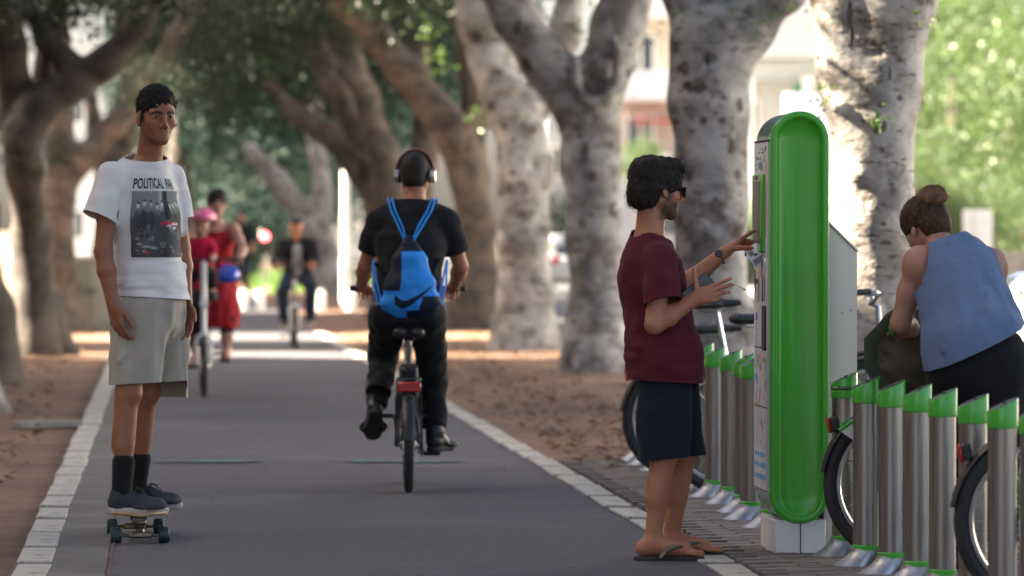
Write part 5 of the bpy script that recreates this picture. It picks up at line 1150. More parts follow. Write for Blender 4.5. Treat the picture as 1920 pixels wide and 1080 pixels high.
# ------------------------------------------------------------------ the skateboarder
SK = np.array([(262 - 960) / FPX * 21.05, 21.05, 0])
def build_skater():
    root = tag(empty('person', SK), 'young man standing on a longboard in white printed T-shirt and checked grey shorts', 'person')
    yo = .235
    hc = np.array([.064, yo - .055, 1.880]); Q = rotm(R(-68), R(-3), R(0)); hs = 1.055
    sh = {'L': np.array([.112, yo + .120, 1.612]), 'R': np.array([-.132, yo - .125, 1.615])}
    el_ = {'L': np.array([.158, yo + .15, 1.30]), 'R': np.array([-.166, yo - .185, 1.283])}
    wr = {'L': np.array([.180, yo + .10, 1.06]), 'R': np.array([-.118, yo - .205, 1.045])}
    hp = {'L': np.array([.055, yo + .085, 1.04]), 'R': np.array([-.005, yo - .085, 1.04])}
    kn = {'L': np.array([.0, yo + .135, .655]), 'R': np.array([-.062, yo - .125, .655])}
    an = {'L': np.array([-.050, .44, .21]), 'R': np.array([-.085, .065, .21])}
    S = Sdf(.0034, .03)
    S.loft([((.025, yo, 1.04), .155, .115, yl(-30)), ((.02, yo, 1.20), .13, .095, yl(-40)), ((.010, yo, 1.45), .142, .100, yl(-50)), ((.008, yo, 1.575), .13, .075, yl(-50))], .06)
    S.cone((.012, yo + .01, 1.60), (.04, yo - .03, 1.80), .060, .056, .04)
    for q in 'LR':
        S.cone((.012, yo, 1.64), sh[q], .048, .05, .05)
        add_arm(S, sh[q], el_[q], wr[q], .98); add_leg(S, hp[q], kn[q], an[q], (-.9, 0, 0), .98); S.cone(an[q], an[q] + (.03, 0, -.03), .034, .03)
    add_head(S, hc, Q, hs)
    add_hand(S, wr['R'], (.22, .02, -.97), (.55, .75, .1), (.8, -.6, 0), .97, ((.25, .4, .3), (.3, .5, .3), (.35, .55, .35), (.45, .6, .4)), thumb=((.75, .62, .25), (.95, .25, .2), (.98, .1, .2)))
    add_hand(S, wr['L'], (.05, -.1, -.98), (-.6, -.75, 0), (.7, -.6, 0), .97)
    b = sdfobj('body', S, M['skin_tan'], root); paint_mask(b, face_mask(hc, Q, hs, stub=.30, lip=.30, blush=.2, brow=1.25, scalp=hairline([(-.12, -.058), (-.035, -.055), (-.022, .018), (.004, .022), (.010, -.030), (.027, -.028), (.033, .016), (.055, .034), (.064, .058), (.085, .068), (.12, .068)])))
    eyes(root, hc, Q, hs, (1, -.06, .02))
    # short cropped hair: a thin cap that rises out of the scalp, and many short strands
    v, f = hair_cap(hc, Q, hs, .0036, grow=.0, ctr=(-.017, 0, .045), r=(.102, .0805, .090), ear=(.030, .0), nape=-.050, ruf=(.006, .013, 4), front=(.140, -.02, .085, .085, .100))
    HL = [(-.12, -.058), (-.035, -.055), (-.022, .018), (.004, .022), (.010, -.030), (.027, -.028), (.033, .016), (.055, .034), (.064, .058), (.085, .068), (.12, .068)]
    bd_v = np.array([x.co[:] for x in b.data.vertices]); bd_f = np.array([list(p.vertices) for p in b.data.polygons]); lq = (bd_v - hc) @ Q / hs
    keepv = (np.linalg.norm(lq, axis=1) < .15) & (hairline(HL)(*lq.T) > .5); fk = bd_f[keepv[bd_f].all(1)]
    used = np.unique(fk); mp = np.zeros(len(bd_v), int); mp[used] = np.arange(len(used)); sv, sf = bd_v[used], mp[fk]
    fl = lambda p, n: np.cross(n, [.3, .2, 1.0]) * .5 + np.array([0, 0, -.6]) + n * .3
    hv = strands(sv, sf, 4200, .010, fl, .0036, 3, .35, 2); hv2 = strands(v, f, 2600, .015, lambda p, n: np.cross(n, [.3, .2, 1.0]) + n * .5, .003, 4, .55, 2)
    hairobj('hair', [(v, f), hv, hv2], M['hair_black'], root)
    # T-shirt
    S = Sdf(.005, .03)
    S.loft([((.035, yo, 1.00), .210, .180, yl(-34)), ((.024, yo, 1.16), .158, .136, yl(-38)), ((.004, yo - .005, 1.42), .160, .130, yl(-50)), ((.006, yo, 1.56), .150, .105, yl(-50)), ((.008, yo, 1.645), .100, .072, yl(-50))], .05)
    S.cone((.012, yo + .005, 1.62), (.040, yo - .025, 1.80), .064, .0585, .03)
    dR = nrm(el_['R'] - sh['R'] + np.array([-.06, -.02, 0])); dL = nrm(el_['L'] - sh['L'])
    for q, d in (('R', dR), ('L', dL)):
        S.cone((.012, yo, 1.682), sh[q], .045, .055, .06); S.cone(sh[q], sh[q] + d * .20, .060, .078, .03)
    # drag folds from the armpits and across the waist
    n0 = yf(-50)
    for a, b, r_ in (((-.115, yo - .12, 1.50), (-.02, yo - .145, 1.36), .008), ((-.11, yo - .10, 1.42), (.03, yo - .135, 1.30), .007), ((.145, yo + .03, 1.47), (.10, yo - .07, 1.36), .007),
                     ((-.135, yo - .06, 1.22), (.02, yo - .135, 1.16), .010), ((-.13, yo - .05, 1.15), (.06, yo - .14, 1.12), .010), ((.175, yo + .02, 1.22), (.06, yo - .13, 1.19), .009), ((-.12, yo - .08, 1.09), (.08, yo - .135, 1.075), .009), ((.17, yo, 1.14), (.06, yo - .135, 1.10), .008)):
        S.cone(a, b, r_ * .9, r_ * .5, .025)
    S.ruffle(.006, (.06, .06, .04), 21); S.ruffle(.0055, (.11, .11, .022), 22, (1.42, 1.15))
    hem = (.03, yo, 1.078)
    t = cloth('shirt', S, [(hem, (-.05, -.02, -1), .6), ((.030, yo - .020, 1.697), (.15, -.28, 1), .2, .15), (sh['R'] + dR * .195, dR + np.array([-.1, 0, 0]), .15, .10, keep_ellipse((.01, yo, 0), -50, .205, .15)), (sh['L'] + dL * .185, dL, .15, .10, keep_ellipse((.01, yo, 0), -50, .205, .15))], M['tee_white'], root)
    # seam and hem bands
    bv = BVHTree.FromPolygons([x.co[:] for x in t.data.vertices], [list(p.vertices) for p in t.data.polygons])
    # print wrapped round the chest
    ax = np.array([.014, yo, 0.0]); yaw0 = R(-52)
    AA = np.arange(-1.5, 1.75, .025); ZZ = np.arange(1.15, 1.68, .008); RG_ = np.zeros((len(AA), len(ZZ)))
    for i, a_ in enumerate(AA):
        dd = np.array([math.cos(yaw0 + a_), math.sin(yaw0 + a_), 0]); t_ = yaw0 + a_ - R(-50); re = 1 / math.sqrt((math.cos(t_) / .136) ** 2 + (math.sin(t_) / .164) ** 2)
        for j, z_ in enumerate(ZZ):
            h_ = bv.ray_cast(Vector(ax + dd * .5 + np.array([0, 0, z_])), Vector(-dd), 1.0)[0]; r_ = np.linalg.norm((np.array(h_) - ax)[:2]) if h_ else re
            RG_[i, j] = min(r_, re + (.012 if a_ > .1 else .03))
    for _ in range(2): RG_ = (RG_ + np.roll(RG_, 1, 0) + np.roll(RG_, -1, 0) + np.roll(RG_, 1, 1) + np.roll(RG_, -1, 1)) / 5
    def rad_at(a, z):
        i = np.clip((a - yaw0 - AA[0]) / .025, 0, len(AA) - 2); j = np.clip((z - ZZ[0]) / .008, 0, len(ZZ) - 2); i0, j0 = int(i), int(j); fi, fj = i - i0, j - j0
        return (RG_[i0, j0] * (1 - fi) + RG_[i0 + 1, j0] * fi) * (1 - fj) + (RG_[i0, j0 + 1] * (1 - fi) + RG_[i0 + 1, j0 + 1] * fi) * fj
    def wrap(u, z, off=.0022, rad=.145):
        a = yaw0 + u / rad; d = np.array([math.cos(a), math.sin(a), 0])
        return ax + d * (rad_at(a, z) + off) + np.array([0, 0, z])
    cu = bpy.data.curves.new('txt', 'FONT'); cu.body = 'POLITICAL  PAR'; cu.size = 1; cu.offset = .022; cu.space_character = 1.04
    to = bpy.data.objects.new('txt', cu); C.objects.link(to); bpy.context.view_layer.update()
    me = bpy.data.meshes.new_from_object(to.evaluated_get(bpy.context.evaluated_depsgraph_get())); bpy.data.objects.remove(to)
    bm = bmesh.new(); bm.from_mesh(me); bmesh.ops.triangulate(bm, faces=bm.faces); bmesh.ops.subdivide_edges(bm, edges=[e for e in bm.edges if e.calc_length() > .25], cuts=2, use_grid_fill=True)
    xs = [q.co.x for q in bm.verts]; x0, x1 = min(xs), max(xs); ys = [q.co.y for q in bm.verts]; y0, y1 = min(ys), max(ys)
    TW, TH = .243, .047
    pv = [wrap((q.co.x - x0) / (x1 - x0) * TW - .146, 1.560 + (q.co.y - y0) / (y1 - y0) * TH - .012 * ((q.co.x - x0) / (x1 - x0) - .4) ** 2, .0048) for q in bm.verts]
    bm.verts.index_update(); pv = [np.array(q) for q in pv]; ok_ = [np.linalg.norm((q - ax)[:2]) < .170 or math.atan2((q - ax)[1], (q - ax)[0]) < yaw0 for q in pv]; pf = [[q.index for q in p.verts] for p in bm.faces if all(ok_[q.index] for q in p.verts)]; bm.free()
    meshobj('lettering', pv, pf, M['ink'], t, False)
    # the picture below it: a grey group photograph
    nx, nz = 90, 84; g = np.random.default_rng(5)
    U, Z = np.meshgrid(np.linspace(0, 1, nx + 1), np.linspace(0, 1, nz + 1)); val = .30 - .22 * Z + .05 * np.sin(U * 9)
    val = np.where(Z < .42, .24 - .2 * Z, val * .5); val += .22 * np.exp(-((U - .50) / .05) ** 2) * (Z < .3) - .25 * (np.abs(U - .58) < .07) * (Z < .42)
    def blob(cx, cz, rx, rz, c_):
        nonlocal val; m_ = np.clip(1.6 - 1.6 * (((U - cx) / rx) ** 2 + ((Z - cz) / rz) ** 2), 0, 1); val = val * (1 - m_) + c_ * m_
    for cx in (.10, .19, .30, .40, .50, .68, .78, .88, .95):
        hz = .17 + .07 * g.random(); blob(cx, hz + .24, .075, .19, .035 + .03 * g.random()); blob(cx, hz, .028, .045, .40 + .2 * g.random()); blob(cx, hz - .045, .030, .018, .03); blob(cx + .015, hz + .10, .010, .035, .17)
    for _ in range(40): blob(g.random(), .5 + .5 * g.random(), .02 + .06 * g.random(), .015 + .03 * g.random(), g.choice([.03, .05, .10, .16, .22]))
    for cx, cz, rx in ((.12, .80, .05), (.22, .84, .09), (.33, .86, .06), (.09, .72, .03)): blob(cx, cz, rx, .02, .34)
    col = np.stack([val, val, val * 1.02], -1); col += g.normal(0, .012, val.shape)[..., None]
    def cup(cx, cz, rx, rz, rgb):
        nonlocal col; m_ = (((U - cx) / rx) ** 2 + ((Z - cz) / rz) ** 2 < 1)[..., None]; col = np.where(m_, np.array(rgb), col)
    for cx, cz in ((.60, .525), (.74, .56), (.80, .50), (.70, .50)): cup(cx, cz, .055, .022, (.6, .57, .55))
    for cx, cz, rx in ((.46, .49, .022), (.52, .48, .03), (.58, .47, .035), (.64, .485, .03), (.55, .505, .03), (.77, .475, .03), (.80, .55, .02), (.22, .93, .035)): cup(cx, cz, rx, .02, (.55, .03, .05))
    PW, PH = .285, .292; pts = [wrap(u * PW - .150, 1.549 - z * PH, .0042) for u, z in zip(U.ravel(), Z.ravel())]
    qf = np.array([[j * (nx + 1) + i, (j + 1) * (nx + 1) + i, (j + 1) * (nx + 1) + i + 1, j * (nx + 1) + i + 1] for j in range(nz) for i in range(nx)]); okp = np.array([np.linalg.norm((q - ax)[:2]) < (.176 if u > .6 else .26) for q, u in zip(pts, U.ravel())]); qf = qf[okp[qf].all(1)]
    pm = bpy.data.materials.new('grey_print'); pm.use_nodes = True; N, L, p = nodes(pm); at_ = N.new('ShaderNodeAttribute'); at_.attribute_name = 'print'; L.new(at_.outputs[0], p.inputs[0]); p.inputs['Roughness'].default_value = .8
    po = meshobj('picture_print', pts, qf, pm, t); ca = po.data.color_attributes.new('print', 'FLOAT_COLOR', 'POINT'); cc = np.ones((col.shape[0] * col.shape[1], 4), np.float32); cc[:, :3] = np.clip(col.reshape(-1, 3), .01, .7); ca.data.foreach_set('color', cc.ravel())
    # shorts
    S = Sdf(.005, .03)
    S.loft([((.025, yo, 1.14), .145, .120, yl(-32)), ((.028, yo, 1.05), .162, .134, yl(-30)), ((.028, yo, .98), .172, .136, yl(-28))], .04)
    kR0, kR1 = np.array([-.010, yo - .080, 1.02]), np.array([-.048, yo - .112, .585]); kL0, kL1 = np.array([.062, yo + .085, 1.02]), np.array([.098, yo + .12, .545])
    S.econe(kR0, kR1, (.100, .125), (.092, .112), (0, 1, 0), .03); S.econe(kL0, kL1, (.100, .118), (.09, .100), (0, 1, 0), .03)
    for a, b, r_ in (((.04, yo - .135, .95), (-.09, yo - .19, .80), .010), ((.07, yo - .10, .92), (.055, yo - .13, .70), .011), ((.10, yo - .05, .98), (.16, yo + .0, .80), .010), ((.0, yo - .16, .99), (-.10, yo - .17, .95), .009), ((.165, yo + .06, .86), (.19, yo + .08, .68), .010)):
        S.cone(a, b, r_ * .9, r_ * .45, .022)
    S.ruffle(.006, (.07, .07, .06), 31); S.ruffle(.010, (.05, .05, .15), 32)
    sho = cloth('shorts', S, [((.03, yo, 1.12), (0, 0, 1), .3), ((-.05, yo - .11, .698), (.05, -.02, -1), .30), ((.10, yo + .12, .630), (0, 0, -1), .30)], M['check'], root)
    mb = MB(); fl = np.array([.105, yo - .095, 0]);
    for z0_, z1_ in ((1.08, .93),): mb.tube([fl + (.0, .0, z0_), fl + (.004, -.012, (z0_ + z1_) / 2), fl + (-.012, -.012, z1_)], .0045, 6)
    mb.tube([(-.115, yo - .125, 1.065), (-.07, yo - .16, 1.00), (-.055, yo - .172, .94)], .004, 6)
    mb.build('seam', M['check'], sho)
    # socks and shoes
    for q, z in (('R', .125), ('L', .125)):
        S = Sdf(.005, .02); S.cone(an[q] + (kn[q] - an[q]) * .32, an[q] + (0, 0, .02), .051, .044); S.cone(an[q] + (0, 0, .0), (an[q][0] + .05, an[q][1], z + .055), .044, .036); sdfobj('sock', S, M['sock'], root)
        shoe(root, (an[q][0] - .062, an[q][1], z), (1, -.05 if q == 'R' else .12, 0), .272, upper=M['shoe'], sole=M['sole'], collar=.085)
    return root
build_skater()
def build_board():
    root = tag(empty('longboard', SK, .11), 'wooden longboard with dark green wheels under the young man in shorts', 'longboard')
    mb = MB(); pr = []
    ys_ = np.linspace(-.12, .86, 24); V_ = []; F_ = []
    for y in ys_:
        t_ = (y + .12) / .98; wdt = .118 * min(1, (math.sin(math.pi * min(max(t_, .02), .98)) * 2.6) ** .5) ; z0 = .117 + .006 * (2 * t_ - 1) ** 2
        for a in np.linspace(-1, 1, 9): V_.append((a * wdt, y, z0 + .010 * a * a))
    for i in range(len(ys_) - 1):
        for k in range(8): F_.append((i * 9 + k, i * 9 + k + 1, (i + 1) * 9 + k + 1, (i + 1) * 9 + k))
    o = meshobj('deck', V_, F_, M['wood'], root); md = o.modifiers.new('t', 'SOLIDIFY'); md.thickness = .012; md.offset = 1
    for y in (.0, .62):
        tr = MB(); tr.tube([(-.095, y, .038), (.095, y, .038)], .007, 10); tr.box((0, y, .040), (.055, .014, .013), bev=.006); tr.tube([(0, y, .045), (0, y + .012, .075), (0, y + .02, .098)], [.022, .018, .024], 12); tr.lathe([(.026, 0), (.030, .008), (.030, .016), (.026, .022)], (0, y + .01, .082), n=14); tr.box((0, y + .02, .108), (.03, .045, .005))
        tro = tr.build('truck', M['bronze'], root); b = MB(); b.lathe([(.020, 0), (.026, .006), (.026, .016), (.02, .022)], (0, y + .008, .066), n=14); b.build('bushing', M['black'], tro)
        for x in (-.105, .105):
            wv = MB(); wv.lathe([(.010, -.024), (.030, -.024), (.036, -.018), (.037, 0), (.036, .018), (.030, .024), (.010, .024)], (x, y, .037), (1, 0, 0), 22); wo = wv.build('wheel', M['wheel_green'], root)
            c_ = MB(); c_.lathe([(.0001, -.02), (.0125, -.026), (.0125, .026), (.0001, .02)], (x, y, .037), (1, 0, 0), 12); c_.build('bearing', M['alloy'], wo)
    return root
build_board()

# ------------------------------------------------------------------ the man at the terminal
KM = np.array([(1262 - 960) / FPX * 20.03, 20.03, 0])
def build_kiosk_man():
    root = tag(empty('person', KM), 'bearded man in maroon T-shirt, navy shorts and sunglasses touching the terminal screen', 'person')
    ty = 14
    hc = np.array([-.062, .012, 1.548]); Q = rotm(R(24), R(-5), R(-3)); hs = 1.03
    sh = {'R': np.array([-.062, -.165, 1.255]), 'L': np.array([-.135, .165, 1.265])}
    el_ = {'R': np.array([-.085, -.215, .985]), 'L': np.array([.015, .265, 1.105])}
    wr = {'R': np.array([.080, -.165, 1.088]), 'L': np.array([.232, .35, 1.284])}
    hp = {'R': np.array([-.035, -.075, .86]), 'L': np.array([.0, .085, .86])}
    kn = {'R': np.array([-.035, -.085, .455]), 'L': np.array([.055, .10, .455])}
    an = {'R': np.array([-.090, -.085, .075]), 'L': np.array([-.005, .14, .075])}
    S = Sdf(.0034, .03)
    S.loft([((-.03, 0, .86), .148, .112, yl(5)), ((-.055, 0, 1.0), .135, .105, yl(8)), ((-.09, 0, 1.19), .140, .105, yl(ty)), ((-.102, 0, 1.27), .125, .075, yl(ty))], .06)
    S.cone((-.105, .0, 1.28), (-.090, .010, 1.47), .062, .058, .04)
    for q in 'LR':
        S.cone((-.10, 0, 1.315), sh[q], .045, .05, .05)
        add_arm(S, sh[q], el_[q], wr[q], 1.0); add_leg(S, hp[q], kn[q], an[q], (-1, 0, 0), .96); add_foot(S, an[q] + (.0, 0, 0), (1, .06 if q == 'L' else -.05, 0), .022, .93)
    add_head(S, hc, Q, hs)
    fR = nrm((.88, -.10, .30)); add_hand(S, wr['R'], fR, (-.15, .55, .75), (-.35, .1, .9), .98, ((.05, .22, .15), (.12, .3, .2), (.45, .5, .4), (.65, .6, .5)), thumb=((.25, .95, .05), (.15, .98, -.05), (.2, .95, .0)), spread=.05)
    fL = nrm((.72, .30, .44)); tips = add_hand(S, wr['L'], fL, (.25, -.35, -.75), (.1, -.9, .35), .98, ((-.05, .10, .05), (.75, .9, .6), (.85, 1.0, .6), (.9, 1.0, .6)), thumb=((.75, .35, .55), (.85, .1, .6), (.8, -.1, .6)), spread=.02)
    b = sdfobj('body', S, M['skin_warm'], root)
    paint_mask(b, face_mask(hc, Q, hs, stub=.92, lip=.12, blush=.15, brow=1.2))
   
    # hair: thick and tousled
    def extra(S, T):
        S.ell(T(.052, 0, .098), np.array([.052, .062, .034]) * hs, Q, .03); S.ell(T(-.065, 0, .068), np.array([.062, .07, .058]) * hs, Q, .03); S.ell(T(-.085, 0, -.022), np.array([.042, .058, .066]) * hs, Q, .03); S.cone(T(.03, -.066, .035), T(.02, -.076, -.012), .016, .009, .02); S.cone(T(.03, .066, .035), T(.02, .076, -.012), .016, .009, .02)
    v, f = hair_cap(hc, Q, hs, .0045, grow=.015, front=(.138, -.044, .082, .09, .104), ear=(.048, -.020), nape=-.098, ruf=(.005, .016, 9), extra=extra)
    ctr = hc + Q @ np.array([-.03, 0, .05])
    def flow(p, n):
        q = (p - ctr) @ Q; d = Q @ np.array([.5 if q[0] > 0 and q[2] > 0 else .05, np.sign(q[1]) * .1, -.75]); return d
    def rf(p):
        q = (p - hc) @ Q / hs; return not ((q[0] > -.045 and q[2] < .035) or (q[0] > .06 and q[2] < .085) or q[2] < -.07)
    h1 = strands(v, f, 4200, .042, flow, .0034, 5, .06, 3, rf=rf); h2 = strands(v, f, 420, .036, lambda p, n: flow(p, n) + n * .5, .0028, 6, .3, 3, rf=rf)
    hairobj('hair', [(v, f), h1, h2], M['hair_dark'], root)
    # sunglasses
    def T(a, b_, e): return hc + Q @ (np.array([a, b_, e]) * hs)
    g = MB()
    for y in (-1, 1):
        g.tube([T(.100, y * .010, .010), T(.101, y * .045, .012), T(.094, y * .062, .008), T(.094, y * .060, -.012), T(.100, y * .048, -.026), T(.103, y * .026, -.026), T(.104, y * .012, -.010)], .0032, 6, closed=True)
        g.tube([T(.094, y * .064, .008), T(.05, y * .079, .008), T(.0, y * .088, .004), T(-.02, y * .088, -.012)], [.0052, .0048, .004, .003], 6)
    g.tube([T(.104, -.010, .004), T(.106, 0, .006), T(.104, .010, .004)], .003, 6)
    gl = g.build('sunglasses', M['black_paint'], root)
    for y in (-1, 1):
        l = MB(); pts = [T(.101, y * .011, .008), T(.101, y * .045, .010), T(.094, y * .060, .006), T(.094, y * .058, -.011), T(.100, y * .047, -.024), T(.103, y * .026, -.024), T(.104, y * .013, -.010)]; l.add(pts, [tuple(range(7))]); l.build('lens', M['screen'], gl)
    # shirt
    S = Sdf(.0042, .03)
    S.loft([((-.030, 0, .70), .186, .162, yl(5)), ((-.038, 0, .86), .178, .156, yl(6)), ((-.062, 0, 1.0), .152, .128, yl(8)), ((-.09, 0, 1.17), .160, .132, yl(ty)), ((-.098, 0, 1.26), .150, .105, yl(ty)), ((-.102, 0, 1.315), .098, .072, yl(ty))], .05)
    S.cone((-.103, 0, 1.29), (-.092, .008, 1.46), .070, .060, .03)
    dR = nrm(el_['R'] - sh['R'] + np.array([.04, -.03, 0])); dL = nrm(el_['L'] - sh['L'])
    for q, d in (('R', dR), ('L', dL)):
        S.cone((-.10, 0, 1.325), sh[q], .045, .058, .05); S.cone(sh[q], sh[q] + d * .19, .067, .079, .03)
    for a, b_, r_ in (((-.03, -.16, 1.14), (.03, -.09, 1.02), .006), ((-.17, -.06, 1.10), (-.06, -.14, .95), .007), ((-.18, -.02, .96), (-.02, -.14, .88), .008), ((-.16, -.06, .90), (.03, -.13, .84), .008), ((-.15, -.05, .82), (.06, -.12, .79), .007), ((.04, -.08, 1.15), (.05, -.10, .98), .006), ((-.12, -.14, 1.2), (-.10, -.17, 1.05), .006)): S.cone(a, b_, r_ * 1.1, r_ * .5, .024)
    S.ruffle(.006, (.06, .06, .05), 41); S.ruffle(.006, (.11, .11, .024), 42, (1.12, .9))
    cloth('shirt', S, [((-.03, 0, .748), (-.06, 0, -1), .6), ((-.088, .0, 1.335), (.22, -.02, 1), .17, .095), (sh['R'] + dR * .185, dR + np.array([.12, 0, .05]), .15, .10, keep_ellipse((-.08, 0, 0), ty, .182, .2)), (sh['L'] + dL * .185, dL, .15, .10, keep_ellipse((-.09, 0, 0), ty, .15, .15))], M['maroon'], root)
    pk = MB(); o_ = np.array([.012, -.015, 1.275]); pk.tube([o_, o_ + (.022, -.004, -.03), o_ + (.032, -.008, -.09)], [.007, .006, .004], 6); pk.build('placket', M['maroon'], root)
    # shorts
    S = Sdf(.0045, .03)
    S.loft([((-.05, 0, 1.0), .135, .11, yl(6)), ((-.035, 0, .90), .155, .122, yl(5)), ((-.025, 0, .82), .158, .128, yl(5))], .04)
    S.econe((-.034, -.075, .80), (-.044, -.090, .36), (.088, .108), (.092, .112), (0, 1, 0), .03); S.econe((-.012, .080, .80), (.048, .10, .37), (.088, .110), (.09, .102), (0, 1, 0), .03)
    S.ruffle(.007, (.07, .07, .08), 51); S.ruffle(.006, (.045, .045, .2), 52)
    so_ = cloth('shorts', S, [((-.04, 0, .93), (0, 0, 1), .3), ((-.04, -.09, .428), (.08, 0, -1), .28, .16, None), ((.065, .10, .43), (.05, 0, -1), .25)], M['navy'], root)
    dcord = MB(); dcord.tube([(.0, -.145, .72), (.004, -.150, .69), (-.006, -.153, .655)], .0035, 5); dcord.build('drawstring', M['black'], so_)
    e_ = MB(); e_.tube([(-.006, -.153, .656), (-.008, -.153, .645)], .004, 6); e_.build('cord_tip', M['alloy'], so_)
    # flip-flops
    for q, dd in (('R', (1, -.05, 0)), ('L', (1, .06, 0))):
        d = nrm(dd); l = np.cross((0, 0, 1), d); c0 = np.array([an[q][0] - .072, an[q][1], 0])
        S = Sdf(.004, .02)
        S.cone(c0 + d * .035 + (0, 0, .011), c0 + d * .20 + (0, 0, .011), .040, .052, .03); S.cone(c0 + d * .20 + (0, 0, .011), c0 + d * .245 + (0, 0, .011), .052, .046, .03)
        Mx = np.stack([d, l, (0, 0, 1)], 1); S.box(c0 + (0, 0, .122), (.5, .5, .1), .0, Mx, .002, True); S.box(c0 + (0, 0, -.099), (.5, .5, .1), .0, Mx, .002, True)
        ff = sdfobj('flip_flop', S, M['rubber'], root); st = MB(); to_ = c0 + d * .215 + l * (.014 if q == 'R' else -.014) + (0, 0, .03)
        for sg in (-1, 1): st.tube([to_, c0 + d * .185 + l * sg * .028 + (0, 0, .066), c0 + d * .145 + l * sg * .048 + (0, 0, .060), c0 + d * .105 + l * sg * .050 + (0, 0, .02)], [.009, .019, .022, .018], 8, flat=.35)
        st.build('strap', M['strap_olive'], ff)
    # watch on the far wrist
    wd = nrm(wr['L'] - el_['L']); wc = wr['L'] - wd * .035; wt = MB(); a, b_, d_ = frame_along(wd); wt.ring(wc, wd, .0295, .011, 26, 8, flat=.32); wo = wt.build('watch', M['alloy'], root)
    fc = MB(); nn = nrm(np.array([-.2, -.9, .35]) - wd * np.dot(wd, [-.2, -.9, .35])); fc.lathe([(.017, 0), (.018, .004), (.016, .009), (.0001, .0092)], wc + nn * .028, nn, 18); fc.build('dial', M['black_paint'], wo)
    # things he holds
    tp = tips[0] + KM
    pr = empty('paper_slip', np.array(tips[1]) + KM); tag(pr, 'small printed paper slip held under the pointing hand at the terminal screen', 'paper slip')
    mb = MB(); u = nrm((.50, -.22, -.80)); vv = nrm((.82, .0, .50)); off = np.array([-.022, -.022, .016]); V_ = []; F_ = []
    for i in range(7):
        for j in range(5):
            a_, b2 = i / 6, j / 4; V_.append(off + u * (a_ * .095 - .01) + vv * (b2 - .5) * .062 + np.array([0, -1, 0]) * (.012 * math.sin(a_ * 3) + .006 * b2))
    for i in range(6):
        for j in range(4): F_.append((i * 5 + j, i * 5 + j + 1, (i + 1) * 5 + j + 1, (i + 1) * 5 + j))
    sheet = meshobj('sheet', V_, F_, M['paper'], pr); pb = MB()
    def on(a_, b2): return off + u * (a_ * .095 - .01) + vv * (b2 - .5) * .062 + np.array([0, -1, 0]) * (.012 * math.sin(a_ * 3) + .006 * b2 + .0012)
    for k in range(6): pb.add([on(.22 + .035 * k, .15), on(.24 + .035 * k, .15), on(.24 + .035 * k, .45), on(.22 + .035 * k, .45)], [(0, 1, 2, 3)])
    for k in range(9): pb.add([on(.60 + .03 * k, .12), on(.615 + .03 * k, .12), on(.615 + .03 * k, .82), on(.60 + .03 * k, .82)], [(0, 1, 2, 3)])
    pb.add([on(.42, .35), on(.50, .42), on(.49, .70), on(.41, .60)], [(0, 1, 2, 3)]); pb.build('printing', M['ink'], sheet, False)
    ph = tag(empty('mobile_phone', KM + wr['R'] + np.array([.02, .035, .045])), 'black mobile phone held in the bent near hand of the man', 'mobile phone')
    Mx = frame_along((.72, .18, .66), (0, 1, 0)); Mp = np.stack([Mx[0], Mx[1], Mx[2]], 1)
    b1 = MB(); b1.box((0, 0, 0), (.034, .0048, .07), Mp, .003); b1.build('case', M['black_paint'], ph); b2 = MB(); b2.box(Mp @ np.array([0, -.0052, 0]), (.031, .0006, .064), Mp); b2.build('screen', M['screen'], ph); b3 = MB(); b3.box(Mp @ np.array([.0345, 0, 0]), (.001, .0035, .066), Mp); b3.build('metal_edge', M['chrome'], ph)
    # cigarette between the first fingers
    f2 = nrm((.88, -.10, .30)); cg = tag(empty('cigarette', KM + wr['R'] + f2 * .170 + np.array([0, -.018, .018])), 'lit white cigarette between the fingers holding the phone', 'cigarette')
    cd = nrm((.75, -.25, -.45)); mb = MB(); mb.tube([cd * -.012, cd * .055], .004, 8); mb.build('paper_tube', M['white'], cg); mb = MB(); mb.tube([cd * .0552, cd * .062], .0038, 8); mb.build('ash', M['concrete'], cg)
    print('index tip', tips[0] + KM)
    return root
build_kiosk_man()

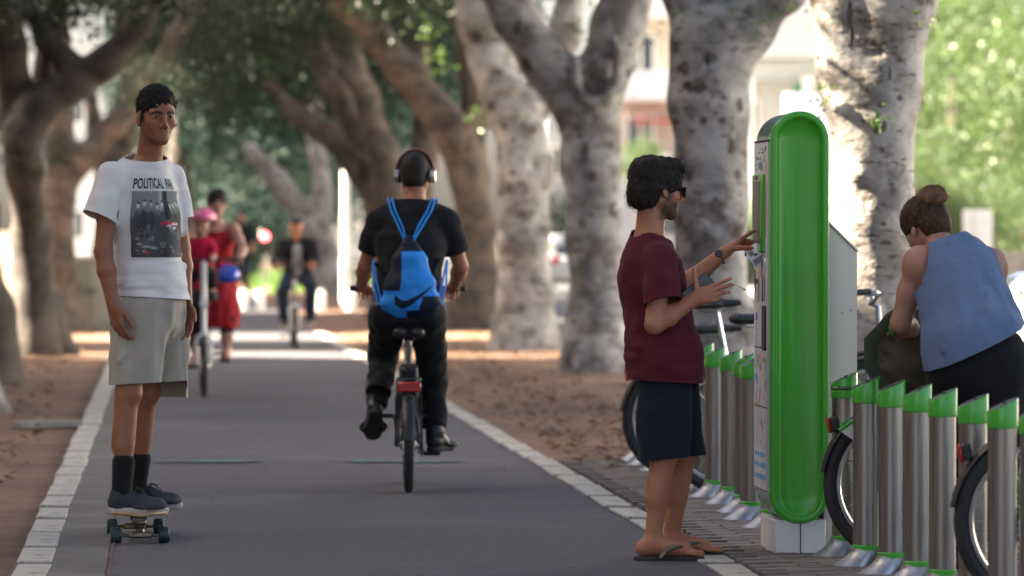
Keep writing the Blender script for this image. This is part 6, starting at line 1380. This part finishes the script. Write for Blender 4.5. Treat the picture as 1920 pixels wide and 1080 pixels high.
# ------------------------------------------------------------------ the cyclist riding away with the blue drawstring bag
CY = np.array([(762 - 960) / FPX * 25.1, 25.1, 0])
def build_cyclist():
    hd = math.atan2(DIR[1], DIR[0])
    bk = bike('bicycle', CY + (.012, 0, 0), R(91.5), 'black small-wheeled electric bicycle with red rear light ridden away along the path', Rw=.25, wb=1.0, frame=M['black_paint'], saddle_z=.865, saddle_x=.085, bar_z=1.05, bar_w=.30, step=False, guards=True, rack=True, crank=R(140), rlight_z=.60, bar_m=M['black'], fork=M['black_paint'], tyre_r=.026, box=True, stand=False)
    for o in bk.children:
        if o.name.startswith('rear_rack'): break
    root = tag(empty('person', CY), 'man in black T-shirt and black trousers with red headphones cycling away from us', 'person')
    # x right, y away, z up
    hc = np.array([.040, .36, 1.668]); Q = rotm(R(82), R(-8), R(0)); hs = 1.0
    sh = {'L': np.array([-.146, .285, 1.425]), 'R': np.array([.206, .285, 1.425])}
    el_ = {'L': np.array([-.226, .37, 1.185]), 'R': np.array([.280, .37, 1.185])}
    wr = {'L': np.array([-.250, .60, 1.085]), 'R': np.array([.245, .60, 1.085])}
    hp = {'L': np.array([-.095, .14, .925]), 'R': np.array([.105, .14, .925])}
    kn = {'L': np.array([-.135, .50, .70]), 'R': np.array([.125, .52, .585])}
    an = {'L': np.array([-.150, .22, .47]), 'R': np.array([.135, .46, .265])}
    S = Sdf(.0045, .03); sx = np.array([1.0, 0, 0]); L_ = -sx
    S.loft([((.005, .135, .925), .150, .11, L_), ((.010, .16, 1.08), .145, .10, L_), ((.022, .25, 1.33), .165, .11, L_), ((.025, .285, 1.43), .15, .08, L_)], .06)
    S.cone((.025, .29, 1.44), (.038, .345, 1.60), .062, .060, .04)
    for q in 'LR':
        S.cone((.025, .29, 1.475), sh[q], .05, .052, .05); add_arm(S, sh[q], el_[q], wr[q], 1.04); add_leg(S, hp[q], kn[q], an[q], (0, -1, -.3), 1.05)
        add_hand(S, wr[q], (.1 if q == 'L' else -.1, .95, -.15), (0, -.25, -1), (1 if q == 'L' else -1, .2, 0), 1.0, ((.9, 1.1, .6),) * 4, thumb=((.6, .5, .5), (.6, .3, .8), (.5, .1, .9)))
    add_head(S, hc, Q, hs, jaw=1.15)
    b = sdfobj('body', S, M['skin_warm'], root)
    fm = face_mask(hc, Q, hs, stub=.7, lip=.3)
    paint_mask(b, fm)
    v, f = hair_cap(hc, Q, hs, .0045, grow=.0035, ear=(.045, -.02), nape=-.072, ruf=(.0012, .01, 4), front=(.132, -.036, .086, .09, .098))
    hv = strands(v, f, 1800, .008, lambda p, n: np.array([0, 0, -1.0]) + n * .4, .003, 3, .2, 2); hairobj('hair', [(v, f), hv], M['hair_dark'], root)
    # headphones
    def T(a, b_, e): return hc + Q @ np.array([a, b_, e])
    g = MB(); arc = [T(-.015, .100 * math.cos(t), .012 + .122 * math.sin(t)) for t in np.linspace(.0, math.pi, 22)]; g.tube(arc, .0075, 8, flat=1.4); hp_ = g.build('headphones', M['phones_red'], root)
    g = MB(); g.tube([p + (hc - p) * .075 for p in arc], .006, 8, flat=1.6); g.build('band_padding', M['black'], hp_)
    for y in (-1, 1):
        g = MB(); g.lathe([(.03, -.012), (.036, -.006), (.037, .010), (.030, .018), (.0001, .020)], T(-.012, y * .092, -.008), Q @ np.array([0, y, 0]), 18); e_ = g.build('ear_cup', M['alloy'], hp_); g = MB(); g.lathe([(.034, -.016), (.037, -.012), (.036, -.002)], T(-.012, y * .088, -.008), Q @ np.array([0, y, 0]), 18); g.build('ear_pad', M['black'], e_)
    # T-shirt
    S = Sdf(.0048, .03)
    S.loft([((.005, .125, .86), .172, .135, L_), ((.010, .17, 1.06), .168, .125, L_), ((.020, .245, 1.30), .178, .130, L_), ((.024, .28, 1.42), .162, .105, L_), ((.025, .29, 1.49), .105, .072, L_)], .05)
    S.cone((.025, .29, 1.46), (.038, .34, 1.60), .070, .064, .03)
    for q in 'LR':
        d = nrm(el_[q] - sh[q]); S.cone((.025, .29, 1.505), sh[q], .045, .060, .05); S.cone(sh[q], sh[q] + d * .19, .070, .076, .03)
    for a, b_, r_ in (((-.16, .12, 1.2), (-.05, .08, 1.05), .006), ((.17, .12, 1.22), (.08, .08, 1.05), .006), ((-.15, .06, 1.0), (.0, .02, .95), .007), ((.16, .06, .98), (.02, .02, .93), .007)): S.cone(a, b_, r_, r_ * .5, .03)
    S.ruffle(.006, (.06, .06, .06), 61); S.ruffle(.005, (.12, .12, .03), 62)
    cuts = [((.005, .12, .895), (0, 0, -1), .5), ((.028, .30, 1.528), (.03, .2, 1), .16, .095)]
    for q in 'LR':
        d = nrm(el_[q] - sh[q]); cuts.append((sh[q] + d * .175, d, .15, .10, keep_ellipse((.02, .22, 0), 90, .168, .2)))
    cloth('shirt', S, cuts, M['black_cloth'], root)
    # trousers
    S = Sdf(.005, .03)
    S.loft([((.010, .155, 1.0), .155, .112, L_), ((.005, .135, .925), .170, .128, L_)], .04)
    for q in 'LR':
        S.ell(hp[q] + (0, -.03, .0), (.095, .095, .085), None, .04); S.cone(hp[q], kn[q], .105, .076, .03); S.cone(kn[q], an[q] + (0, 0, .05), .074, .066, .03)
        for k in range(3): t_ = .15 + .14 * k; S.cone(kn[q] + (an[q] - kn[q]) * (1 - t_) + (-.05, -.05, .02), kn[q] + (an[q] - kn[q]) * (1 - t_) + (.05, -.05, -.015), .008, .006, .02)
    S.ruffle(.009, (.06, .06, .05), 71)
    cuts = [((.012, .16, .985), (0, 0, 1), .3)]
    for q in 'LR': dd = nrm(an[q] - kn[q]); cuts.append((an[q] + (0, 0, .06) if q == 'R' else an[q] - dd * .02, dd, .16))
    cloth('trousers', S, cuts, M['black_pants'], root)
    # boots: the left one is on the rear pedal, toe down; the right one at the bottom of the stroke
    shoe(root, (.125, .385, .195), (.32, .95, 0), .29, upper=M['boot'], sole=M['rubber'], collar=.11, boot=[an['R'] + (0, 0, .07)], laces=False, sole_h=.03, name='boot')
    S = Sdf(.006, .02); S.cone(an['L'] + (kn['L'] - an['L']) * .4, an['L'], .058, .05); sdfobj('sock', S, M['sock'], root)
    bo = shoe(root, (0, 0, 0), (0, 1, 0), .29, upper=M['boot'], sole=M['rubber'], collar=.11, boot=[(0, .055, .17), (0.005, .09, .24)], laces=False, sole_h=.03, name='boot')
    bo.location = (-.162, .135, .42); bo.rotation_euler = (R(-34), 0, R(6))
    # drawstring bag: a thing of its own on his back
    bg_ = tag(empty('drawstring_bag', CY), 'bright blue drawstring bag with a dark curved mark worn on the cyclist back', 'drawstring bag')
    S = Sdf(.0045, .03)
    S.loft([((.022, .055, .93), .130, .050, L_), ((.020, .035, 1.00), .152, .072, L_), ((.018, .035, 1.09), .128, .068, L_), ((.015, .055, 1.22), .085, .052, L_), ((.012, .085, 1.315), .036, .034, L_)], .04)
    g_ = np.random.default_rng(4)
    for k in range(11):
        a = (k - 5) / 5; S.cone((.013 + a * .036, .058 - .012 * (1 - a * a), 1.30), (.02 + a * .115, -.022 + .04 * a * a, 1.07 + .02 * g_.random()), .006, .011, .018)
    S.ruffle(.005, (.045, .045, .04), 81)
    v, f = S.mesh(); mi = []; fcs = v[f].mean(1)
    for p in fcs:
        x, z = p[0] - .02, p[2] - .03; blue = True
        if z > 1.235: blue = False
        elif x > .065 + .25 * (z - 1.0) and z < 1.0: blue = False
        elif x < -.045 - .30 * (1.02 - z) * 0 and z > 1.03 and x < -.05 + (z - 1.05) * .12: blue = False
        elif z < .925 + .10 * max(x, -.02): blue = x < -.02
        # curved mark, thick at the left end and rising to a point on the right
        u = (x + .085) / .20
        if 0 <= u <= 1.05:
            zc = .985 - .035 * math.sin(min(u, .4) * 3.9) + .145 * max(u - .22, 0) ** 1.35; th = .024 * (1 - u) ** .8 + .002
            if abs(z - zc) < th and u > .02: blue = False
        mi.append(0 if blue else 1)
    meshobj('bag_body', v, f, None, bg_, mats=[M['bag_blue'], M['bag_navy']], mi=mi)
    cd = MB()
    for y, sx_ in (('L', -1), ('R', 1)):
        c0 = np.array([.012 + sx_ * .012, .055, 1.30])
        for o_ in (0, .022): cd.tube([c0, np.array([.018 + sx_ * (.060 - o_), .105, 1.39]), np.array([.022 + sx_ * (.105 - o_), .150, 1.475]), np.array([.024 + sx_ * (.125 - o_), .21, 1.535]), np.array([.024 + sx_ * (.13 - o_), .30, 1.545]), np.array([.024 + sx_ * (.13 - o_), .40, 1.49])], .0052, 6)
        for o_ in (0, .020): cd.tube([np.array([.015 + sx_ * .195, .20, 1.22]), np.array([.015 + sx_ * (.192 - o_), .10, 1.10]), np.array([.015 + sx_ * (.165 - o_), .035, .985])], .0055, 6)
    cd.build('cord', M['cord_blue'], bg_)
    return root
build_cyclist()

# ------------------------------------------------------------------ the mother on the white bicycle with a child in front
MO = np.array([(380 - 960) / FPX * 39.4, 39.4, 0])
def helmet(parent, c, Q, s, m, name='helmet', h=.006):
    S = Sdf(h, .01); c = np.asarray(c, float); S.ell(c, np.array([.128, .105, .10]) * s, Q, .01); S.box(c + Q @ np.array([0, 0, -.13]) * s, np.array([.2, .2, .10]) * s, .01, Q, .01, True)
    for y in (-.05, 0, .05): S.cone(c + Q @ np.array([-.06, y, .09]) * s, c + Q @ np.array([.07, y * .8, .085]) * s, .010 * s, None, .008, True)
    o = sdfobj(name, S, m, parent); mb = MB(); mb.ring(c + Q @ np.array([0, 0, -.028]) * s, Q[:, 2], .108 * s, .006, 24, 6); mb.build('rim_band', M['black'], o); return o
def build_mother():
    hb = math.atan2(-DIR[1], -DIR[0]); rear = MO + np.array([DIR[0], DIR[1], 0]) * 1.02 + (.012, 0, 0)
    bk = bike('bicycle', rear, hb, 'white bicycle with tall stem ridden towards us by a woman in a red dress', Rw=.255, wb=1.02, frame=M['white_frame'], saddle_z=.88, saddle_x=.10, bar_z=1.12, bar_w=.30, step=False, guards=False, rack=True, crank=R(20), bar_m=M['black'], tail=False, stand=False, stem_tall=True, tyre_r=.026, head=True)
    hm = tag(empty('bicycle_helmet', MO + (.205, .12, 1.005)), 'shiny blue helmet hanging from the handlebar of the white bicycle', 'helmet'); helmet(hm, (0, 0, 0), rotm(R(-70), R(-20), R(15)), .86, M['blue_plastic'], 'shell')
    seat = tag(empty('child_seat', MO + (-.045, .40, 0)), 'black child seat mounted behind the handlebar of the white bicycle', 'child seat')
    mb = MB(); mb.box((0, 0, .985), (.11, .10, .02), bev=.015); mb.box((0, .10, 1.06), (.11, .015, .09), bev=.012); mb.build('seat_shell', M['black'], seat)
    mb = MB(); mb.tube([(0.03, .05, .97), (.04, .05, .72)], .014, 8); mb.build('mount', M['black'], seat)
    for x in (-1, 1): mb = MB(); mb.tube([(x * .10, .0, .98), (x * .115, -.06, .82)], .02, 6); mb.box((x * .115, -.10, .80), (.035, .06, .01), bev=.005); mb.build('footrest', M['black'], seat)
    root = tag(empty('person', MO), 'woman in red sleeveless dress riding the white bicycle with a child in front', 'person')
    hc = np.array([.078, .72, 1.600]); Q = rotm(R(-82), R(-6), 0)
    sh = {'R': np.array([-.105, .80, 1.385]), 'L': np.array([.205, .80, 1.385])}; el_ = {'R': np.array([-.205, .62, 1.20]), 'L': np.array([.300, .62, 1.215])}; wr = {'R': np.array([-.235, .36, 1.15]), 'L': np.array([.285, .36, 1.15])}
    hp = {'R': np.array([-.05, .90, .90]), 'L': np.array([.13, .90, .90])}; kn = {'R': np.array([-.10, .52, .72]), 'L': np.array([.17, .55, .64])}; an = {'R': np.array([-.10, .62, .31]), 'L': np.array([.155, .66, .36])}
    S = Sdf(.0065, .03); L_ = np.array([1., 0, 0])
    S.loft([((.04, .90, .90), .15, .11, L_), ((.045, .86, 1.08), .12, .09, L_), ((.05, .80, 1.28), .13, .10, L_), ((.05, .80, 1.37), .12, .07, L_)], .05); S.cone((.05, .80, 1.38), (.07, .74, 1.54), .05, .05, .03)
    for q in 'LR':
        S.cone((.05, .80, 1.41), sh[q], .04, .045, .04); add_arm(S, sh[q], el_[q], wr[q], .92); add_leg(S, hp[q], kn[q], an[q], (0, 1, 0), .95); add_foot(S, an[q], (0, -1, 0), an[q][2] - .07, .95, toes=False)
        add_hand(S, wr[q], (-.05 if q == 'L' else .05, -.97, -.1), (0, .1, -1), (-1 if q == 'L' else 1, 0, 0), .92, ((.8, 1.1, .6),) * 4)
    add_head(S, hc, Q, .95); b = sdfobj('body', S, M['skin_pale'], root); paint_mask(b, face_mask(hc, Q, .95, stub=0, lip=.8, blush=.3)); eyes(root, hc, Q, .95)
    v, f = hair_cap(hc, Q, .95, .006, grow=.014, front=(.13, -.05, .08, .09, .10), ear=(.03, -.02), nape=-.11, extra=lambda S, T: S.ell(T(-.10, 0, .02), (.05, .05, .05), None, .02)); hairobj('hair', [(v, f)], M['hair_dark'], root)
    S = Sdf(.0065, .03)
    S.loft([((.045, .86, 1.06), .15, .115, L_), ((.05, .81, 1.26), .152, .122, L_), ((.05, .80, 1.36), .128, .09, L_), ((.05, .80, 1.43), .10, .06, L_)], .04)
    S.loft([((.045, .86, 1.06), .15, .115, L_), ((.05, .80, .88), .185, .17, L_), ((.10, .62, .70), .175, .15, L_), ((.115, .60, .52), .15, .13, L_)], .05); S.ruffle(.010, (.04, .2, .2), 91); S.ruffle(.006, (.08, .08, .08), 92)
    cloth('dress', S, [((.11, .60, .56), (0, 0, -1), .4), ((.052, .785, 1.385), (0, -.3, 1), .2, .11), (sh['L'] + (.0, 0, 0), (1, 0, .1), .12), (sh['R'], (-1, 0, .1), .12)], M['red_cloth'], root)
    for q in 'LR':
        S = Sdf(.007, .02); S.cone(hp[q], kn[q], .094, .066); S.cone(kn[q], an[q] + (0, 0, .08), .064, .05); cloth('leggings', S, [(an[q] + (0, 0, .09), nrm(an[q] - kn[q]), .12)], M['black_pants'], root)
        mb = MB(); mb.box(an[q] + (0, -.09, -.075), (.045, .13, .012), bev=.008); mb.build('sandal', M['rubber'], root)
    # the child
    ch = tag(empty('person', MO + (-.045, .40, 0)), 'small child in red T-shirt and pink helmet sitting in front of the woman in red', 'person')
    hc = np.array([.03, -.02, 1.415]); Q = rotm(R(-112), R(-8), 0); s = .80
    S = Sdf(.006, .025)
    S.loft([((0, .02, 1.04), .085, .07, L_), ((0, .03, 1.18), .085, .068, L_), ((0.005, .02, 1.265), .075, .05, L_)], .04); S.cone((.01, .015, 1.27), (.025, 0, 1.37), .035, .035, .03)
    for x in (-1, 1):
        S.cone((.005 + x * .085, .02, 1.25), (x * .125 - .01, -.06, 1.15), .03, .025); S.cone((x * .125 - .01, -.06, 1.15), (x * .11, -.17, 1.13), .026, .02); S.ell((x * .11, -.19, 1.13), .024)
        S.cone((x * .05, .0, 1.03), (x * .085, -.10, .99), .05, .042); S.cone((x * .085, -.10, .99), (x * .11, -.08, .84), .040, .03)
    add_head(S, hc, Q, s); b = sdfobj('body', S, M['skin_pale'], ch); paint_mask(b, face_mask(hc, Q, s, stub=0, lip=.6, blush=.4)); eyes(ch, hc, Q, s)
    helmet(ch, hc + Q @ np.array([-.022, 0, .056]), Q @ rotm(0, R(14)), .90, M['pink_plastic'])
    mb = MB()
    for y in (-1, 1): mb.tube([hc + Q @ np.array([.0, y * .078, .02]), hc + Q @ np.array([.02, y * .05, -.08]), hc + Q @ np.array([.045, 0, -.097])], .006, 5)
    mb.build('chin_strap', M['black'], ch)
    S = Sdf(.006, .025); S.loft([((0, .02, 1.01), .105, .09, L_), ((0, .03, 1.16), .102, .084, L_), ((0.005, .02, 1.255), .09, .065, L_), ((.008, .02, 1.30), .055, .045, L_)], .04)
    for x in (-1, 1): S.cone((.005 + x * .075, .02, 1.262), (x * .118 - .008, -.03, 1.185), .042, .046)
    S.ruffle(.004, .04, 93); cloth('shirt', S, [((.01, .015, 1.312), (0, 0, 1), .08), ((0, .02, 1.02), (0, 0, -1), .2)], M['crimson'], ch)
    for x in (-1, 1):
        S = Sdf(.006, .02); S.cone((x * .05, .0, 1.03), (x * .085, -.10, .99), .062, .052); S.cone((x * .085, -.10, .99), (x * .10, -.09, .92), .05, .046); sdfobj('trousers', S, M['black_pants'], ch)
        S = Sdf(.006, .02); S.cone((x * .11, -.08, .85), (x * .11, -.09, .825), .034, .032); S.cone((x * .11, -.07, .825), (x * .115, -.16, .82), .032, .028); sdfobj('shoe', S, M['shoe'], ch)
build_mother()

# ------------------------------------------------------------------ the distant cyclist in a dark jacket
def build_far():
    FC = np.array([(553 - 960) / FPX * 55.2, 55.2, 0]); hb = math.atan2(-DIR[1], -DIR[0])
    bike('bicycle', FC + np.array([DIR[0], DIR[1], 0]) * 1.0, hb, 'dark bicycle with white fork ridden towards us by the man in a cap', Rw=.25, wb=1.0, frame=M['black_paint'], fork=M['white_frame'], saddle_z=.82, saddle_x=.10, bar_z=.98, bar_w=.26, step=False, guards=False, rack=False, crank=R(70), bar_m=M['black'], tail=False, stand=False)
    root = tag(empty('person', FC), 'man in grey cap and open dark jacket cycling towards us in the distance', 'person')
    hc = np.array([-.012, .55, 1.405]); Q = rotm(R(-88), R(-6), 0); L_ = np.array([1., 0, 0]); S = Sdf(.009, .03)
    sh = {'R': np.array([-.185, .62, 1.205]), 'L': np.array([.17, .62, 1.205])}; el_ = {'R': np.array([-.245, .48, .99]), 'L': np.array([.23, .48, .99])}; wr = {'R': np.array([-.205, .27, .985]), 'L': np.array([.20, .27, .985])}
    hp = {'R': np.array([-.09, .80, .84]), 'L': np.array([.09, .80, .84])}; kn = {'R': np.array([-.165, .45, .66]), 'L': np.array([.17, .46, .70])}; an = {'R': np.array([-.15, .54, .31]), 'L': np.array([.155, .54, .35])}
    S.loft([((0, .80, .84), .15, .11, L_), ((0, .73, 1.0), .14, .10, L_), ((-.005, .64, 1.16), .155, .10, L_)], .05); S.cone((-.005, .62, 1.2), (-.01, .57, 1.34), .055, .055)
    for q in 'LR':
        S.cone((0, .62, 1.23), sh[q], .045, .05); add_arm(S, sh[q], el_[q], wr[q], 1.0); add_leg(S, hp[q], kn[q], an[q], (0, 1, 0), .95); add_foot(S, an[q], (0, -1, 0), an[q][2] - .07, .9, toes=False); add_hand(S, wr[q], (0, -1, -.1), (0, .1, -1), (-1 if q == 'L' else 1, 0, 0), 1, ((.8, 1.1, .6),) * 4)
    add_head(S, hc, Q, .96); b = sdfobj('body', S, M['skin_warm'], root); paint_mask(b, face_mask(hc, Q, .96, stub=.6))
    S = Sdf(.008, .015); S.ell(hc + (0, .01, .045), (.083, .105, .085), None); S.box(hc + (0, 0, -.045), (.2, .2, .085), .0, None, .006, True); S.cone(hc + (-.04, -.10, .05), hc + (.04, -.10, .05), .028, .028, .01, flat=((0, 0, 1), .35)); sdfobj('cap', S, M['cap_grey'], root)
    S = Sdf(.008, .03); S.loft([((0, .78, .86), .165, .125, L_), ((0, .71, 1.0), .162, .12, L_), ((-.005, .635, 1.16), .175, .115, L_), ((-.005, .62, 1.25), .10, .07, L_)], .04)
    for q in 'LR': S.cone((0, .62, 1.245), sh[q], .05, .06); S.cone(sh[q], el_[q], .066, .056); S.cone(el_[q], wr[q] + (el_[q] - wr[q]) * .15, .056, .045)
    S.cone((0, .50, 1.18), (0, .60, .86), .055, .075, .01, True); S.ruffle(.007, .05, 95); sdfobj('jacket', S, M['jacket'], root)
    S = Sdf(.008, .03); S.loft([((0, .77, .88), .150, .112, L_), ((0, .70, 1.0), .148, .107, L_), ((-.005, .63, 1.16), .15, .103, L_)], .04); sdfobj('shirt', S, M['grey_shirt'], root)
    S = Sdf(.008, .03); S.loft([((0, .77, .93), .152, .115, L_), ((0, .80, .85), .165, .125, L_)])
    for q in 'LR': S.cone(hp[q], kn[q], .10, .075); S.cone(kn[q], an[q] + (0, 0, .02), .073, .06)
    S.ruffle(.006, .05, 96); sdfobj('jeans', S, M['jeans'], root)
    for q in 'LR': shoe(root, (an[q][0], an[q][1] + .06, an[q][2] - .08), (0, -1, 0), .27, upper=M['boot'], sole=M['sole'], laces=False)
build_far()

# ------------------------------------------------------------------ the woman stooping over the docked bicycle
def build_woman():
    WO = np.array([(1800 - 960) / FPX * 19.2, 19.2, 0])
    root = tag(empty('person', WO), 'woman in sleeveless blue blouse with hair in a bun stooping over a docked bicycle', 'person')
    hc = np.array([-.115, .30, 1.392]); Q = rotm(R(128), R(-28), R(-4)); hs = .98
    sh = {'L': np.array([-.150, .135, 1.255]), 'R': np.array([.150, .24, 1.245])}; el_ = {'L': np.array([-.222, .20, 1.000]), 'R': np.array([.205, .38, 1.00])}; wr = {'L': np.array([-.130, .42, .955]), 'R': np.array([.06, .52, .95])}
    hp = {'L': np.array([-.02, -.01, .80]), 'R': np.array([.165, .03, .80])}; kn = {'L': np.array([-.01, .05, .45]), 'R': np.array([.16, .08, .45])}; an = {'L': np.array([-.02, .0, .08]), 'R': np.array([.17, .02, .08])}
    S = Sdf(.0042, .03)
    S.loft([((.075, .0, .85), .170, .125, yl(100)), ((.045, .05, 1.0), .140, .105, yl(104)), ((.01, .15, 1.17), .148, .11, yl(110)), ((-.002, .19, 1.25), .135, .08, yl(110))], .06); S.cone((-.02, .19, 1.26), (-.085, .26, 1.36), .056, .054, .04)
    for q in 'LR':
        S.cone((.0, .19, 1.275), sh[q], .045, .05, .05); add_arm(S, sh[q], el_[q], wr[q], 1.08); add_leg(S, hp[q], kn[q], an[q], (0, -1, 0), 1.05); add_foot(S, an[q], (-.2, 1, 0), .02, .95, toes=False)
        add_hand(S, wr[q], (.3 if q == 'L' else -.3, .9, -.25), (.1, -.2, -1), (1 if q == 'L' else -1, 0, 0), .92, ((.4, .6, .4),) * 4)
    add_head(S, hc, Q, hs); b = sdfobj('body', S, M['skin_pink'], root); paint_mask(b, face_mask(hc, Q, hs, stub=0, lip=.7, blush=.4))
    eyes(root, hc, Q, hs)
    v, f = hair_cap(hc, Q, hs, .0045, grow=.014, front=(.132, -.045, .082, .09, .105), ear=(.035, -.012), nape=-.085, ruf=(.002, .012, 7))
    bunc = hc + np.array([.030, -.060, .122]); 
    def flow(p, n): return nrm(bunc - p)
    h1 = strands(v, f, 3000, .05, flow, .003, 8, .05, 3); h2 = strands(v, f, 60, .03, lambda p, n: n + np.array([0, 0, -1.2]), .002, 9, .25, 3)
    ho = hairobj('hair', [(v, f), h1, h2], M['hair_brown'], root)
    S = Sdf(.004, .012); g = np.random.default_rng(3)
    for k in range(9): a = k * 2 * math.pi / 9; S.cone(bunc + np.array([.036 * math.cos(a), .022 * math.sin(a), .020 * math.sin(a)]), bunc + np.array([.034 * math.cos(a + .9), .022 * math.sin(a + .9), .018 * math.sin(a + .9) + .010]), .019, .019)
    S.ell(bunc, .032); S.ruffle(.003, .012, 5); v, f = S.mesh(); h3 = strands(v, f, 900, .03, lambda p, n: np.cross(n, [.2, 1, .3]), .0025, 11, .08, 3); bo = hairobj('bun', [(v, f), h3], M['hair_bun'], ho)
    # blouse
    S = Sdf(.0045, .03)
    S.loft([((.085, -.03, .78), .232, .192, yl(100)), ((.062, -.01, .93), .212, .178, yl(102)), ((.035, .06, 1.05), .182, .145, yl(106)), ((.008, .145, 1.18), .176, .135, yl(110)), ((.0, .185, 1.255), .155, .098, yl(110)), ((-.008, .195, 1.295), .105, .072, yl(110))], .05); S.cone((-.012, .19, 1.29), (-.06, .225, 1.345), .070, .060, .03)
    for q in 'LR': S.cone((.0, .185, 1.288), sh[q], .045, .056, .05)
    g = np.random.default_rng(6)
    for k in range(8):
        x = .055 + .013 * k; S.cone((x, .068 - .0 * k, 1.235 - .004 * k), (x + .03 + .012 * k, -.085 + .02 * k, 1.02 - .02 * k), .004, .012, .010)
    for k in range(5): x = -.10 + .05 * k; S.cone((x, -.01, 1.12), (x + .02, -.165, .90), .004, .012, .014)
    S.ruffle(.011, (.055, .055, .30), 101); S.ruffle(.0035, (.03, .03, .045), 102)
    cuts = [((.01, 0, .892), (.46, .1, -1), .5), ((-.035, .205, 1.318), (-.45, .5, 1), .14)]
    dL = nrm(np.array([-.85, -.2, .25])); dR = nrm(np.array([.9, .3, .1])); cuts += [(sh['L'] + np.array([.004, 0, -.01]), dL, .13), (sh['R'] + np.array([.01, 0, -.01]), dR, .13)]
    t = cloth('blouse', S, cuts, M['blue_blouse'], root)
    S = Sdf(.0048, .03); S.loft([((.055, .03, .96), .165, .13, yl(102)), ((.078, .0, .86), .192, .152, yl(100)), ((.076, -.005, .79), .198, .155, yl(100))], .04)
    for q in 'LR': S.ell(hp[q] + (0, -.045, .03), (.105, .10, .105), None, .05); S.cone(hp[q], kn[q], .115, .085); S.cone(kn[q], an[q] + (0, 0, .04), .083, .07)
    S.ruffle(.004, .06, 103); cloth('trousers', S, [((.05, .03, .965), (0, 0, 1), .3)] + [(an[q] + (0, 0, .05), (0, 0, -1), .12) for q in 'LR'], M['black_pants'], root)
    for q in 'LR': shoe(root, (an[q][0] + .012, an[q][1] - .07, 0), (-.2, 1, 0), .25, upper=M['boot'], sole=M['rubber'], laces=False)
    # the bag she is packing
    bg_ = tag(empty('rucksack', np.array([(1706 - 960) / FPX * 19.62, 19.62, .70])), 'brown and olive canvas bag on the docked bicycle under the stooping woman arm', 'bag')
    S = Sdf(.0045, .03); S.loft([((.03, 0, .02), .15, .10, (1, 0, 0)), ((.015, 0, .11), .155, .115, (1, 0, 0)), ((-.01, 0, .21), .115, .09, (1, 0, 0)), ((-.03, .0, .265), .07, .05, (1, 0, 0))], .05)
    for a, b_, r_ in (((-.12, -.08, .18), (.10, -.12, .06), .010), ((-.08, -.09, .22), (.12, -.11, .12), .009), ((-.11, -.09, .10), (.06, -.12, .02), .011), ((-.02, -.07, .27), (.11, -.08, .20), .010)): S.cone(a, b_, r_, r_ * .7, .02)
    S.ruffle(.010, (.05, .05, .04), 111); sdfobj('bag_body', S, M['bag_brown'], bg_)
    mb = MB(); mb.tube([(-.07, -.075, .285), (-.150, -.09, .20), (-.150, -.10, .11), (-.09, -.115, .02), (.02, -.125, -.03), (.12, -.10, -.04)], [.022, .026, .028, .026, .024, .02], 8, flat=.25, up=(0, 1, 0)); mb.build('strap', M['bag_olive'], bg_)
    bg_.scale = (1.12, 1.1, 1.12)
    mb = MB(); mb.box((-.075, -.092, .235), (.006, .005, .022), rotm(.3, .2)); mb.build('green_tab', M['green'], bg_)
build_woman()

# ------------------------------------------------------------------ someone walking far down the path
def build_walker():
    P0 = at(452, 556, 100.0); P0[2] = 0
    root = tag(empty('person', P0), 'distant figure in dark top and blue trousers far down the path', 'person')
    S = Sdf(.018, .03); L_ = np.array([1., 0, 0]); S.loft([((0, 0, .95), .15, .11, L_), ((0, 0, 1.4), .18, .11, L_)]); S.cone((0, 0, 1.42), (0, 0, 1.55), .06, .055); S.ell((0, 0, 1.64), (.08, .10, .12))
    for x in (-1, 1): S.cone((x * .2, 0, 1.42), (x * .25, -.04, 1.15), .055, .045); S.cone((x * .25, -.04, 1.15), (x * .24, -.16, .95), .042, .03); S.ell((x * .24, -.19, .92), .045); S.cone((x * .09, 0, .92), (x * .10, -.1 * x, .5), .085, .06); S.cone((x * .10, -.1 * x, .5), (x * .10, .12 * x, .09), .055, .04); S.cone((x * .1, .12 * x, .05), (x * .1, .12 * x - .15, .04), .045, .04)
    b = sdfobj('body', S, M['skin_warm'], root); paint_mask(b, lambda v: np.zeros((len(v), 3)))
    S = Sdf(.018, .03); S.loft([((0, 0, .92), .18, .14, L_), ((0, 0, 1.4), .205, .135, L_)])
    for x in (-1, 1): S.cone((x * .2, 0, 1.42), (x * .25, -.04, 1.12), .075, .065)
    sdfobj('shirt', S, M['jacket'], root); S = Sdf(.018, .03); S.loft([((0, 0, .98), .165, .125, L_), ((0, 0, .90), .175, .135, L_)])
    for x in (-1, 1): S.cone((x * .09, 0, .92), (x * .10, -.1 * x, .5), .105, .08); S.cone((x * .10, -.1 * x, .5), (x * .10, .12 * x, .09), .078, .065)
    sdfobj('trousers', S, M['jeans'], root); S = Sdf(.015, .02); S.ell((0, .015, 1.67), (.092, .105, .115)); sdfobj('hair', S, M['hair_dark'], root)
build_walker()
